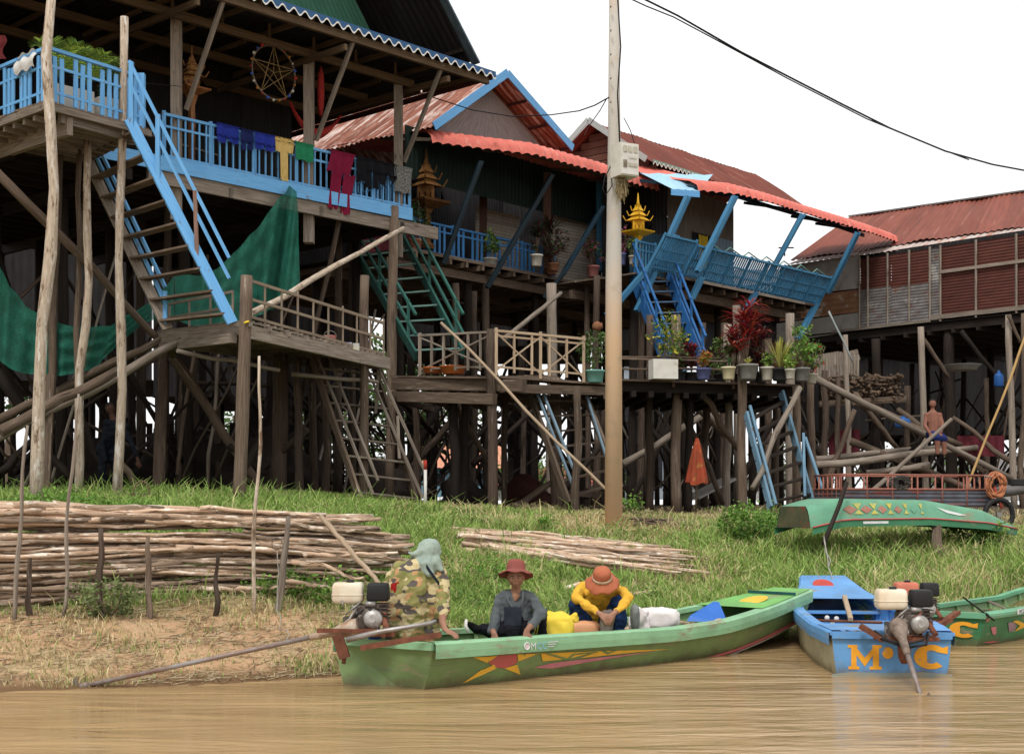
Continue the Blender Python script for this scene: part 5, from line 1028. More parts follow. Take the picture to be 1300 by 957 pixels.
wire([P(a, b, Y) for a, b, Y in ((773, 124, 23.95), (755, 134, 25), (735, 141, 26), (700, 146, 28), (650, 148, 29), (600, 140, 30), (550, 124, 30.4), (505, 108, 30.6))], .012, 'black cable running from the pole to the dark veranda')
wire([P(a, b, Y) for a, b, Y in ((784, -5, 23.8), (788, 60, 23.78), (784, 120, 23.78), (787, 185, 23.7))], .014, 'cable running down the front of the pole')
wire([P(a, b, Y) for a, b, Y in ((792, 150, 23.8), (800, 165, 24), (806, 184, 23.7))], .008, 'short wire looping above the meter cabinet')
wire([P(a, b, Y) for a, b, Y in ((776, 210, 23.8), (768, 225, 23.75), (765, 240, 23.75), (769, 248, 23.75), (777, 236, 23.8), (776, 222, 23.8))], .01, 'thin wire loop hanging beside the meter cabinet')
wire([P(a, b, Y) for a, b, Y in ((770, 126, 23.9), (762, 140, 25), (748, 160, 32), (742, 172, 39))], .01, 'thin wire dropping from the pole to the brown gable')
wire([P(a, b, Y) for a, b, Y in ((-10, 155, 22), (120, 100, 24), (230, 110, 26))], .006, 'thin line crossing the dark room of the big house')
# ================================================================== laundry, nets, veranda things
def cloth(name, label, cat, fn, mat, nu=14, nv=12, thick=0, group=None):
    mb = MB(); mb.grid(fn, nu, nv, uvs=(1, 1)); return tag(mb.build(name, mat), label, cat, group)
def fab(name, c, v=None, trans=.15, **k): return M('fabric_'+name, c, v or tuple(x*.7 for x in c), 6, rough=.9, bump=.3, trans=trans, spec=.1, randv=.1, **k)
def hung(u0, u1, drop, mat, label, kind='cloth', legs=None, name='hanging_cloth', cat='clothing', skew=0, zt=8.9):
    """cloth folded over the veranda top rail of the first house"""
    sd_ = R(0, 9)
    def body(a, b, z0, z1, mb, tp=0):
        def fn(u, v):
            uu = a+(b-a)*u; c_ = (a+b)/2; uu = c_+(uu-c_)*(1-tp*v)+skew*v
            z = z0+(z1-z0)*v+.012*math.sin(u*9+sd_); return f1(uu, .13+.025*math.sin(uu*26+sd_)*(.3+v)+.03*(v < .02), z)
        mb.grid(fn, 12, 8)
    mb = MB(); mb.grid(lambda u, v: f1(u0+(u1-u0)*u, .13-.16*v, zt+.04*math.sin(v*math.pi)), 8, 4)
    if legs:
        mid = zt-drop*legs; body(u0, u1, zt, mid, mb); c_ = (u0+u1)/2; body(u0, c_-.02, mid, zt-drop*R(.9, 1), mb, .15); body(c_+.02, u1, mid, zt-drop*R(.75, 1), mb, .15)
    else: body(u0, u1, zt, zt-drop, mb, R(0, .12))
    tag(mb.build(name, mat), label, cat, 'laundry on the veranda rail')
hung(.95, 1.45, .36, fab('royal', (.03, .05, .36)), 'royal blue shorts with white edge at the left end of the washing', legs=.6)
hung(1.5, 1.78, .42, fab('navy', (.02, .03, .13)), 'small navy garment between two royal blue shorts', legs=.55)
hung(1.82, 2.3, .34, fab('royal', (.03, .05, .36)), 'second royal blue shorts, touching the yellow cloth', legs=.6)
hung(2.32, 2.78, .30, fab('yellow', (.78, .56, .20)), 'pale yellow shirt hanging low on the rail', legs=.2); hung(2.42, 2.62, .82, MATS['fabric_yellow'], 'long yellow sleeve hanging beneath the yellow shirt')
hung(2.80, 3.25, .34, fab('green', (.03, .28, .13)), 'small green cloth between the yellow shirt and the post')
hung(3.72, 4.35, 1.25, fab('maroon', (.24, .015, .05)), 'maroon trousers hanging furthest down the veranda rail', legs=.35, skew=-.12)
hung(4.38, 4.62, .5, fab('black', (.012, .012, .015)), 'narrow black garment right beside the maroon trousers')
hung(4.62, 5.0, .62, MATS['fabric_black'], 'black trousers in the middle of the dark washing', legs=.4)
hung(5.0, 5.5, .5, MATS['fabric_black'], 'black shirt with a small white mark', legs=.5)
hung(5.45, 5.95, .55, M('fabric_grey_pattern', (.02, .02, .02), (.30, .30, .28), 14, trans=.1), 'black and grey patterned cloth at the right end of the rail')
MB().poly([f1(5.15, .18, 8.66), f1(5.22, .18, 8.66), f1(5.22, .18, 8.6), f1(5.15, .18, 8.6)])
w_ = cloth('white_cloth', 'white cloth thrown over the corner of the balcony rail', 'cloth', lambda u, v: f1(-3.62+.04*math.sin(v*6), 1.15+u*.62, 8.86+.06*math.sin(v*math.pi)-v*.28-.03*math.sin(u*13)), fab('white', (.78, .76, .72)), 12, 8)
cloth('pink_cloth', 'coral pink cloth hanging at the far left edge of the balcony', 'cloth', lambda u, v: P(-12+u*18+3*math.sin(v*7), 45+v*30, 24.6+.1*math.sin(u*8)), fab('pink', (.55, .12, .13)), 8, 8)
# green shade net slung under the house
net_m = bpy.data.materials.new('green_net'); net_m.use_nodes = True; nt = net_m.node_tree; N = nt.nodes; L = nt.links; bs = N['Principled BSDF']; tc = N.new('ShaderNodeTexCoord')
nn = N.new('ShaderNodeTexNoise'); nn.inputs['Scale'].default_value = 4; nn.inputs['Detail'].default_value = 6; L.new(tc.outputs['Object'], nn.inputs['Vector'])
c1 = mixc(rng_(nn.outputs['Fac'], .35, .65), (.018, .23, .155), (.010, .14, .095)); nf = N.new('ShaderNodeTexNoise'); nf.inputs['Scale'].default_value = 70; L.new(tc.outputs['Object'], nf.inputs['Vector']); c1 = mixc(rng_(nf.outputs['Fac'], .45, .62), c1, (.006, .085, .055)); L.new(c1, bs.inputs['Base Color']); bs.inputs['Roughness'].default_value = .8
tl = N.new('ShaderNodeBsdfTranslucent'); L.new(c1, tl.inputs[0]); tp = N.new('ShaderNodeBsdfTransparent'); m1 = N.new('ShaderNodeMixShader'); m1.inputs[0].default_value = .25; m2 = N.new('ShaderNodeMixShader'); m2.inputs[0].default_value = .16
L.new(bs.outputs[0], m1.inputs[1]); L.new(tl.outputs[0], m1.inputs[2]); L.new(m1.outputs[0], m2.inputs[1]); L.new(tp.outputs[0], m2.inputs[2]); L.new(m2.outputs[0], N['Material Output'].inputs[0])
cols_ = [(-12, 318, -12, 452, 24.4), (0, 338, 0, 458, 24.4), (14, 365, 14, 468, 24.4), (32, 388, 32, 474, 24.45), (55, 402, 60, 478, 24.5), (80, 411, 84, 478, 24.6), (105, 416, 106, 470, 24.7), (140, 412, 128, 462, 24.9), (168, 398, 150, 440, 25.1), (190, 383, 178, 412, 25.4), (208, 366, 205, 400, 25.7), (222, 350, 222, 405, 25.9)]
cols2 = [(222, 350, 222, 405, 25.9), (250, 350, 245, 414, 26.2), (275, 342, 268, 415, 26.5), (300, 318, 290, 412, 26.8), (320, 296, 305, 408, 27), (340, 270, 325, 402, 27.3), (356, 250, 338, 398, 27.5), (367, 236, 346, 392, 27.7), (371, 238, 356, 380, 27.6), (377, 245, 368, 372, 27.5), (379, 300, 380, 362, 27.5)]
def netsheet(cs, label, sd_, fold=.09):
    def fn(u, v):
        q = u*(len(cs)-1); k = min(int(q), len(cs)-2); t = q-k; a, b = cs[k], cs[k+1]; t = t*t*(3-2*t)*.5+t*.5
        x0, y0, x1, y1, Y = (a[i]*(1-t)+b[i]*t for i in range(5)); p = P(x0+(x1-x0)*v, y0+(y1-y0)*v, Y)
        return p+V(0, fold*math.sin(u*23+sd_)*(.35+v*.65)+.035*math.sin(u*61+v*3)+.03*math.sin(v*21+u*3)*(1-abs(2*u-1)), .012*math.sin(u*37+v*9))
    return cloth('shade_net', label, 'net', fn, net_m, 60, 22)
netsheet(cols_, 'green shade net sagging between the pale trunks', 1, .12); netsheet(cols2, 'green shade net pulled up to a point below the veranda', 4)
# ring ornament
rg = thing('ring_ornament', f1(2.3, .15, 9.85), 'big round wheel ornament with star cords hung under the dark veranda roof', 'ornament')
mb = MB(); rc = f1(2.3, .1, 10.15); pr = lambda a, r=.52: rc+f1.u*(r*math.cos(a))+V(0, 0, r*math.sin(a))
mb.tube([pr(t) for t in np.linspace(0, 2*math.pi, 41)], .02, 6); mb.build('hoop', w_brown, rg)
mb = MB()
for k in range(5): mb.tube([pr(math.pi/2+k*2*math.pi/5), pr(math.pi/2+(k+2)*2*math.pi/5)], .007, 5)
for k in range(5): mb.tube([pr(math.pi/2+k*2*math.pi/5), rc], .006, 5)
mb.build('star_cord', M('cord_gold', (.35, .24, .10), (.2, .13, .06), 5), rg)
bead = [M('bead_%s' % n, c, rough=.4) for n, c in (('red', (.4, .04, .03)), ('blue', (.05, .12, .45)), ('white', (.6, .58, .5)), ('orange', (.5, .2, .04)))]
for k in range(24): o_ = MB().ball(pr(k*2*math.pi/24, .54)+V(0, -.03, 0), R(.022, .04), 8).build('tassel', bead[k % 4], rg)
MB().tube([pr(math.pi/2), rc+V(0, 0, .62)], .006, 5).build('cord', w_brown, rg)
hm = thing('red_hammock', f1(3.6, -.3, 9.0), 'red hammock bunched up against the dark veranda post', 'hammock')
mb = MB(); mb.tube([f1(3.6, -.05, z) for z in (10.6, 10.4, 10.1, 9.8, 9.6)], [.03, .1, .12, .1, .05], 10, squash=.6); mb.build('bundle', fab('red', (.36, .035, .03)), hm)
MB().grid(lambda u, v: f1(2.9+u*1.3, -.2+.1*math.sin(v*3), 9.75-.38*math.sin(u*math.pi)**.7-v*.22*math.sin(u*math.pi)), 16, 5).build('sling', MATS['fabric_red'], hm)

# ---------------- spirit houses
def spirit(c, s, mb_, mr, mt, label, col=.9):
    t = thing('spirit_house', c, label, 'shrine'); c = Vector(c); mb = MB()
    mb.lathe(c, [(.16*s, 0), (.16*s, .06*s), (.09*s, .12*s), (.075*s, .3*s), (.085*s, col*s*.7), (.07*s, col*s*.85), (.15*s, col*s)], 4, tone=.5, sm=False); mb.build('pedestal', mb_, t)
    z = col*s; mb = MB(); mb.lathe(c+V(0, 0, z), [(.2*s, 0), (.44*s, .09*s), (.46*s, .13*s), (.42*s, .13*s)], 4, sm=False); mb.build('tray', mt, t)
    mb = MB()
    for sx, sy in ((1, 1), (1, -1), (-1, 1), (-1, -1)):
        for k in range(6): a, b = V(sx*.3, sy*.3, 0)*s, V(sx*.3, -sy*.3, 0)*s; q = a.lerp(b, k/6); mb.beam(c+q+V(0, 0, z+.13*s), c+q+V(0, 0, z+.24*s), .018*s, .018*s); q = V(q.y, q.x, 0); mb.beam(c+q+V(0, 0, z+.13*s), c+q+V(0, 0, z+.24*s), .018*s, .018*s)
    mb.build('fence', mt, t)
    MB().box(c+V(0, 0, z+.27*s), .3*s, .3*s, .28*s).build('body', mb_, t)
    mb = MB(); zz = z+.4*s
    for k, r in enumerate((.32, .24, .16)):
        mb.lathe(c+V(0, 0, zz), [(r*s, 0), (r*.55*s, .09*s), (r*.5*s, .15*s)], 4, sm=False)
        for a in range(4): d_ = V(math.cos(a*math.pi/2), math.sin(a*math.pi/2), 0)*s; mb.beam(c+d_*r+V(0, 0, zz), c+d_*(r*1.25)+V(0, 0, zz+.13*s), .025*s, .02*s)
        zz += .13*s
    mb.lathe(c+V(0, 0, zz), [(.07*s, 0), (.03*s, .12*s), (.008*s, .34*s)], 8); mb.build('roof', mr, t); return t
g_red = M('shrine_red', (.15, .04, .02), (.30, .15, .05), 14, coord='Object', rough=.5); g_gold = M('shrine_gold', (.30, .16, .05), (.13, .05, .025), 12, coord='Object', rough=.5); g_dk = M('shrine_dark_gold', (.16, .075, .02), (.07, .03, .012), 12, coord='Object'); g_yel = M('shrine_yellow', (.72, .42, .02), (.55, .28, .02), 8, coord='Object', rough=.5)
spirit(f1(.72, -.35, FL), .82, g_red, g_gold, g_red, 'red and gold spirit house on a pillar behind the blue veranda rail', 1.8)
spirit(P(541, 316, 34.2), 1.3, g_dk, g_dk, g_dk, 'dim brown and gold spirit house in the shade of the coral awning', .75)
spirit(P(810, 338, 35.6), .95, g_yel, g_yel, g_yel, 'bright yellow spirit house just right of the utility pole', .8)
# ---------------- potted plants
def blades(c, n, L, w, cols, rng, up=.6, droop=.5, seg=4):
    """arching strap leaves"""
    a = rng.uniform(0, 2*math.pi, n); el = rng.uniform(up-.35, up+.45, n); LL = L*rng.uniform(.6, 1.1, n); vs = []; fs = []; cs = []
    for i in range(n):
        d = np.array([math.cos(a[i])*math.cos(el[i]), math.sin(a[i])*math.cos(el[i]), math.sin(el[i])]); s = np.array([-math.sin(a[i]), math.cos(a[i]), 0]); b0 = len(vs); cc = np.array(cols[rng.integers(0, len(cols))])*rng.uniform(.6, 1.3)
        for k in range(seg+1):
            t = k/seg; p = np.array(c)+d*LL[i]*t+np.array([0, 0, -droop*LL[i]*t*t]); ww = w*(.35+1.3*t)*(1-t)**.6+.002 if t < 1 else .001; vs += [p-s*ww, p+s*ww]; cs += [cc, cc]
        for k in range(seg): fs.append((b0+2*k, b0+2*k+1, b0+2*k+3, b0+2*k+2))
    return np.array(vs), np.array(fs), np.array(cs)
def merge(ps):
    v = []; f = []; c = []; o = 0
    for a, b, d in ps: v.append(a); f.append(b+o); c.append(d); o += len(a)
    return np.concatenate(v), np.concatenate(f), np.concatenate(c)
def pot(c, r, h, mat, t, kind='round'):
    if kind == 'box': MB().box(Vector(c)+V(0, 0, h/2), r*2, r*1.3, h, rz=.2).build('pot', mat, t)
    else: MB().lathe(c, [(r*.7, 0), (r*.78, h*.1), (r*.95, h*.85), (r*1.06, h*.87), (r*1.06, h), (r*.9, h)], 16).build('pot', mat, t)
def plant(px, py, Y, kind, H, pr_, ph, pm, label, seed, cols=None, pk='round', off=0, dense=1.0):
    rng = np.random.default_rng(seed); random.seed(seed); c = P(px, py, Y); t = thing('potted_plant', c, label, 'potted plant', 'potted plants'); pot(c, pr_, ph, pm, t, pk); top = c+V(0, 0, ph)
    ps = []
    if kind == 'palm':
        for k in range(9):
            a = k*2.4; d = V(math.cos(a)*.6, math.sin(a)*.6, R(.9, 1.5)).normalized(); pts = [top+V(0, 0, .1)+d*H*t_-V(0, 0, H*.45*t_*t_*t_) for t_ in np.linspace(0, 1, 9)]
            MB().tube(pts, .008, 4, caps=False).build('stem', M('stem_green', (.14, .2, .05)), t)
            s = d.cross(V(0, 0, 1)).normalized()
            for j in range(2, 9):
                for q in (pts[j], pts[j].lerp(pts[j-1], .33), pts[j].lerp(pts[j-1], .66)):
                    for sg in (1, -1):
                        e = q+s*sg*H*.26*(1.15-j/10)+d*H*.12-V(0, 0, H*.05); w_ = d*.011; ps.append((np.array([q-w_, q+w_, e+w_*.2, e-w_*.2]), np.array([[0, 1, 2, 3]]), np.array([cols[rng.integers(0, len(cols))]]*4)*rng.uniform(.6, 1.3)))
    elif kind == 'cord':
        for k in range(int(4*dense)):
            b = top+V(R(-.12, .12), R(-.12, .12), H*R(.25, .85)); MB().tube([top, b], .012, 5).build('stem', w_brown, t)
            for z in (0, -.08, -.16): ps.append(blades(b+V(0, 0, z), 14, H*.38, .022, cols, rng, .5-z, .35))
    elif kind == 'grassy': ps.append(blades(top, int(90*dense), H, .014, cols, rng, 1.15, .25, 5))
    elif kind == 'bush' or kind == 'small':
        for k in range(5): MB().tube(wpath(top-V(0, 0, .03), top+V(R(-.35, .35)*H, R(-.3, .3)*H, H*R(.5, .95)), 5, .02), .008, 5).build('stem', w_brown, t)
        p = clumpcloud((top.x+off, top.y, top.z+H*.52), H*.36, H*.34, H*.46, 22, int(20*dense), H*.07, rng); ps.append(leaves(p, .055+.03*H, cols, 1.8, rng))
    v, f, cc = merge(ps); raw('leaves', v, f, cc, t)
red_ = [(.38, .035, .03), (.28, .02, .04), (.45, .10, .05), (.14, .04, .05)]; dkr = [(.12, .02, .03), (.07, .02, .03), (.06, .05, .03)]; yel = [(.50, .48, .10), (.36, .40, .08), (.55, .52, .2)]; dg = [(.03, .07, .02), (.05, .10, .03)]; lime = [(.25, .38, .06), (.18, .3, .05), (.32, .42, .1)]; orr = [(.45, .12, .03), (.4, .25, .04), (.2, .25, .05)]
bk_w = M('bucket_white', (.52, .49, .42), (.38, .34, .28), 5, coord='Object'); bk_g = M('bucket_grey', (.24, .24, .22), (.14, .13, .12), 5, coord='Object'); bk_b = M('bucket_black', (.025, .025, .028), (.04, .04, .04), 5, coord='Object'); bk_v = M('pot_violet', (.12, .13, .28), (.08, .09, .2), 5, coord='Object'); pt_m = M('pot_mint', (.18, .38, .33), (.12, .28, .24), 5, coord='Object'); pt_c = M('pot_clay', (.33, .15, .08), (.2, .09, .05), 5, coord='Object'); bk_c = M('bucket_cream', (.62, .56, .36), (.48, .42, .26), 5, coord='Object')
zf = 4.18
def PP(px, Y): q = P(px, 480, Y); return 640-(zf-CZ)/Y*F
for (px, Y, kind, H, r, h, pm, lab, cols, pk, off, de) in (
    (842, 27.6, 'bush', .95, .25, .38, foam, 'yellow-flowering shrub growing from a white foam box', [(.5, .45, .05), (.10, .18, .04), (.14, .22, .05), (.07, .13, .03)], 'box', .1, .9),
    (893, 27.7, 'small', .36, .15, .22, bk_v, 'low orange-leaved plant in a violet pot', orr, 'round', 0, .8),
    (878, 28.3, 'cord', .85, .14, .2, bk_b, 'dark red spiky plant leaning behind the violet pot', red_[:2]+dkr, 'round', 0, 1.2),
    (862, 28.1, 'bush', .55, .11, .2, bk_b, 'dusky shrub between the foam box and the violet pot', dkr+GRN, 'round', 0, .8),
    (934, 28.6, 'cord', 1.1, .13, .2, bk_b, 'red spiky plant just behind the tallest crimson one', red_, 'round', 0, 1.5),
    (966, 28.5, 'cord', 1.0, .13, .2, bk_b, 'drooping dark red plant right of the tallest crimson one', red_[1:3]+dkr, 'round', 0, 1.3),
    (1030, 28.6, 'bush', .7, .12, .2, bk_w, 'small green plant with red flowers at the platform edge', GRN+[(.4, .05, .04)], 'round', 0, .8),
    (925, 27.7, 'grassy', .32, .14, .25, bk_c, 'thin upright plant in a cream bucket', dg, 'round', 0, .15),
    (948, 28.0, 'cord', 1.45, .19, .32, bk_g, 'tall crimson spiky plant in a dented grey bucket', red_, 'round', 0, 2.2),
    (950, 27.7, 'grassy', .18, .19, .3, bk_g, 'grey bucket fringed with short yellow leaves', yel, 'round', 0, .6),
    (974, 27.9, 'small', .30, .13, .27, bk_w, 'small green plant in a stained white bucket', lime[1:]+dg, 'round', 0, .8),
    (990, 27.9, 'grassy', .80, .18, .24, bk_b, 'tall yellow-striped grassy plant in a black tub', yel, 'round', 0, 1.3),
    (1003, 27.6, 'small', .32, .10, .2, bk_w, 'bright lime plant in a narrow white bucket', lime, 'round', 0, .9),
    (1018, 28.1, 'bush', .85, .16, .27, bk_g, 'tall green leafy plant at the right end of the platform', BR, 'round', 0, 1.1),
    (915, 28.6, 'bush', .75, .12, .2, bk_b, 'wispy green plant by the grey post', GRN, 'round', 0, .7),
    (905, 29.8, 'cord', 1.0, .12, .2, bk_b, 'dusky purple spiky plant at the back of the platform', dkr, 'round', 0, 1.2),
    (755, 27.2, 'bush', .85, .19, .24, pt_m, 'dark green shrub in a mint green pot left of the utility pole', dg+GRN, 'round', 0, 1.1)):
    plant(px, PP(px, Y) if px != 755 else 486, Y, kind, H, r, h, pm, lab, int(px*7+Y*10), cols, pk, off, de)
zf = F2
for (px, Y, kind, H, r, h, pm, lab, cols, de) in (
    (621, 36, 'bush', .75, .2, .22, bk_w, 'big-leaved green plant in a pale bowl on the second veranda', lime[:2]+GRN, 1.0),
    (681, 35.9, 'cord', .95, .16, .3, bk_w, 'dark spindly plant in a white bucket at the edge of the second veranda', dkr+dg, 1.3),
    (703, 36.6, 'bush', .95, .15, .2, pt_c, 'dark creeping plant around the veranda post', dkr+dg, 1.0),
    (700, 37.2, 'cord', 1.5, .15, .2, pt_c, 'tall dark spiky plant at the veranda post', dkr+dg, 1.2),
    (753, 37.6, 'bush', .8, .17, .3, M('pot_pink', (.38, .15, .13), (.25, .1, .1), 5, coord='Object'), 'flowering plant in a pinkish pot on the veranda left of the pole', [(.35, .08, .15), (.06, .1, .03), (.1, .14, .04)], .9),
    (527, 33.8, 'bush', .9, .16, .3, pt_c, 'dark leafy plant in a square clay pot beside the laundry', dg, 1.0),
    (803, 35.6, 'small', .45, .1, .22, bk_w, 'small green plant in a white pot by the yellow spirit house', lime[1:]+dg, .9),
    (790, 35.7, 'bush', .7, .1, .3, bk_v, 'pink-flowered plant beside the yellow spirit house', [(.45, .12, .25), (.1, .15, .05)], .8)):
    plant(px, PP(px, Y), Y, kind, H, r, h, pm, lab, int(px*3), cols, 'round', 0, de)
fm_ = lambda u, v, w_, lab: tag(MB().box(f1(u, v, FL+.2), w_, .45, .4, rz=math.atan2(f1.u.y, f1.u.x)).build('foam_box', foam), lab, 'box', 'foam boxes on the balcony')
fm_(-2.95, 1.55, .72, 'white foam box behind the corner of the balcony railing'); fm_(-2.1, 1.45, .62, 'white foam box behind the right end of the balcony railing')
for (u, v, lab, sd_) in ((-3.05, 1.5, 'small palm with yellow-green fronds at the balcony corner', 3), (-2.45, 1.35, 'young palm in the middle of the balcony', 5)):
    c = f1(u, v, FL+.36); plant(CX+c.x/c.y*F, 640-(c.z-CZ)/c.y*F, c.y, 'palm', 1.02, .1, .12, bk_b, lab, sd_, [(.40, .50, .08), (.26, .40, .06), (.14, .25, .05)])
c = f1(-1.95, 1.3, FL+.36); plant(CX+c.x/c.y*F, 640-(c.z-CZ)/c.y*F, c.y, 'cord', .8, .1, .12, bk_b, 'spiky green dracaena behind the thin pale trunk', 8, [(.28, .36, .1), (.12, .2, .04)], dense=1.6)
# ---------------- small goods
def basin(px, py, Y, r, h, mat, label, name='basin'): return tag(MB().lathe(P(px, py, Y), [(r*.75, 0), (r, h), (r*1.04, h), (r*.95, h-.02), (r*.7, .03)], 20).build(name, mat), label, 'basin')
m_or = M('plastic_orange', (.62, .20, .05), (.5, .14, .04), 3, rough=.4)
basin(550, 474, 27.6, .22, .11, m_or, 'orange plastic basin under the left part of the pale railing'); basin(575, 475, 27.3, .26, .15, m_or, 'larger orange basin beside the railing corner')
basin(1222, 470, 40, .5, .15, M('basin_grey', (.45, .47, .47), (.3, .3, .3), 3), 'wide grey basin on the rack beneath the long house')
bk_ = thing('red_bucket', P(419, 438, 26), 'small red and white bucket on the wooden landing', 'bucket'); MB().lathe(P(419, 441, 25.6), [(.09, 0), (.115, .2), (.12, .21)], 16).build('body', M('bucket_red', (.45, .06, .07), (.6, .45, .4), 14, coord='Object'), bk_); MB().tube([P(419, 441, 25.6)+V(.115*math.cos(a), 0, .2+.1*math.sin(a)) for a in np.linspace(0, math.pi, 9)], .005, 5).build('handle', steel, bk_)
tag(MB().box(P(441, 442, 25.9), .14, .14, .2, rz=.3).build('detergent_pack', M('pack_blue', (.12, .16, .5), (.6, .6, .65), 12, coord='Object')), 'blue and white packet standing on the landing', 'packet'); tag(MB().box(P(452, 443, 25.95), .12, .12, .2, rz=.1).build('detergent_pack', M('pack_yellow', (.5, .48, .25), (.3, .32, .5), 12, coord='Object')), 'yellow and grey packet next to the blue packet', 'packet')
tag(MB().tube([P(310, 410, 22.8), P(316, 408, 22.85)], .02, 6).build('yellow_tool', M('plastic_yellow', (.7, .5, .04))), 'short yellow tool handle at the landing corner', 'tool')
# folded orange parasol and its pole
pa = thing('folded_parasol', G(883, 27), 'closed faded orange parasol standing under the flower platform', 'parasol'); c = G(883, 27)
MB().tube([c, V(c.x+.05, 27, P(0, 560, 27).z)], .02, 8).build('pole', w_brown, pa); zt_, zb = P(0, 556, 27).z, P(0, 614, 27).z
mb = MB(); cc_ = V(c.x+.03, 27, 0)
mb.grid(lambda u, v: cc_+V(math.cos(u*2*math.pi)*(.02+.16*v**.8)*(1+.3*math.sin(u*10*math.pi)), math.sin(u*2*math.pi)*(.02+.16*v**.8)*(1+.3*math.sin(u*10*math.pi)), zt_+(zb-zt_)*v+.03*math.sin(u*16)*v), 50, 8)
mb.build('canopy', M('parasol_orange', (.42, .075, .035), (.26, .06, .03), 5, coord='Object', patch=((.42, .20, .06), (.12, .10, .05)), ps=7, plo=.57, bump=.3, trans=.1), pa)
cb = thing('concrete_ramp', G(905, 30), 'pale plank lying aslant in the shade behind the parasol', 'plank'); MB().beam(P(878, 632, 30), P(925, 608, 31), .4, .05).build('board', c_grey, cb)
# survey stake with red top
sk = thing('marker_post', G(540, 24.5), 'thin white marker post with red top in the grass by the ladder', 'post'); c = G(540, 24.5)
MB().tube([c-V(0, 0, .1), V(c.x, c.y, P(0, 596, 24.5).z)], .028, 10).build('shaft', white, sk); MB().tube([V(c.x, c.y, P(0, 596, 24.5).z), V(c.x, c.y, P(0, 584, 24.5).z)], [.03, .026], 10).build('cap', M('paint_red', (.5, .06, .04)), sk)
# basket
bs_ = thing('wicker_basket', G(172, 22.8), 'long woven basket with a hoop handle behind the pole stack', 'basket'); c = G(174, 22.6, .02); m_w = M('wicker', (.22, .15, .10), (.10, .065, .045), 5, (1, 12, 1), bump=.8)
mb = MB(); mb.grid(lambda u, v: c+V(math.cos(u*6.283)*(.26+.05*v)+.0, math.sin(u*6.283)*(.14+.04*v), .2*v+.004*math.sin(u*120+v*60)), 60, 8); mb.build('body', m_w, bs_)
MB().tube([c+V(.1+.13*math.cos(a), -.1, .18+.22*math.sin(a)) for a in np.linspace(0, math.pi, 12)], .012, 6).build('handle', m_w, bs_)
# clay pot hanging under house, lamp bits
tag(MB().lathe(P(752, 416, 36), [(.05, 0), (.14, .08), (.15, .16), (.08, .22), (.09, .26)], 16, axis=V(1, 0, .2)).build('clay_jar', pt_c), 'small clay jar hanging under the second veranda', 'jar')
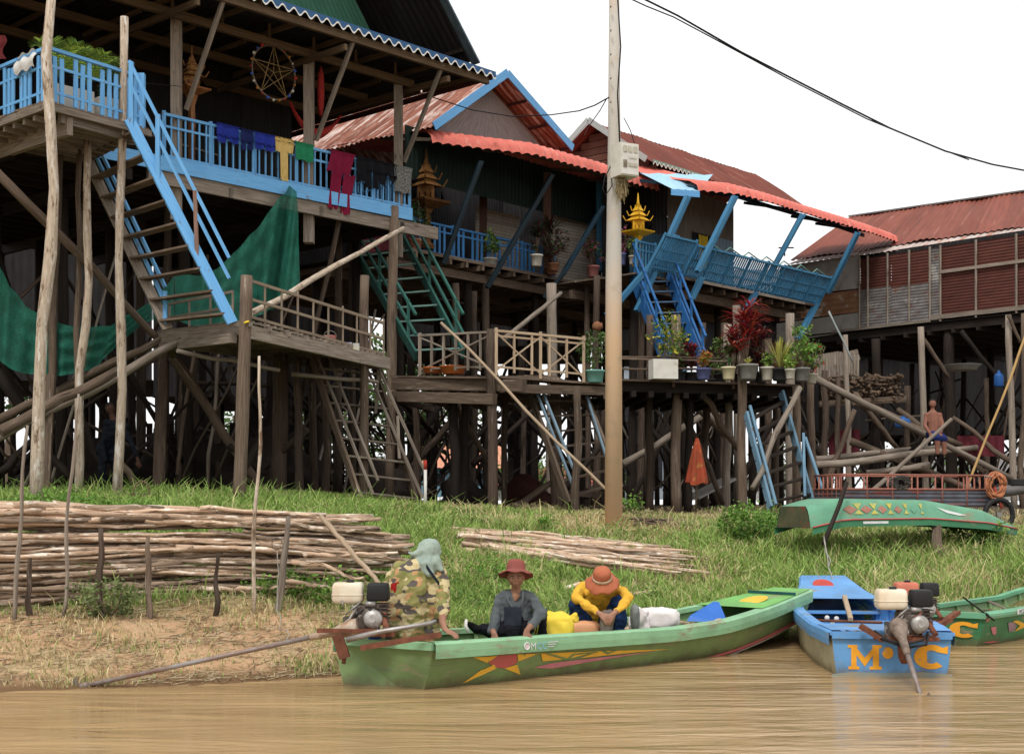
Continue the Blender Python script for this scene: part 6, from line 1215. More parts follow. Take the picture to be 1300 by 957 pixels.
# ================================================================== boats
class Boat:
    def __init__(s, stern, D, L, B, label, paint, inner, gun, zs, wprof, rise, name='longtail_boat', rotx=0, skew=0, gw=.10, gh=.13, bowmat=None, thingloc=None, deckfrom=.8, cham=.55, zk=-.12):
        D = V(D[0], D[1], 0).normalized(); s.D = D; s.n = V(D.y, -D.x, 0); s.o = V(*stern); s.L = L; s.B = B; s.zs = zs; s.w = wprof; s.skew = skew; s.cham = cham; s.zk = zk; s.rise = rise
        s.t = thing(name, V(stern[0], stern[1], 0), label, 'boat', 'wooden longtail boats'); s.M = None
        N_ = 26
        def sec(k): return k/N_
        def P3(u, side, lev):   # lev 0 keel .. 1 gunwale on the outside
            return s.pt(u, side, lev)
        mb = MB()
        for side in (1, -1):
            mb.grid(lambda u, v: s.pt(u, side, v), N_, 7, sm=True, uvs=(L, 1))
        mb.grid(lambda u, v: s.pt(u, 1, 0).lerp(s.pt(u, -1, 0), v), N_, 2, uvs=(L, 1))
        mb.poly([s.pt(1, 1, 1), s.pt(1, -1, 1), s.pt(1, -1, 0), s.pt(1, 1, 0)]); s.hull = mb.build('hull', paint, s.t)
        mb = MB(); mb.poly([s.pt(0, 1, v/7) for v in range(7, -1, -1)]+[s.pt(0, -1, v/7) for v in range(8)]); s.transom = mb.build('transom', bowmat or paint, s.t)
        mb = MB()
        for side in (1, -1):
            def gf(u, v):
                a = s.pt(u, side, 1); inn = s.n*(-side); up = V(0, 0, 1); k = [(.022, -gh), (.03, -gh*.5), (.028, 0.0), (.0, .022), (-gw, .02), (-gw, -.03)][int(round(v*5))]; return a+s.n*side*k[0]+up*k[1]
            mb.grid(gf, N_, 5, uvs=(L, .3), sm=False)
        mb.beam(s.pt(0, 1, 1)+V(0, 0, -.02), s.pt(0, -1, 1)+V(0, 0, -.02), .08, .07); s.gun = mb.build('gunwale', gun, s.t)
        mb = MB()
        def inf(u, v):
            u = .01+u*.97; lo = .35
            q = v*2-1; e = abs(q); side = 1 if q >= 0 else -1
            if e > .55: return s.pt(u, side, lo+(1-lo)*(e-.55)/.45)-s.n*side*.035
            return s.pt(u, side, lo).lerp(s.pt(u, -side, lo), .5-.5*e/.55)
        mb.grid(inf, N_, 14, uvs=(L, 2)); mb.build('interior', inner, s.t)
        mb = MB()
        for u in np.arange(.1, deckfrom-.02, .085):
            for side in (1, -1): MB().beam(s.pt(u, side, .38)-s.n*side*.05, s.pt(u, side, .95)-s.n*side*.05, .05, .03).build('rib', inner, s.t)
        for u in (.3, .52, .7): MB().beam(s.pt(u, 1, .72)-s.n*.03, s.pt(u, -1, .72)+s.n*.03, .22, .03).build('thwart', inner, s.t)
        s.N_ = N_
    def pt(s, u, side, lev):
        w = np.interp(u, [q[0] for q in s.w], [q[1] for q in s.w])*s.B/2; z1 = s.zs+np.interp(u, [q[0] for q in s.rise], [q[1] for q in s.rise]); z0 = s.zk+max(0, u-.55)**2*s.keelrise if hasattr(s, 'keelrise') else s.zk+max(0, u-.5)**2*1.7
        z0 = min(z0, z1-.07); wl = w*(s.cham+(1-s.cham)*min(1, lev*1.0)**.55); off = -s.skew*(1-u)*(1 if side < 0 else 0)*1.0
        p = s.o+s.D*(u*s.L+off)+s.n*side*wl+V(0, 0, z0+(z1-z0)*lev)
        return s.M @ p if s.M is not None else p
    def deckplate(s, u0, u1, mat, name='bow_deck', dz=.03, parent=None):
        mb = MB(); mb.grid(lambda u, v: s.pt(u0+(u1-u0)*u, 1, 1).lerp(s.pt(u0+(u1-u0)*u, -1, 1), v)+V(0, 0, dz), 8, 2, uvs=(2, 1)); return mb.build(name, mat, s.t)
def boatpaint(name, c, wear=.2):
    m_ = M('boat_'+name, c, tuple(x*.72 for x in c), 2.2, (1, 1, 1), coord='Object', rough=.5, bump=.12, patch=((tuple(x*.55+.05 for x in c)), (.26, .22, .14)), ps=2.6, plo=.565, pw=.10, pst=(.7, .7, 2.2), randv=.06, spec=.3)
    nt = m_.node_tree; N = nt.nodes; L = nt.links; bs = N['Principled BSDF']; src = bs.inputs['Base Color'].links[0].from_socket; tc = N.new('ShaderNodeTexCoord'); sp = N.new('ShaderNodeSeparateXYZ'); L.new(tc.outputs['Object'], sp.inputs[0])
    def nz_(s, st):
        mp = N.new('ShaderNodeMapping'); mp.inputs['Scale'].default_value = st; L.new(tc.outputs['Object'], mp.inputs[0]); n = N.new('ShaderNodeTexNoise'); n.inputs['Scale'].default_value = s; n.inputs['Detail'].default_value = 9; n.inputs['Roughness'].default_value = .7; L.new(mp.outputs[0], n.inputs[0]); return n.outputs['Fac']
    def mr(f, a, b, c0=0, c1=1):
        r = N.new('ShaderNodeMapRange'); r.inputs[1].default_value = a; r.inputs[2].default_value = b; r.inputs[3].default_value = c0; r.inputs[4].default_value = c1; L.new(f, r.inputs[0]); return r.outputs[0]
    def mx(f, a, col):
        x = N.new('ShaderNodeMix'); x.data_type = 'RGBA'; L.new(f, x.inputs[0]); L.new(a, x.inputs[6]); x.inputs[7].default_value = (*col, 1); return x.outputs[2]
    ad = N.new('ShaderNodeMath'); ad.operation = 'MULTIPLY_ADD'; ad.inputs[1].default_value = -.34; L.new(nz_(5, (1, 1, 1)), ad.inputs[0]); L.new(sp.outputs['Z'], ad.inputs[2])
    col = mx(mr(ad.outputs[0], -.17, -.07, .75, 0), src, (.13, .10, .055))           # silt line above the water
    col = mx(mr(nz_(3.5, (.5, .5, 7)), .60, .66, 0, .6), col, tuple(x*.45+.03 for x in c))  # rubbed streaks along the planks
    col = mx(mr(nz_(17, (1, 1, 1)), .66, .70, 0, .8), col, (.50, .48, .40))         # chips and scrapes
    L.new(col, bs.inputs['Base Color']); return m_
olive = boatpaint('olive', (.19, .285, .11)); mint = boatpaint('mint', (.28, .52, .30)); lime_ = boatpaint('lime', (.19, .48, .12)); bblue = boatpaint('blue', (.13, .34, .68)); bgreen = boatpaint('green', (.05, .22, .09)); binner = boatpaint('inner', (.20, .33, .14)); bgrey = boatpaint('grey_side', (.42, .40, .27))
pyel = M('decal_yellow', (.80, .46, .06), (.66, .38, .05), 5, coord='Object', rough=.6, bump=.05, randv=.03, patch=(.25, .26, .10), ps=9, plo=.61, pw=.03); pred = M('decal_red', (.50, .10, .11), (.38, .12, .09), 5, coord='Object', bump=.05, randv=.03); por = M('decal_orange', (.85, .40, .04), (.70, .30, .03), 5, coord='Object', bump=.05, randv=.03, patch=(.26, .26, .27), ps=7, plo=.60, pw=.03)
pwh = M('decal_white', (.72, .74, .72), (.58, .6, .6), 9, coord='Object', bump=.02, randv=.03); pcy = M('decal_cyan', (.25, .52, .68), (.2, .45, .6), 9, coord='Object', randv=.03); ppk = M('decal_pink', (.60, .22, .25), (.45, .18, .2), 5, coord='Object', randv=.03)
def hit(px, py, P0, Nn):
    d = P(px, py, 1)-V(0, 0, CZ); o = V(0, 0, CZ); t = (P0-o).dot(Nn)/d.dot(Nn); return o+d*t
def decal(boat, pts, mat, off=.01, name='painted_pattern'):
    """a painted shape lying on the near side of the hull, found by intersecting the hull side"""
    out = []
    for (px, py) in pts:
        best = None
        # walk along the side for the strip that covers this column, then solve height on it
        u = .5; v = .5
        for it in range(40):
            q = boat.pt(u, 1, v); cx = CX+q.x/q.y*F; cy = HY-(q.z-CZ)/q.y*F
            q2 = boat.pt(min(1, u+.01), 1, v); q3 = boat.pt(u, 1, v+.02); J = np.array([[(CX+q2.x/q2.y*F-cx)/.01, (CX+q3.x/q3.y*F-cx)/.02], [((HY-(q2.z-CZ)/q2.y*F)-cy)/.01, ((HY-(q3.z-CZ)/q3.y*F)-cy)/.02]])
            try: dd = np.linalg.solve(J, [px-cx, py-cy])
            except Exception: break
            u = min(.99, max(0.0, u+dd[0]*.8)); v = min(1.0, max(.02, v+dd[1]*.8))
        out.append(boat.pt(u, 1, v)+boat.n*off)
    mb = MB(); mb.poly(out); return mb.build(name, mat, boat.hull)
# --- green boat with the three people
DB = (.735, .678)
gb_ = Boat((-1.12, 13.72, 0), DB, 6.4, 1.24, 'long green boat with yellow star pattern carrying three people', olive, binner, mint, .415,
           [(0, .92), (.12, 1.0), (.5, 1.0), (.75, .86), (.9, .62), (1, .44)], [(0, .02), (.2, .005), (.4, -.02), (.55, -.035), (.68, -.01), (.84, .10), (1, .245)], skew=.32, gh=.135, bowmat=olive)
gb_.deckplate(.80, .995, lime_)
mb = MB(); mb.beam(gb_.pt(.93, 1, 1)+V(0, 0, .05), gb_.pt(.93, -1, 1)+V(0, 0, .05), .03, .03); mb.build('bow_strap', M('dark_teal_strap', (.02, .10, .10)), gb_.t)
c = gb_.pt(.865, 1, 1).lerp(gb_.pt(.865, -1, 1), .45)+V(0, 0, .038); mb = MB(); mb.poly([c+gb_.D*(.20*math.cos(a))+gb_.n*(.17*math.sin(a))+V(0, 0, .045*math.cos(a)) for a in np.linspace(0, 2*math.pi, 24)[:-1]]); mb.build('painted_disc', pyel, gb_.t)
decal(gb_, [(610, 849), (590, 866), (630, 846), (614, 844)][1:3]+[(626, 843), (608, 852)], pyel)
for pts in ([(600, 834), (631, 832), (618, 841)], [(640, 829), (652, 822), (654, 829.5)], [(656, 830), (684, 829), (657, 839)], [(640, 848), (656, 843), (660, 856)], [(586, 867), (610, 850), (631, 847), (612, 856)],
            [(686, 829), (760, 826), (720, 836), (688, 839)], [(760, 826), (853, 823.5), (800, 828), (735, 835)]): decal(gb_, pts, pyel)
decal(gb_, [(619, 841), (632, 831), (655, 830), (656, 841), (640, 848), (628, 846)], pred)
decal(gb_, [(676, 847), (700, 841), (832, 826), (770, 836), (700, 848)], ppk)
for pts in ([(690, 829.4), (716, 837), (722, 836), (697, 829.2)], [(722, 836), (728, 831), (757, 828), (757, 826.6), (726, 829.5), (718, 836)], [(762, 826), (770, 830), (774, 829), (767, 825.8)], [(770, 830), (782, 825.3), (778, 825.4), (768, 829)]): decal(gb_, pts, olive, .016)
MB().tube([gb_.pt(u, 1, .13)+gb_.n*.012 for u in np.linspace(.30, .99, 24)], .017, 6).build('chine_strip', pred, gb_.hull)
MB().tube([gb_.pt(u, 1, .05)+gb_.n*.010 for u in np.linspace(.45, .99, 24)], .012, 6).build('chine_strip', pwh, gb_.hull)
# boat sticker on the gunwale: ring, letters, two short lines
def textmesh(s_, size):
    cu = bpy.data.curves.new('t', 'FONT'); cu.body = s_; cu.size = size; ob = bpy.data.objects.new('t', cu); SC.collection.objects.link(ob); dg_ = bpy.context.evaluated_depsgraph_get(); me = bpy.data.meshes.new_from_object(ob.evaluated_get(dg_))
    vs = [tuple(v.co) for v in me.vertices]; fs = [tuple(p.vertices) for p in me.polygons]; bpy.data.objects.remove(ob); bpy.data.curves.remove(cu); bpy.data.meshes.remove(me); return vs, fs
def lettering(parent, s_, size, o, ex, ey, mat, name='lettering'):
    vs, fs = textmesh(s_, size); mb = MB()
    if not vs: return
    mb.v = [tuple(Vector(o)+Vector(ex)*x+Vector(ey)*y) for x, y, z in vs]
    for f in fs: mb.face(f)
    return mb.build(name, mat, parent)
def gpt(px, t=0.0): # point on near gunwale face
    lo, hi = 0, 1
    for _ in range(30):
        m_ = (lo+hi)/2; q = gb_.pt(m_, 1, 1)
        if CX+q.x/q.y*F < px: lo = m_
        else: hi = m_
    return gb_.pt(lo, 1, 1)+gb_.n*.036
q = gpt(666); ex = (gpt(720)-gpt(666)).normalized()
mb = MB(); mb.tube([q+ex*(.035*math.cos(a))+V(0, 0, -.07+.035*math.sin(a)) for a in np.linspace(0, 2*math.pi, 16)], .006, 5); mb.build('emblem', pwh, gb_.gun); mb = MB(); mb.poly([q+ex*(.033*math.cos(a))+V(0, 0, -.07+.033*math.sin(a))-gb_.n*.001 for a in np.linspace(0, 2*math.pi, 18)[:-1]]); mb.build('emblem_disc', M('emblem_pink', (.55, .36, .38), (.65, .6, .6), 30, coord='Object'), gb_.gun)
lettering(gb_.gun, 'M', .10, q+ex*.05+V(0, 0, -.108), ex, V(0, 0, 1), pwh); lettering(gb_.gun, 'CC', .10, q+ex*.135+V(0, 0, -.108), ex, V(0, 0, 1), pcy)
mb = MB()
for k in range(3): mb.beam(q+ex*.29+V(0, 0, -.045-.022*k), q+ex*(.43-.03*k)+V(0, 0, -.045-.022*k), .004, .008)
mb.build('small_print', pwh, gb_.gun)
# --- blue boat
bb = Boat((3.86, 14.42, 0), (.10, 1), 5.9, 1.22, 'blue boat seen from its square stern lettered M and C', bgrey, bblue, bblue, .44, [(0, .98), (.2, 1.12), (.5, 1.1), (.75, .86), (.9, .6), (1, .5)], [(0, 0), (.4, 0), (.65, .03), (.8, .09), (.9, .19), (1, .27)], bowmat=boatpaint('blue_transom', (.13, .33, .62)), cham=.86, zk=-.1)
bb.deckplate(.70, .995, bblue); bb.deckplate(.0, .13, bblue, 'stern_deck')
c = bb.pt(.88, 1, 1).lerp(bb.pt(.88, -1, 1), .6)+V(0, 0, .036); mb = MB(); mb.poly([c+bb.D*(.22*math.cos(a))+bb.n*(.14*math.sin(a))+V(0, 0, .06*math.cos(a)) for a in np.linspace(0, 2*math.pi, 24)[:-1]]); mb.build('painted_disc', M('decal_scarlet', (.6, .07, .05), rough=.5), bb.t)
mb = MB(); a_, b_ = bb.pt(0, -1, 1), bb.pt(0, 1, 1); T = (b_-a_).normalized(); tn_ = -bb.D
fo = lambda x, z: a_+T*x+V(0, 0, z-.44-.0)+tn_*.006
def tpoly(pts, mat=por, name='letter'): mb = MB(); mb.poly([fo(x, z) for x, z in pts]); return mb.build(name, mat, bb.transom)
def letterM(x, z, w, h):
    s_ = w*.23; mb = MB(); q = lambda pts: mb.poly([fo(x+a*w, z+b*h) for a, b in pts])
    q([(0.02, 0), (.34, 0), (.34, .13), (.02, .13)]); q([(.64, 0), (1.0, 0), (1.0, .13), (.64, .13)]); q([(.1, .13), (.26, .13), (.26, .88), (.1, .88)]); q([(.74, .13), (.92, .13), (.92, .88), (.74, .88)])
    q([(0, .88), (.30, .88), (.27, 1), (0, 1)]); q([(.72, .88), (1.0, .88), (1, 1), (.72, 1)]); q([(.26, .88), (.26, .58), (.5, .12), (.5, .48)]); q([(.74, .88), (.5, .48), (.5, .12), (.74, .58)]); mb.build('letter', por, bb.transom)
letterM(.16, .07, .34, .25)
def letterC(x, z, w, h, fo_, parent, mat=por):
    mb = MB(); n = 18; out = []
    for k in range(n+1):
        a = math.radians(48+(312-48)*k/n); th = .085+.05*math.cos(a-math.pi)**2*.8 if math.cos(a) < 0 else .085; out.append((fo_(x+w/2+w/2*math.cos(a), z+h/2+h/2*math.sin(a)), fo_(x+w/2+(w/2-th*w/.33)*math.cos(a)*.95, z+h/2+(h/2-.05*h/.25)*math.sin(a)*.9)))
    for k in range(n): mb.poly([out[k][0], out[k+1][0], out[k+1][1], out[k][1]])
    p = out[0]; mb.poly([p[0], p[1], fo_(x+w*.98, z+h*.62), fo_(x+w*1.0, z+h*.95)]); mb.build('letter', mat, parent)
letterC(.82, .08, .34, .25, fo, bb.transom)
mb = MB(); mb.poly([fo(.56+.055*math.cos(a), .24+.06*math.sin(a)) for a in np.linspace(0, 2*math.pi, 18)[:-1]]); mb.build('letter', por, bb.transom)
mb = MB(); mb.beam(fo(-.02, .435), fo(1.22, .435), .05, .035); mb.build('stern_rail', bblue, bb.t)
mb = MB(); mb.poly([fo(.0, -.06), fo(1.2, -.06), fo(1.2, .03), fo(.9, .05), fo(.5, .035), fo(.2, .045), fo(0, .02)]); mb.build('waterline_stain', M('stain', (.20, .27, .28), (.30, .26, .18), 6, coord='Object'), bb.transom)
def seatitem(name, fn, mat, label, cat): mb = MB(); fn(mb); return tag(mb.build(name, mat), label, cat)
seatitem('paddle_handle', lambda m: m.beam(P(1072, 757, 16.4), P(1080, 786, 15.6), .05, .04), w_fresh, 'short wooden paddle handle leaning inside the blue boat', 'paddle')
seatitem('rusty_rod', lambda m: m.tube([P(1030, 787, 16.0), P(1120, 790, 15.5)], .016, 8), rusty, 'rusty iron rod lying across the blue boat', 'rod')
seatitem('rusty_rod', lambda m: m.tube([P(1035, 792, 15.7), P(1118, 797, 15.3)], .013, 8), rusty, 'second rusty rod just behind the stern deck of the blue boat', 'rod')
for k, (x, y) in enumerate(((1050, 784), (1062, 785), (1057, 790))): tag(MB().ball(P(x, y, 16.3+k*.1), .03, 8).build('net_float', white), ('white float at the left of the small cluster in the blue boat', 'white float at the right of the small cluster in the blue boat', 'white float lowest of the cluster in the blue boat')[k], 'float')
# --- right green boat
rb = Boat((5.42, 17.75, 0), (.66, .75), 6.0, 1.15, 'dark green boat at the right edge with a C on its stern', bgreen, binner, boatpaint('mint2', (.16, .42, .25)), .40, [(0, .94), (.2, 1.05), (.6, 1.0), (1, .4)], [(0, 0), (.5, .02), (1, .3)], skew=.1, gh=.06)
a2_, b2_ = rb.pt(0, -1, 1), rb.pt(0, 1, 1); T2 = (b2_-a2_).normalized(); fo2 = lambda x, z: a2_+T2*x+V(0, 0, z-.40)-rb.D*.008-T2*.0
letterC(.62, .10, .36, .20, fo2, rb.transom)
decal(rb, [(1247, 786), (1400, 779), (1400, 782), (1247, 789)], ppk); decal(rb, [(1285, 788), (1291, 787), (1300, 791), (1340, 788), (1340, 790), (1302, 793), (1340, 794), (1340, 796), (1300, 796), (1287, 801), (1294, 794)], pyel)
decal(rb, [(1246, 815), (1340, 801), (1340, 804), (1255, 816)], pred); decal(rb, [(1257, 796), (1264, 795), (1264, 803), (1262, 806), (1259, 804)], ppk); decal(rb, [(1279, 790), (1286, 789), (1290, 794), (1286, 801), (1280, 802)], M('decal_mauve', (.38, .26, .30)))
q = rb.pt(.13, 1, 1)+V(0, 0, .03); ex = (rb.pt(.3, 1, 1)-rb.pt(.13, 1, 1)).normalized()
mb = MB(); mb.poly([q-ex*.02+rb.n*.036+V(0, 0, -.075), q+ex*.36+rb.n*.036+V(0, 0, -.075), q+ex*.36+rb.n*.036+V(0, 0, -.01), q-ex*.02+rb.n*.036+V(0, 0, -.01)]); npl = mb.build('name_plate', pwh, rb.gun)
lettering(rb.gun, 'MCC', .075, q+ex*.03+rb.n*.040+V(0, 0, -.07), ex, V(0, 0, 1), M('ink_dark', (.05, .06, .07)))
seatitem('hitch_pole', lambda m: m.tube([P(1223, 758, 18.0), P(1250, 778, 17.4), P(1262, 787, 17.2)], .012, 7), w_dark, 'thin dark pole resting on the gunwale of the right boat', 'pole')
seatitem('bent_branch', lambda m: m.tube([P(1255, 763, 19), P(1280, 774, 18.4)], [.02, .012], 7), w_grey, 'pale bent branch behind the right boat', 'branch')

# --- upturned boat on the bank
def upturned():
    t = thing('upturned_boat', G(1150, 23), 'upturned green boat with yellow diamonds propped on the grassy bank', 'boat', 'wooden longtail boats')
    A0, A1 = P(1030, 650, 22.6), P(1312, 668, 24.6); d = (A1-A0); d.z = 0; D = d.normalized(); n = V(D.y, -D.x, 0); L = 4.6
    def sec(u, side, v):  # v 0 keel plate edge .. 1 gunwale
        px_t = P(1000, 640, 23)
        w = np.interp(u, [0, .08, .5, .8, 1], [.45, .52, .50, .34, .05]); zg = np.interp(u, [0, .12, .5, .8, 1], [1.38, 1.50, 1.51, 1.43, 1.32]); hk = np.interp(u, [0, .12, .5, .8, 1], [.34, .34, .31, .22, .05])
        x = -.35+u*L; wl = w*(.72+.28*v**.6) ; return A0*1+D*x+n*side*wl+V(0, 0, -A0.z+zg+hk*(1-v)-.0)
    gm = boatpaint('pale_green', (.15, .38, .24))
    mb = MB()
    for side in (1, -1): mb.grid(lambda u, v: sec(u, side, v), 24, 6, uvs=(4, 1))
    mb.grid(lambda u, v: sec(u, 1, 0).lerp(sec(u, -1, 0), v), 24, 3, uvs=(4, 1)); uh = mb.build('hull', gm, t); fyel = M('faded_yellow', (.55, .46, .10), (.35, .38, .14), 9, coord='Object', patch=(.16, .34, .22), ps=9, plo=.56); fred = M('faded_red', (.42, .15, .12), (.30, .18, .13), 9, coord='Object', patch=(.16, .34, .22), ps=9, plo=.58)
    mb = MB(); mb.poly([sec(0, 1, 0), sec(0, 1, 1), sec(0, -1, 1), sec(0, -1, 0)]); mb.build('transom', M('boat_flaked', (.11, .10, .055), (.06, .07, .04), 5, coord='Object', patch=(.22, .05, .04), ps=6, plo=.55, bump=.4), t)
    mb = MB()
    for side in (1, -1): mb.grid(lambda u, v: sec(u, side, 1)+n*side*[.0, .05, .05, -.02][int(round(v*3))]+V(0, 0, [.0, .0, -.10, -.10][int(round(v*3))]), 24, 3, uvs=(4, .3), sm=False)
    mb.build('gunwale', boatpaint('green3', (.06, .24, .12)), t)
    mb = MB(); mb.tube([sec(u, 1, 1)+n*.055+V(0, 0, .012) for u in np.linspace(0, 1, 20)], .014, 5); mb.tube([sec(u, 1, .0)+n*.01+V(0, 0, -.05) for u in np.linspace(.06, .95, 20)], .01, 5); mb.build('red_line', pred, t)
    s_ = lambda u, v: sec(u, 1, v)+n*.012
    for k in range(5):
        u = .16+k*.07; w = .030-.004*k; mb = MB(); mb.poly([s_(u-w, .5), s_(u, .70), s_(u+w, .5), s_(u, .30)]); mb.build('painted_pattern', fred if k < 4 else gm, uh)
        for sg in (.24, .76): mb = MB(); mb.poly([s_(u+.035-.02+.003*k, sg-.04), s_(u+.035+.02-.003*k, sg-.04), s_(u+.035, .5)]); mb.build('painted_pattern', fyel, uh)
    mb = MB(); mb.poly([s_(.55, .3), s_(.60, .38), s_(.70, .55), s_(.66, .62), s_(.60, .55)]); mb.build('painted_pattern', pwh, t)
    mb = MB(); mb.poly([s_(.2, 1)+n*.045+V(0, 0, -.02), s_(.31, 1)+n*.045+V(0, 0, -.02), s_(.31, 1)+n*.045+V(0, 0, -.06), s_(.2, 1)+n*.045+V(0, 0, -.06)]); mb.build('name_plate', pwh, t)
    seatitem('mooring_strut', lambda m: m.tube([P(1075, 612, 22.2), P(1066, 640, 22.1), P(1046, 690, 21.4)], .035, 8), w_dark, 'dark pole leaning on the stern of the upturned boat', 'pole')
    mb = MB(); trunk(mb, G(1200, 22.6, -.1), P(1186, 655, 23.2), .11, .07, .06, 7, 9); tag(mb.build('tree_stump', w_brown), 'thick leaning stump propping the middle of the upturned boat', 'stump')
    seatitem('rope', lambda m: (m.tube(wpath(P(1046, 680, 21.3), P(1057, 738, 19.9), 7, .03), .008, 5), m.tube(wpath(P(1046, 682, 21.3), P(1052, 720, 20.5), 6, .05), .008, 5)), MATS['rope_grey'], 'thin mooring line from the dark pole down to the blue bow', 'rope')
upturned()
# --- rusty railed cart behind it
ct = thing('rusty_cart', G(1180, 26), 'rusty railed metal cart box standing behind the upturned boat', 'cart')
A, B, C_ = P(1068, 638, 25.6), P(1258, 648, 26.6), P(1060, 636, 27.2); cz0 = gz(A.x, A.y)+.12
lo, hi = 1.75-.05, P(1068, 622, 25.6).z
a_, b_ = V(A.x, A.y, 0), V(B.x, B.y, 0); e_ = V(-.2, 1.3, 0)
mb = MB()
for (p, q) in ((a_, b_), (a_+e_, b_+e_), (a_, a_+e_), (b_, b_+e_)): mb.corr(p+V(0, 0, lo), p+V(0, 0, hi+.0), q+V(0, 0, hi+.0), q+V(0, 0, lo), .09, .012, nv=6, panel=.1)
mb.build('side_panel', M('cart_panel', (.12, .13, .16), (.07, .06, .065), 3, coord='Object', patch=(.22, .06, .05), ps=4, plo=.54, pw=.06, pst=(.4, .4, 5)), ct)
mb = MB(); zt_ = P(1068, 602, 25.6).z
for (p, q) in ((a_, b_), (a_+e_, b_+e_), (a_, a_+e_), (b_, b_+e_)):
    mb.tube([p+V(0, 0, zt_), q+V(0, 0, zt_)], .018, 6); mb.tube([p+V(0, 0, hi+.02), q+V(0, 0, hi+.02)], .022, 6)
    for k in range(7): s_ = p.lerp(q, k/6); mb.tube([s_+V(0, 0, lo), s_+V(0, 0, zt_)], .016, 6)
mb.build('railing', M('rust_pink', (.36, .15, .11), (.22, .08, .06), 8, rough=.8), ct)
mb = MB(); q = P(1143, 610, 25.4)
for k in range(14): mb.tube([q+V(R(-.1, .1)+.13*math.cos(a), R(-.03, .03), .1*math.sin(a)-.08*k/14) for a in np.linspace(0, 5.5, 12)], .006, 4)
tag(mb.build('rope_coil', M('rope_dark', (.12, .11, .10))), 'dark tangle of rope hanging over the cart rail', 'rope')
mb = MB(); q = P(1264, 616, 26.4)
for k in range(6): mb.tube([q+V((.09+.02*k)*math.cos(a), R(-.05, .05), (.15+.02*k)*math.sin(a)) for a in np.linspace(0, 6.3, 20)], .018, 6)
tag(mb.build('hose_coil', M('hose_orange', (.48, .20, .10), (.35, .13, .07), 5)), 'orange hose coiled over the right end of the cart', 'hose')
# --- motorcycle front, mostly out of the frame
mc = thing('motorcycle', G(1300, 26.5), 'grey motorcycle cropped by the right edge behind the cart', 'motorcycle')
MB().lathe(P(1250, 614+14, 26.6), [(.02, 0), (.10, .05), (.15, .3), (.16, .75), (.10, 1.05), (.03, 1.1)], 14, axis=V(1, .2, .16), sq=(1, .7)).build('body', M('moto_grey', (.16, .15, .15), (.1, .09, .09), 4, rough=.3), mc)
for px_ in (1268, 1330):
    wc = P(px_, 648, 26.4); wc.z = gz(wc.x, wc.y)+.3; w_o = MB().tube([wc+V(.28*math.cos(a), .06*math.cos(a), .28*math.sin(a)) for a in np.linspace(0, 2*math.pi, 26)], .05, 8, caps=False).build('wheel', black, mc)
    mb = MB(); [mb.tube([wc, wc+V(.26*math.cos(a), .055*math.cos(a), .26*math.sin(a))], .006, 4) for a in np.linspace(0, 2*math.pi, 12)[:-1]]; mb.lathe(wc-V(0, .05, 0), [(.05, 0), (.05, .1)], 10, axis=V(0, 1, 0)); mb.build('hub', steel, w_o)
MB().tube([P(1272, 645, 26.4), P(1262, 618, 26.5)], .03, 8).build('fork', M('plastic_red', (.40, .07, .05)), mc); MB().box(P(1305, 612, 26.7), .7, .22, .1).build('seat', black, mc)
MB().tube([P(1262, 618, 26.5), P(1258, 606, 26.3), P(1250, 604, 26.1)], .014, 6).build('handlebar', steel, mc)
# ================================================================== long-tail engines
tankm = M('tank_cream', (.74, .68, .55), (.62, .50, .36), 3, coord='Object', rough=.35, patch=(.55, .30, .10), ps=6, plo=.66, pw=.05); m_rust_g = M('greasy_metal', (.14, .11, .09), (.05, .04, .035), 14, coord='Object', rough=.5, bump=.6, bdist=.01, patch=(.40, .36, .32), ps=9, plo=.56, pw=.05); m_alu = M('alu_dirty', (.48, .47, .45), (.28, .26, .24), 12, coord='Object', rough=.4, bump=.3, metal=.3)
def rbox(mb, c, sx, sy, sz, r=.03, tp=1.0, ex=V(1, 0, 0)):
    """rounded box as stacked rounded rings"""
    c = Vector(c); ez = V(0, 0, 1); ey = ez.cross(ex).normalized(); rings = []; n = 24
    prof = [(0, -.5, .0), (r, -.5, .6), (r, -.5, 1), ]
    zs = [(-sz/2, .80), (-sz/2+r*.4, .93), (-sz/2+r, 1), (sz/2-r, tp), (sz/2-r*.4, tp*.95), (sz/2, tp*.84)]
    i = len(mb.v)
    for z, k in zs:
        for j in range(n):
            a = 2*math.pi*j/n; ca, sa = math.cos(a), math.sin(a); e = .32; x = (abs(ca)**e)*(1 if ca >= 0 else -1)*sx/2*k; y = (abs(sa)**e)*(1 if sa >= 0 else -1)*sy/2*k; mb.v.append(tuple(c+ex*x+ey*y+ez*z))
    for q in range(len(zs)-1):
        for j in range(n): mb.face((i+q*n+j, i+q*n+(j+1) % n, i+(q+1)*n+(j+1) % n, i+(q+1)*n+j), None, .5, 0, True)
    mb.face([i+j for j in range(n-1, -1, -1)]); mb.face([i+(len(zs)-1)*n+j for j in range(n)])
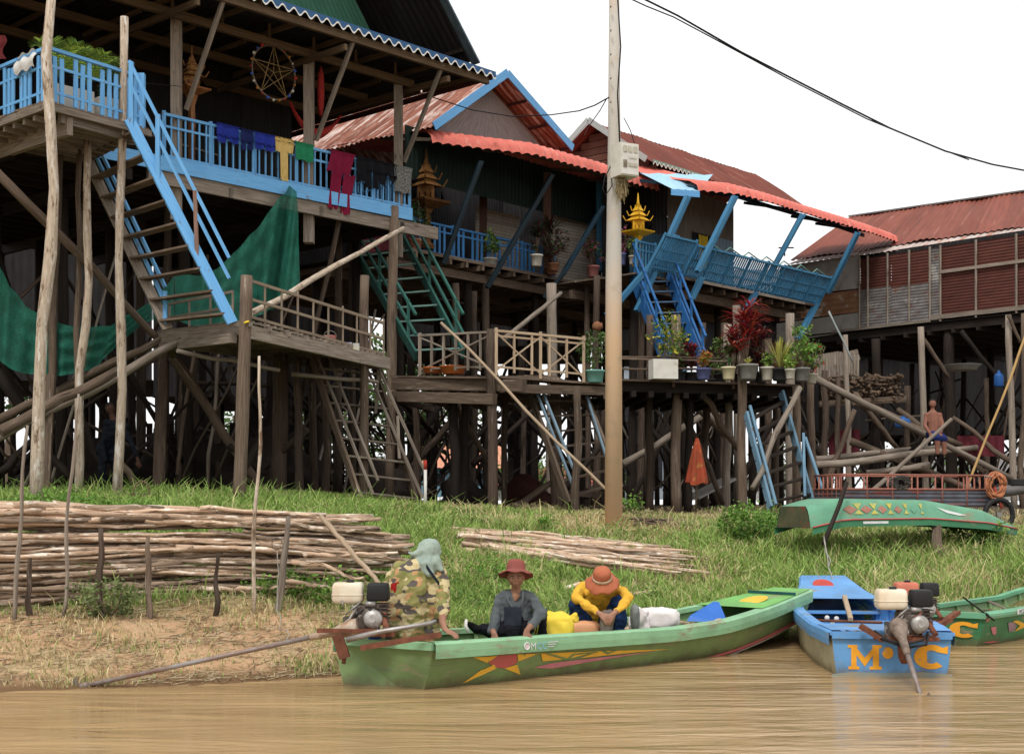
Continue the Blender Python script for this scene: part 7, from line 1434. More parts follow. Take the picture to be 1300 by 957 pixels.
def engine(c, s, tank, label, shaft, ex=V(1, 0, 0), tankcap=black, hang=.0, gm=None):
    c = Vector(c); t = thing('longtail_engine', c, label, 'engine', 'longtail boat engines'); ey = V(0, 0, 1).cross(ex).normalized()*-1  # ey towards the camera
    W = lambda x, y, z: c+ex*(x*s)+ey*(y*s)+V(0, 0, z*s)
    mb = MB(); rbox(mb, W(-.15, 0, .36), .30*s, .24*s, .20*s, .045*s, .98, ex); tk = mb.build('fuel_tank', tank, t)
    mb = MB(); rbox(mb, W(-.15, 0, .345), .31*s, .25*s, .016*s, .006*s, 1.0, ex); mb.build('tank_seam', tank, tk)
    MB().lathe(W(-.13, .0, .455), [(.036*s, 0), (.04*s, .02*s), (.03*s, .03*s)], 14).build('tank_cap', tankcap, tk)
    mb = MB(); rbox(mb, W(.14, .02, .37), .22*s, .22*s, .17*s, .02*s, .92, ex); mb.build('air_filter', black, t)
    mb = MB(); rbox(mb, W(0.02, 0, .13), .26*s, .24*s, .24*s, .05*s, .9, ex); mb.box(W(.15, -.02, .16), .14*s, .18*s, .2*s)
    for k in range(6): mb.box(W(.15, -.01, .08+k*.035), .2*s, .22*s, .008*s)
    mb.box(W(-.13, 0, .06), .12*s, .2*s, .14*s); blk = mb.build('engine_block', m_rust_g, t)
    random.seed(int(c.x*100))
    for k in range(16):
        p = W(R(-.2, .22), R(.08, .14), R(-.02, .26)); q2 = p+V(R(-.1, .1), R(-.03, .02), R(-.08, .08))*s; MB().tube([p, p.lerp(q2, .5)+V(0, -.015, .01), q2], R(.006, .016)*s, 7).build('hose' if k % 2 else 'fitting', random.choice((m_rust_g, m_alu, black, rusty, steel)), blk)
    mb = MB(); mb.lathe(W(.10, .11, .12), [(.085*s, 0), (.092*s, .03*s), (.08*s, .055*s), (.04*s, .07*s)], 22, axis=ey); mb.lathe(W(.10, .18, .12), [(.035*s, -.01*s), (.03*s, .012*s)], 12, axis=ey); mb.build('recoil_starter', m_alu, t)
    mb = MB(); mb.lathe(W(.02, .10, .26), [(.03*s, 0), (.03*s, .1*s)], 10, axis=ex); mb.tube([W(-.05, .12, .24), W(-.12, .16, .12), W(-.2, .16, .06)], .013*s, 7); mb.tube([W(-.02, .14, .28), W(-.16, .15, .16)], .009*s, 7); mb.build('linkage', steel, t)
    mb = MB(); mb.tube([W(.2, .1, .12), W(.24, .2, .02)], .028*s, 10); mb.build('exhaust', rusty, t)
    mb = MB(); mb.beam(W(-.3, -.08, -.03), W(.3, -.08, -.03), .05*s, .04*s); mb.beam(W(-.3, .1, -.03), W(.3, .1, -.03), .05*s, .04*s); mb.beam(W(-.1, -.14, -.03), W(-.1, .14, -.03), .05*s, .03*s); mb.beam(W(.2, -.14, -.03), W(.2, .14, -.03), .05*s, .03*s); mb.tube([W(-.05, 0, -.03), W(-.05, 0, -.03-hang)], .025*s, 8); mb.build('mount', rusty, t)
    mb = MB(); a, b = Vector(shaft[0]), Vector(shaft[1]); d = (b-a).normalized(); mb.tube([a-d*.05*s, a, a+d*.10*s, a+d*.16*s, a+d*.3*s, a+d*.42*s], [.085*s, .09*s, .07*s, .045*s, .038*s, .032*s], 14); mb.build('gearcase', gm or M('gear_white_rust', (.50, .43, .36), (.30, .17, .09), 9, coord='Object', rough=.5), t)
    mb = MB(); mb.tube([a+d*.4*s, a.lerp(b, .5)+V(0, 0, .0), b], [.024, .024, .022], 10); mb.lathe(b-d*.1, [(.03, 0), (.04, .05), (.02, .12)], 10, axis=d); mb.build('drive_shaft', M('shaft_steel', (.30, .29, .28), (.20, .11, .08), 4, coord='Object', rough=.5, metal=.3), t)
    mb = MB()
    for k in range(3):
        a_ = k*2.094; s1, s2 = basis(d)[1:]; e = s1*math.cos(a_)+s2*math.sin(a_); f_ = d.cross(e); mb.poly([b+e*.02-f_*.01, b+e*.10-f_*.04+d*.02, b+e*.12+f_*.03-d*.02, b+e*.02+f_*.012])
    mb.build('propeller', steel, t); return t
e1 = engine(P(462, 800, 13.55), 1.0, tankm, 'cream-tanked longtail engine on the stern of the green boat', (P(448, 797, 13.4), P(100, 872, 13.55)))
mb = MB(); mb.beam(P(402, 800, 13.3), P(480, 801, 13.35), .06, .04); mb.beam(P(458, 822, 13.2), P(560, 805, 13.1), .045, .05); mb.beam(P(428, 806, 13.25), P(438, 835, 13.25), .06, .1); mb.tube([P(438, 830, 13.25), P(436, 842, 13.25)], .02, 8); mb.build('stern_bracket', rusty, e1)
MB().tube([P(440, 812, 13.2), P(480, 802, 13.15), P(545, 791, 13.2), P(553, 788, 13.25)], [.028, .026, .02, .018], 9).build('tiller', steel, e1)
e2 = engine(P(1150, 806, 14.15), 1.0, tankm, 'cream-tanked longtail engine on the stern of the blue boat', (P(1141, 796, 13.95), P(1172, 892, 13.05)), hang=.2, gm=M('gear_greasy', (.26, .20, .16), (.10, .075, .06), 12, coord='Object', rough=.5, bump=.4, patch=(.55, .52, .48), ps=8, plo=.62))
mb = MB(); mb.tube([P(1110, 800, 14), P(1128, 812, 13.9), P(1150, 818, 13.85), P(1172, 812, 13.9), P(1178, 802, 14)], .011, 6); mb.tube([P(1118, 810, 14), P(1150, 822, 13.9), P(1176, 818, 13.9), P(1178, 805, 14)], .014, 6); mb.build('cable_loop', black, e2)
mb = MB(); mb.beam(P(1092, 794, 14.3), P(1122, 812, 14.2), .08, .05); mb.lathe(P(1148, 842, 14.1), [(.03, 0), (.06, .06), (.07, .16), (.04, .2)], 8); mb.build('stern_bracket', rusty, e2)
e3 = engine(P(1165, 785, 17.0), .95, M('tank_coral', (.66, .22, .14), (.5, .15, .1), 4, coord='Object', rough=.35), 'coral-tanked engine on the stern of the right green boat, half hidden', (P(1150, 790, 16.8), P(1085, 803, 15.6)))
mb = MB(); mb.beam(P(1172, 805, 16.6), P(1206, 785, 16.9), .08, .06); mb.beam(P(1203, 785, 16.9), P(1216, 777, 17.3), .07, .05); mb.build('stern_bracket', rusty, e3)
# ================================================================== cargo in the green boat
def soft(name, c, sx, sy, sz, mat, label, cat, seed, k=.25, rot=0):
    o = R(0, 1)+seed*3.7; mb = MB(); c = Vector(c); ca, sa = math.cos(rot), math.sin(rot)
    def fn(u, v):
        th = v*math.pi; ph = u*2*math.pi; e = .6; f_ = lambda x: abs(x)**e*(1 if x >= 0 else -1); q = V(f_(math.sin(th))*f_(math.cos(ph))*sx/2, f_(math.sin(th))*f_(math.sin(ph))*sy/2, f_(math.cos(th))*sz/2)
        q = q*(1+k*noise.noise(q*9+V(o, 0, 0))+k*.4*noise.noise(q*26+V(0, o, 0))); return c+V(q.x*ca-q.y*sa, q.x*sa+q.y*ca, q.z)
    mb.grid(fn, 44, 22); return tag(mb.build(name, mat), label, cat)
soft('plastic_bag', P(704, 797, 14.85), .34, .25, .30, M('bag_yellow', (.86, .68, .09), (.78, .56, .05), 6, coord='Object', rough=.4, trans=.2), 'lumpy yellow plastic bag beside the man in grey', 'bag', 2, .35)
soft('bag_knot', P(727, 784, 14.85), .11, .08, .10, MATS['bag_yellow'], 'twisted yellow knot of plastic on top of the peach container', 'bag', 5, .7)
soft('jerrycan', P(742, 799, 15.15), .33, .2, .19, M('plastic_peach', (.72, .37, .20), (.62, .30, .15), 5, coord='Object', rough=.4), 'rounded peach plastic container lying in the green boat', 'container', 3, .06)
soft('white_sack', P(836, 785, 16.1), .48, .3, .24, M('sack_white', (.74, .68, .66), (.60, .54, .54), 7, coord='Object', rough=.8, bump=.4), 'white woven sack lying amidships in the green boat', 'sack', 7, .14, .2)
soft('white_sack', P(812, 787, 15.95), .2, .22, .23, MATS['sack_white'], 'crumpled pinkish-white sack mouth leaning on the larger sack', 'sack', 9, .55, .2)
bx_ = MB(); bx_.poly([P(872, 788, 16.5), P(920, 790, 16.7), P(922, 786, 16.75), P(913, 764, 17.0), P(906, 763, 17.0), P(876, 781, 16.8)]); tag(bx_.build('blue_panel', M('plastic_sheet_blue', (.05, .17, .55), (.035, .13, .45), 3, rough=.4)), 'cut sheet of blue plastic leaning in the front of the boat', 'sheet')
for k, (x0, y0, x1, y1, lab) in enumerate(((868, 795, 926, 786, 'thin peeled stick lying under the blue sheet'), (880, 797, 918, 784, 'second thin stick crossing under the blue sheet'), (790, 800, 812, 795, 'thick short log piece beside the white sack'), (862, 790, 905, 792, 'third stick poking out from the sack'))):
    tag(bentlog(P(x0, y0, 16.4), P(x1, y1, 16.8), .018 if k != 2 else .04, .014 if k != 2 else .035, .02, 'stick'), lab, 'stick')
soft('grey_panel', P(806, 784, 15.9), .1, .3, .3, M('panel_grey', (.22, .23, .22)), 'grey curved mudguard-like plate behind the crouching man', 'plate', 4, .05)

# ================================================================== people
skin = M('skin', (.36, .19, .12), (.27, .135, .085), 4, coord='Object', rough=.55, bump=.1, bdist=.004); skin_l = M('skin_hand', (.36, .19, .13), (.26, .13, .085), 6, coord='Object', rough=.55, bump=.1, bdist=.004)
camo = M('camouflage', (.29, .25, .10), (.16, .18, .06), 5, coord='Object', rough=.9, bump=.35, bdist=.012, patch=((.44, .25, .12), (.10, .085, .075), (.52, .43, .24)), ps=7, plo=.56, pw=.02, pst=(1, 1, 1.6), pdet=1.5, randv=.02, spec=.1)
def cl_(n, c, v=None): return M('cloth_'+n, c, v or tuple(x*.75 for x in c), 7, coord='Object', rough=.9, bump=.4, bdist=.01, spec=.1, randv=.02)
def capsule(mb, a, b, r0, r1):
    a, b = Vector(a), Vector(b); L = (b-a).length
    mb.ball(a, r0, 12); mb.ball(b, r1, 12)
    if L > 1e-4: mb.tube([a, b], [r0, r1], 12)
def body(name, parent, segs, mats, voxel=.011, smooth=4, fold=.009):
    """segs: (matkey, [(point, radius), ...]) fused to one continuous skin"""
    mb = MB(); A = []; B_ = []; R0 = []; R1 = []; K = []
    keys = list(mats.keys())
    for key, ch in segs:
        for k in range(max(1, len(ch)-1)):
            p, r = ch[k]; q, s_ = ch[min(k+1, len(ch)-1)]; capsule(mb, p, q, r, s_); A.append(tuple(p)); B_.append(tuple(q)); R0.append(r); R1.append(s_); K.append(keys.index(key))
    o = mb.build(name, list(mats.values()), parent); md = o.modifiers.new('r', 'REMESH'); md.mode = 'VOXEL'; md.voxel_size = voxel; md.use_smooth_shade = True
    sm = o.modifiers.new('s', 'SMOOTH'); sm.iterations = smooth; sm.factor = .5
    dg_ = bpy.context.evaluated_depsgraph_get(); me = bpy.data.meshes.new_from_object(o.evaluated_get(dg_)); o.modifiers.clear(); old = o.data; o.data = me; bpy.data.meshes.remove(old)
    O = np.array(parent['_o']); n = len(me.vertices); co = np.zeros(n*3); me.vertices.foreach_get('co', co); co = co.reshape(-1, 3)+O; A, B_, R0, R1 = map(np.array, (A, B_, R0, R1))
    fc = np.zeros(len(me.polygons)*3); me.polygons.foreach_get('center', fc); fc = fc.reshape(-1, 3)+O
    def near(pts):
        best = np.full(len(pts), 1e9); arg = np.zeros(len(pts), int)
        for i in range(len(A)):
            ab = B_[i]-A[i]; t = np.clip(((pts-A[i])@ab)/max(ab@ab, 1e-9), 0, 1); d = np.linalg.norm(pts-(A[i]+t[:, None]*ab), axis=1)-(R0[i]*(1-t)+R1[i]*t); m_ = d < best; best[m_] = d[m_]; arg[m_] = K[i]
        return arg
    arg = near(fc); me.materials.clear()
    for m_ in mats.values(): me.materials.append(m_)
    me.polygons.foreach_set('material_index', arg.astype(np.int32)); me.polygons.foreach_set('use_smooth', np.ones(len(arg), bool))
    if fold:
        va = near(co); nr = np.zeros(n*3); me.vertices.foreach_get('normal', nr); nr = nr.reshape(-1, 3); isk = np.array([k.startswith('skin') for k in keys])[va]
        f_ = np.array([noise.noise(Vector((p[0]*9, p[1]*9, p[2]*14)))+.5*noise.noise(Vector((p[0]*22, p[1]*22+5, p[2]*26))) for p in co])*fold*2; f_[isk] = 0; co = co+nr*f_[:, None]; me.vertices.foreach_set('co', (co-O).ravel())
    at = me.attributes.get('tone') 
    if at: me.attributes.remove(at)
    at = me.attributes.new('tone', 'FLOAT', 'FACE'); at.data.foreach_set('value', np.full(len(me.polygons), .5, np.float32)); me.update(); return o
def hand(wr, d, nrm, key='skin', s=1.0, curl=.5, thumb=1):
    """palm + five unequal bent fingers; d points along the hand, nrm out of the back of the hand"""
    d = Vector(d).normalized(); nrm = Vector(nrm).normalized(); sd_ = d.cross(nrm).normalized(); wr = Vector(wr); out = []
    pc = wr+d*.045*s
    for k in (-1, 0, 1): out.append((key, [(wr+sd_*k*.012*s, .021*s), (wr+d*.08*s+sd_*k*.024*s, .015*s)]))
    for k, L_ in enumerate((.062, .075, .080, .068)):
        b = wr+d*.085*s+sd_*((1.5-k)*.0225*s*-1); a1 = b+(d*math.cos(curl*.6)-nrm*math.sin(curl*.6))*L_*.5*s; a2 = a1+(d*math.cos(curl*1.5)-nrm*math.sin(curl*1.5))*L_*.5*s; sp_ = sd_*((1.5-k)*-.004*s)
        out.append((key, [(b, .0100*s), (a1+sp_, .0092*s), (a2+sp_*2, .0078*s)]))
    b = wr+d*.03*s+sd_*thumb*.026*s; out.append((key, [(b, .013*s), (b+(d*.6+sd_*thumb*.7)*.035*s, .0115*s), (b+(d*.9+sd_*thumb*.5)*.062*s, .0090*s)])); return out
def head(c, face, r=.098, key='skin', up=V(0, 0, 1)):
    """skull, jaw, nose, brows, ears along the facing direction"""
    c = Vector(c); f_ = Vector(face).normalized(); up = (up-f_*up.dot(f_)).normalized(); s_ = f_.cross(up); W = lambda x, y, z: c+s_*(x*r)+f_*(y*r)+up*(z*r)
    return [(key, [(W(0, -.15, .25), r*.98), (W(0, -.05, .0), r*.9)]), (key, [(W(0, .12, -.3), r*.72), (W(0, .3, -.85), r*.36)]), (key, [(W(-.3, .1, -.45), r*.5), (W(.3, .1, -.45), r*.5)]), (key, [(W(0, .80, .05), r*.13), (W(0, 1.02, -.28), r*.16)]),
            (key, [(W(-.42, .68, .2), r*.15), (W(.42, .68, .2), r*.15)]), (key, [(W(-.14, .82, -.62), r*.12), (W(.14, .82, -.62), r*.12)]), (key, [(W(-.13, .78, -.74), r*.11), (W(.13, .78, -.74), r*.11)]),
            (key, [(W(-.92, -.1, .08), r*.14), (W(-.95, -.08, -.22), r*.12)]), (key, [(W(.92, -.1, .08), r*.14), (W(.95, -.08, -.22), r*.12)]), (key, [(W(-.45, .45, -.25), r*.35), (W(.45, .45, -.25), r*.35)])], W
m_eye = M('eye_dark', (.02, .015, .012)); m_eyew = M('eye_white', (.45, .40, .36)); m_lip = M('lip', (.14, .055, .045)); m_brow = M('brow', (.02, .015, .013)); 
def face_parts(t, W, r):
    for k in (-1, 1):
        ey_ = MB().ball(W(.36*k, .70, .03), r*.13, 10, sc=(1.2, .7, .62)).build('eye', m_eyew, t); MB().ball(W(.35*k, .80, .03), r*.065, 8).build('iris', m_eye, ey_)
        MB().tube([W(.18*k, .86, .22), W(.38*k, .84, .27), W(.58*k, .72, .2)], [r*.03, r*.045, r*.025], 6).build('eyebrow', m_brow, t)
    MB().tube([W(-.24, .80, -.66), W(0, .93, -.65), W(.24, .80, -.66)], [r*.02, r*.05, r*.02], 6).build('lips', m_lip, t)
def hat(t, c, up, rb_, rc_, h, mat, name='hat', brimdrop=.03, band=None, wave=.0, side=1.0, n=44):
    c = Vector(c); up = Vector(up).normalized(); d, s1, s2 = basis(up); mb = MB()
    prof = [(rc_*.001, h), (rc_*.55, h*.985), (rc_*.86, h*.88), (rc_*.98, h*.62), (rc_*1.03, h*.15), (rc_*1.06, .0), (rc_+(rb_-rc_)*.5, -brimdrop*.35), (rb_, -brimdrop), (rb_*.99, -brimdrop-.008), (rc_*1.0, -.008)]
    def fn(u, v):
        q = v*(len(prof)-1); k = min(int(q), len(prof)-2); tt = q-k; r_, z = prof[k][0]*(1-tt)+prof[k+1][0]*tt, prof[k][1]*(1-tt)+prof[k+1][1]*tt; a = u*2*math.pi; z += wave*max(0, (r_-rc_)/(rb_-rc_))*(math.sin(a*7)+.6*math.sin(a*3+1)); return c+s1*(math.cos(a)*r_*side)+s2*(math.sin(a)*r_)+up*z
    mb.grid(fn, n, (len(prof)-1)*2); o = mb.build(name, mat, t)
    if band: MB().lathe(c+up*h*.08, [(rc_*1.06, 0), (rc_*1.055, h*.12), (rc_*1.035, h*.24)], 40, axis=up).build('hat_band', band, o)
# --- man in camouflage, back to the river
m1 = thing('person', P(522, 815, 13.9), 'person in camouflage shirt and grey-green head cloth sitting with back to the river', 'person')
q = lambda x, y, Y: P(x, y, Y)
sg = [('camo', [(q(500, 812, 14.0), .15), (q(503, 785, 13.95), .145), (q(506, 755, 13.93), .15), (q(513, 728, 13.95), .125)]), ('camo', [(q(540, 812, 14.0), .14), (q(543, 785, 13.95), .135), (q(545, 755, 13.93), .14), (q(543, 728, 13.95), .12)]), ('camo', [(q(521, 812, 13.92), .15), (q(524, 780, 13.86), .145), (q(527, 750, 13.85), .15), (q(530, 722, 13.92), .12)]),
      ('camo', [(q(508, 724, 13.98), .10), (q(553, 724, 13.98), .10)]), ('camo', [(q(530, 716, 13.96), .09), (q(538, 704, 13.98), .07)]),
      ('camo', [(q(556, 725, 13.96), .088), (q(562, 750, 13.86), .082), (q(561, 772, 13.78), .07)]), ('camo', [(q(561, 770, 13.78), .078), (q(561, 778, 13.76), .078)]), ('skinL', [(q(561, 776, 13.76), .048), (q(562, 790, 13.66), .036), (q(565, 799, 13.58), .028)]),
      ('camo', [(q(506, 728, 14.0), .09), (q(497, 740, 14.1), .085), (q(492, 750, 14.25), .07)]), ('skinL', [(q(494, 748, 14.2), .045), (q(482, 778, 14.2), .035), (q(478, 790, 14.1), .028)]),
      ('camo', [(q(500, 812, 14.1), .12), (q(485, 800, 14.2), .10), (q(478, 792, 14.5), .09)]), ('camo', [(q(540, 812, 14.1), .12), (q(545, 800, 14.5), .09)]), ('jeans', [(q(478, 800, 13.75), .05), (q(474, 815, 13.7), .055)])]
sg += hand(q(565, 799, 13.58), V(.75, -.35, -.32), V(.1, -.2, 1), 'skinL', 1.0, .35, 1); sg += hand(q(478, 790, 14.1), V(-.3, .2, -.8), V(-1, 0, 0), 'skinL', 1.0, .6, 1)
hs_, W1 = head(q(543, 702, 13.98), V(.25, .95, -.05), .092, 'skin'); sg += hs_
body('body', m1, sg, {'camo': camo, 'skin': skin, 'skinL': skin_l, 'jeans': cl_('denim', (.02, .06, .22))}, .012)
m_scarf = cl_('scarf', (.33, .40, .34), (.24, .30, .26))
body('headscarf', m1, [('s', [(q(545, 698, 13.97), .122), (q(543, 708, 13.95), .118), (q(541, 722, 13.9), .11)]), ('s', [(q(541, 716, 13.86), .08), (q(546, 727, 13.80), .045)]), ('s', [(q(536, 716, 13.9), .085), (q(524, 727, 13.9), .03)]), ('s', [(q(551, 714, 13.9), .08), (q(560, 722, 13.86), .03)]), ('s', [(q(538, 702, 13.9), .06), (q(524, 704, 13.9), .03), (q(519, 701, 13.9), .012)])], {'s': m_scarf}, .01, 4, .006)
mb = MB(); mb.grid(lambda u, v: q(541+u*17, 717+u*24+v*6-2, 13.76-.02*math.sin(u*3)), 10, 2); mb.build('strap', cl_('strap', (.02, .025, .035)), m1)
MB().grid(lambda u, v: q(496+u*10, 741+v*12-u*3, 13.80+.02*math.sin(u*9)), 6, 6).build('red_lining', fab('scarlet', (.5, .03, .03)), m1)
# --- man in grey shirt and red hat
m2 = thing('person', P(652, 812, 14.45), 'person in grey shirt, dark apron and dusty red felt hat looking at the camera', 'person')
sg = [('grey', [(q(650, 806, 14.5), .125), (q(651, 785, 14.5), .115), (q(653, 765, 14.5), .115)]), ('grey', [(q(641, 759, 14.5), .085), (q(667, 758, 14.5), .085)]), ('grey', [(q(640, 800, 14.5), .11), (q(643, 765, 14.5), .095)]), ('grey', [(q(663, 800, 14.5), .11), (q(663, 765, 14.5), .095)]),
      ('skin', [(q(655, 757, 14.47), .052), (q(655, 745, 14.46), .048)]), ('skin', [(q(653, 768, 14.42), .03), (q(655, 757, 14.42), .035)]),
      ('grey', [(q(635, 760, 14.5), .062), (q(629, 784, 14.42), .052), (q(625, 800, 14.2), .044)]), ('skinL', [(q(625, 799, 14.2), .030), (q(627, 804, 14.12), .028)]),
      ('grey', [(q(673, 758, 14.5), .064), (q(687, 777, 14.42), .058), (q(674, 794, 14.2), .046)]), ('skinL', [(q(674, 793, 14.2), .032), (q(669, 800, 14.08), .027)]),
      ('black', [(q(652, 788, 14.38), .095), (q(650, 800, 14.33), .10)]), ('black', [(q(645, 800, 14.4), .1), (q(630, 804, 14.35), .085), (q(615, 798, 14.3), .06)]), ('black', [(q(662, 800, 14.4), .1), (q(678, 785, 14.6), .075), (q(686, 778, 14.6), .068), (q(687, 806, 14.6), .065)]), ('black', [(q(618, 799, 14.3), .058), (q(604, 799, 14.3), .045)]),
      ('shoe', [(q(606, 799, 14.25), .045), (q(597, 792, 14.2), .038)])]
sg += hand(q(669, 800, 14.08), V(-.15, -.35, -.9), V(.2, -1, .2), 'skinL', .95, .5, -1); sg += hand(q(627, 804, 14.12), V(.3, -.3, -.9), V(-.2, -1, .2), 'skinL', .95, .5, 1)
hc = q(655, 733, 14.40); hs_, W2 = head(hc, V(-.04, -1, -.02), .088, 'skin'); sg += hs_
body('body', m2, sg, {'grey': cl_('grey_shirt', (.115, .13, .135), (.07, .08, .085)), 'skin': skin, 'skinL': skin_l, 'black': cl_('black_trousers', (.012, .012, .016)), 'shoe': cl_('black_shoe', (.01, .01, .012))}, .009, 3)
face_parts(m2, W2, .088)
hat(m2, hc+V(0, .03, .068), V(.03, .30, 1), .178, .094, .115, M('felt_red', (.27, .085, .07), (.19, .06, .05), 9, coord='Object', rough=.95, bump=.2), brimdrop=.045, wave=.007)
MB().grid(lambda u, v: q(640+u*22, 770+v*24, 14.30-.05*math.sin(u*3.1)), 8, 6).build('bib', cl_('bib', (.035, .042, .055), (.02, .025, .035)), m2)
MB().tube([q(643, 752, 14.36), q(645, 762, 14.34), q(651, 772, 14.33), q(660, 770, 14.34), q(664, 760, 14.36), q(664, 750, 14.38)], .012, 6).build('collar', MATS['cloth_grey_shirt'], m2)
for dx in (0, 3): MB().tube([q(683+dx, 776, 14.48), q(681+dx, 790, 14.46), q(678+dx, 806, 14.46)], .006, 5).build('yellow_stripe', M('stripe_yellow', (.6, .5, .08)), m2)
MB().tube([q(592, 786, 14.2), q(591, 794, 14.18), q(595, 803, 14.18)], [.014, .02, .016], 8).build('shoe_sole', white, m2)
# --- crouching person in yellow
q = lambda x, y, Y: P(x, y, Y+.48)
m3 = thing('person', P(760, 805, 15.0), 'person in yellow sleeves and jeans crouching under a rust-coloured hat with pale band', 'person')
sg = [('yellow', [(q(752, 790, 15.2), .12), (q(755, 768, 15.1), .115), (q(759, 752, 14.95), .105)]), ('yellow', [(q(741, 748, 15.0), .085), (q(780, 750, 15.0), .085)]), ('yellow', [(q(742, 785, 15.15), .1), (q(748, 752, 14.98), .09)]), ('yellow', [(q(768, 785, 15.15), .1), (q(772, 752, 14.98), .09)]),
      ('yellow', [(q(737, 748, 15.0), .062), (q(731, 759, 14.75), .052), (q(744, 768, 14.6), .046), (q(757, 776, 14.5), .037)]), ('skinL', [(q(757, 776, 14.5), .028), (q(762, 779, 14.45), .026)]),
      ('yellow', [(q(786, 750, 15.0), .062), (q(797, 757, 14.75), .052), (q(791, 768, 14.6), .044), (q(783, 775, 14.5), .036)]), ('skinL', [(q(783, 775, 14.5), .028), (q(779, 779, 14.45), .026)]),
      ('jeans', [(q(748, 798, 15.2), .12), (q(733, 780, 14.95), .095), (q(731, 766, 14.8), .075), (q(740, 788, 14.85), .065), (q(751, 803, 14.9), .05)]), ('jeans', [(q(765, 798, 15.2), .12), (q(778, 780, 14.95), .095), (q(784, 764, 14.8), .075), (q(789, 784, 14.8), .062), (q(787, 802, 14.85), .05)]), ('jeans', [(q(745, 798, 15.2), .13), (q(768, 798, 15.2), .13)]),
      ('skinL', [(q(765, 797, 14.6), .035), (q(776, 803, 14.5), .028)]), ('skinL', [(q(788, 803, 14.8), .035), (q(781, 806, 14.65), .028)])]
sg += hand(q(762, 779, 14.45), V(.6, -.3, -.6), V(-.3, -.8, .5), 'skinL', .9, .8, -1); sg += hand(q(779, 779, 14.45), V(-.5, -.3, -.7), V(.4, -.8, .4), 'skinL', .9, .8, 1)
hc = q(763, 739, 14.75); hd = V(.1, -.75, -.66); hs_, W3 = head(hc, hd, .086, 'skin', V(0, -.6, .8)); sg += [('skin', [(q(762, 748, 14.9), .05), (hc, .06)])]+hs_
body('body', m3, sg, {'yellow': cl_('yellow_shirt', (.72, .42, .05), (.58, .32, .04)), 'skin': skin, 'skinL': skin_l, 'jeans': cl_('navy_jeans', (.015, .035, .10))}, .009, 3)
hat(m3, hc+V(.01, -.04, .035), V(-.05, -.60, .80), .185, .100, .135, M('felt_rust', (.42, .14, .075), (.33, .10, .05), 9, coord='Object', rough=.95, bump=.3), brimdrop=.055, band=M('hat_band', (.62, .50, .36)), wave=.016)
soft('cloth_bundle', q(771, 791, 14.5), .16, .12, .24, M('rag_brown', (.15, .12, .10), (.09, .07, .06), 8, coord='Object', bump=.5), 'grey-brown net bundle held between the hands of the crouching person', 'bundle', 6, .4)
q = lambda x, y, Y: P(x, y, Y)
# --- dim figure under the big house, its shade put into dark colours, and a bather under the long house
m4 = thing('person', G(140, 25.3), 'dim figure in dark blue work clothes bending between two pale trunks', 'person'); g_ = G(133, 25.3)
sg = [('c', [(V(g_.x-.02, 25.3, g_.z+.82), .15), (q(140, 560, 25.3), .15), (q(150, 543, 25.2), .14)]), ('c', [(q(136, 537, 25.2), .07), (q(160, 542, 25.1), .07)]), ('c', [(q(158, 545, 25.1), .06), (q(168, 565, 25), .05), (q(173, 578, 24.9), .04)]), ('c', [(q(136, 540, 25.2), .06), (q(130, 565, 25.1), .05), (q(133, 585, 25), .04)]),
      ('c', [(V(g_.x, 25.3, g_.z+.85), .11), (V(g_.x-.02, 25.2, g_.z+.45), .075), (V(g_.x, 25.3, g_.z+.05), .055)]), ('c', [(V(g_.x+.12, 25.3, g_.z+.85), .11), (V(g_.x+.2, 25.3, g_.z+.45), .075), (V(g_.x+.2, 25.3, g_.z+.05), .055)]), ('skin', [(q(144, 532, 25.2), .05), (q(141, 524, 25.2), .05)]), ('skin', [(q(173, 578, 24.9), .03), (q(175, 584, 24.9), .03)])]
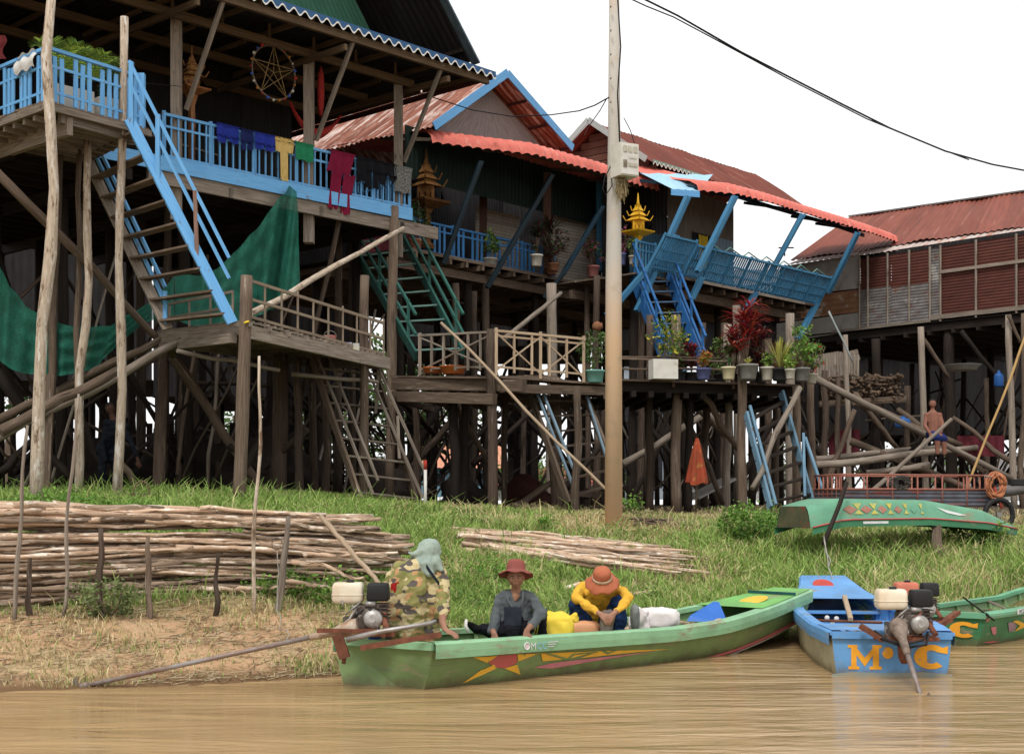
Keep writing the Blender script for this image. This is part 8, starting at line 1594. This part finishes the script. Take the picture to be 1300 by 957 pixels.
hs_, W4 = head(q(140, 519, 25.2), V(.5, -.6, -.4), .09, 'skin'); sg += hs_+hand(q(175, 584, 24.9), V(.2, 0, -1), V(0, -1, 0), 'skin', 1, .5, 1)
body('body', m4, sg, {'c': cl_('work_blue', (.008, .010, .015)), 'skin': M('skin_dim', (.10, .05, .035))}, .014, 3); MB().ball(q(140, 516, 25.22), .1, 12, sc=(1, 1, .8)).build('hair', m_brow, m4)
m5 = thing('person', P(1184, 553, 36), 'bare-chested person in dark blue shorts seated on a beam below the long house', 'person')
m_tan = M('skin_tan', (.26, .115, .08), (.19, .085, .06), 6, coord='Object')
sg = [('skin', [(q(1185, 548, 36), .16), (q(1185, 535, 36), .16), (q(1184, 527, 36), .14)]), ('skin', [(q(1176, 527, 36), .07), (q(1193, 527, 36), .07)]), ('skin', [(q(1176, 528, 36), .06), (q(1174, 540, 35.9), .05), (q(1180, 549, 35.7), .04)]), ('skin', [(q(1193, 528, 36), .06), (q(1197, 540, 35.9), .05), (q(1194, 549, 35.7), .04)]),
      ('shorts', [(q(1182, 552, 36), .14), (q(1190, 556, 35.6), .1)]), ('shorts', [(q(1190, 552, 36), .14), (q(1198, 557, 35.7), .1)]), ('skin', [(q(1190, 556, 35.6), .08), (q(1190, 575, 35.6), .05)]), ('skin', [(q(1198, 557, 35.7), .08), (q(1199, 576, 35.7), .05)]), ('skin', [(q(1184, 524, 36), .05), (q(1184, 518, 36), .05)])]
hs_, W5 = head(q(1184, 513, 36), V(-.3, -.9, -.1), .09, 'skin'); sg += hs_+hand(q(1180, 549, 35.7), V(.4, -.2, -.6), V(0, -1, 0), 'skin', 1, .5, 1)+hand(q(1194, 549, 35.7), V(-.2, -.2, -.8), V(0, -1, 0), 'skin', 1, .5, -1)
body('body', m5, sg, {'skin': m_tan, 'shorts': cl_('navy_shorts', (.02, .03, .12))}, .014, 3); MB().ball(q(1184, 510, 36.05), .1, 12, sc=(1, 1, .8)).build('hair', m_brow, m5)
for ob in list(SC.objects):
    if '_o' in ob.keys(): del ob['_o']
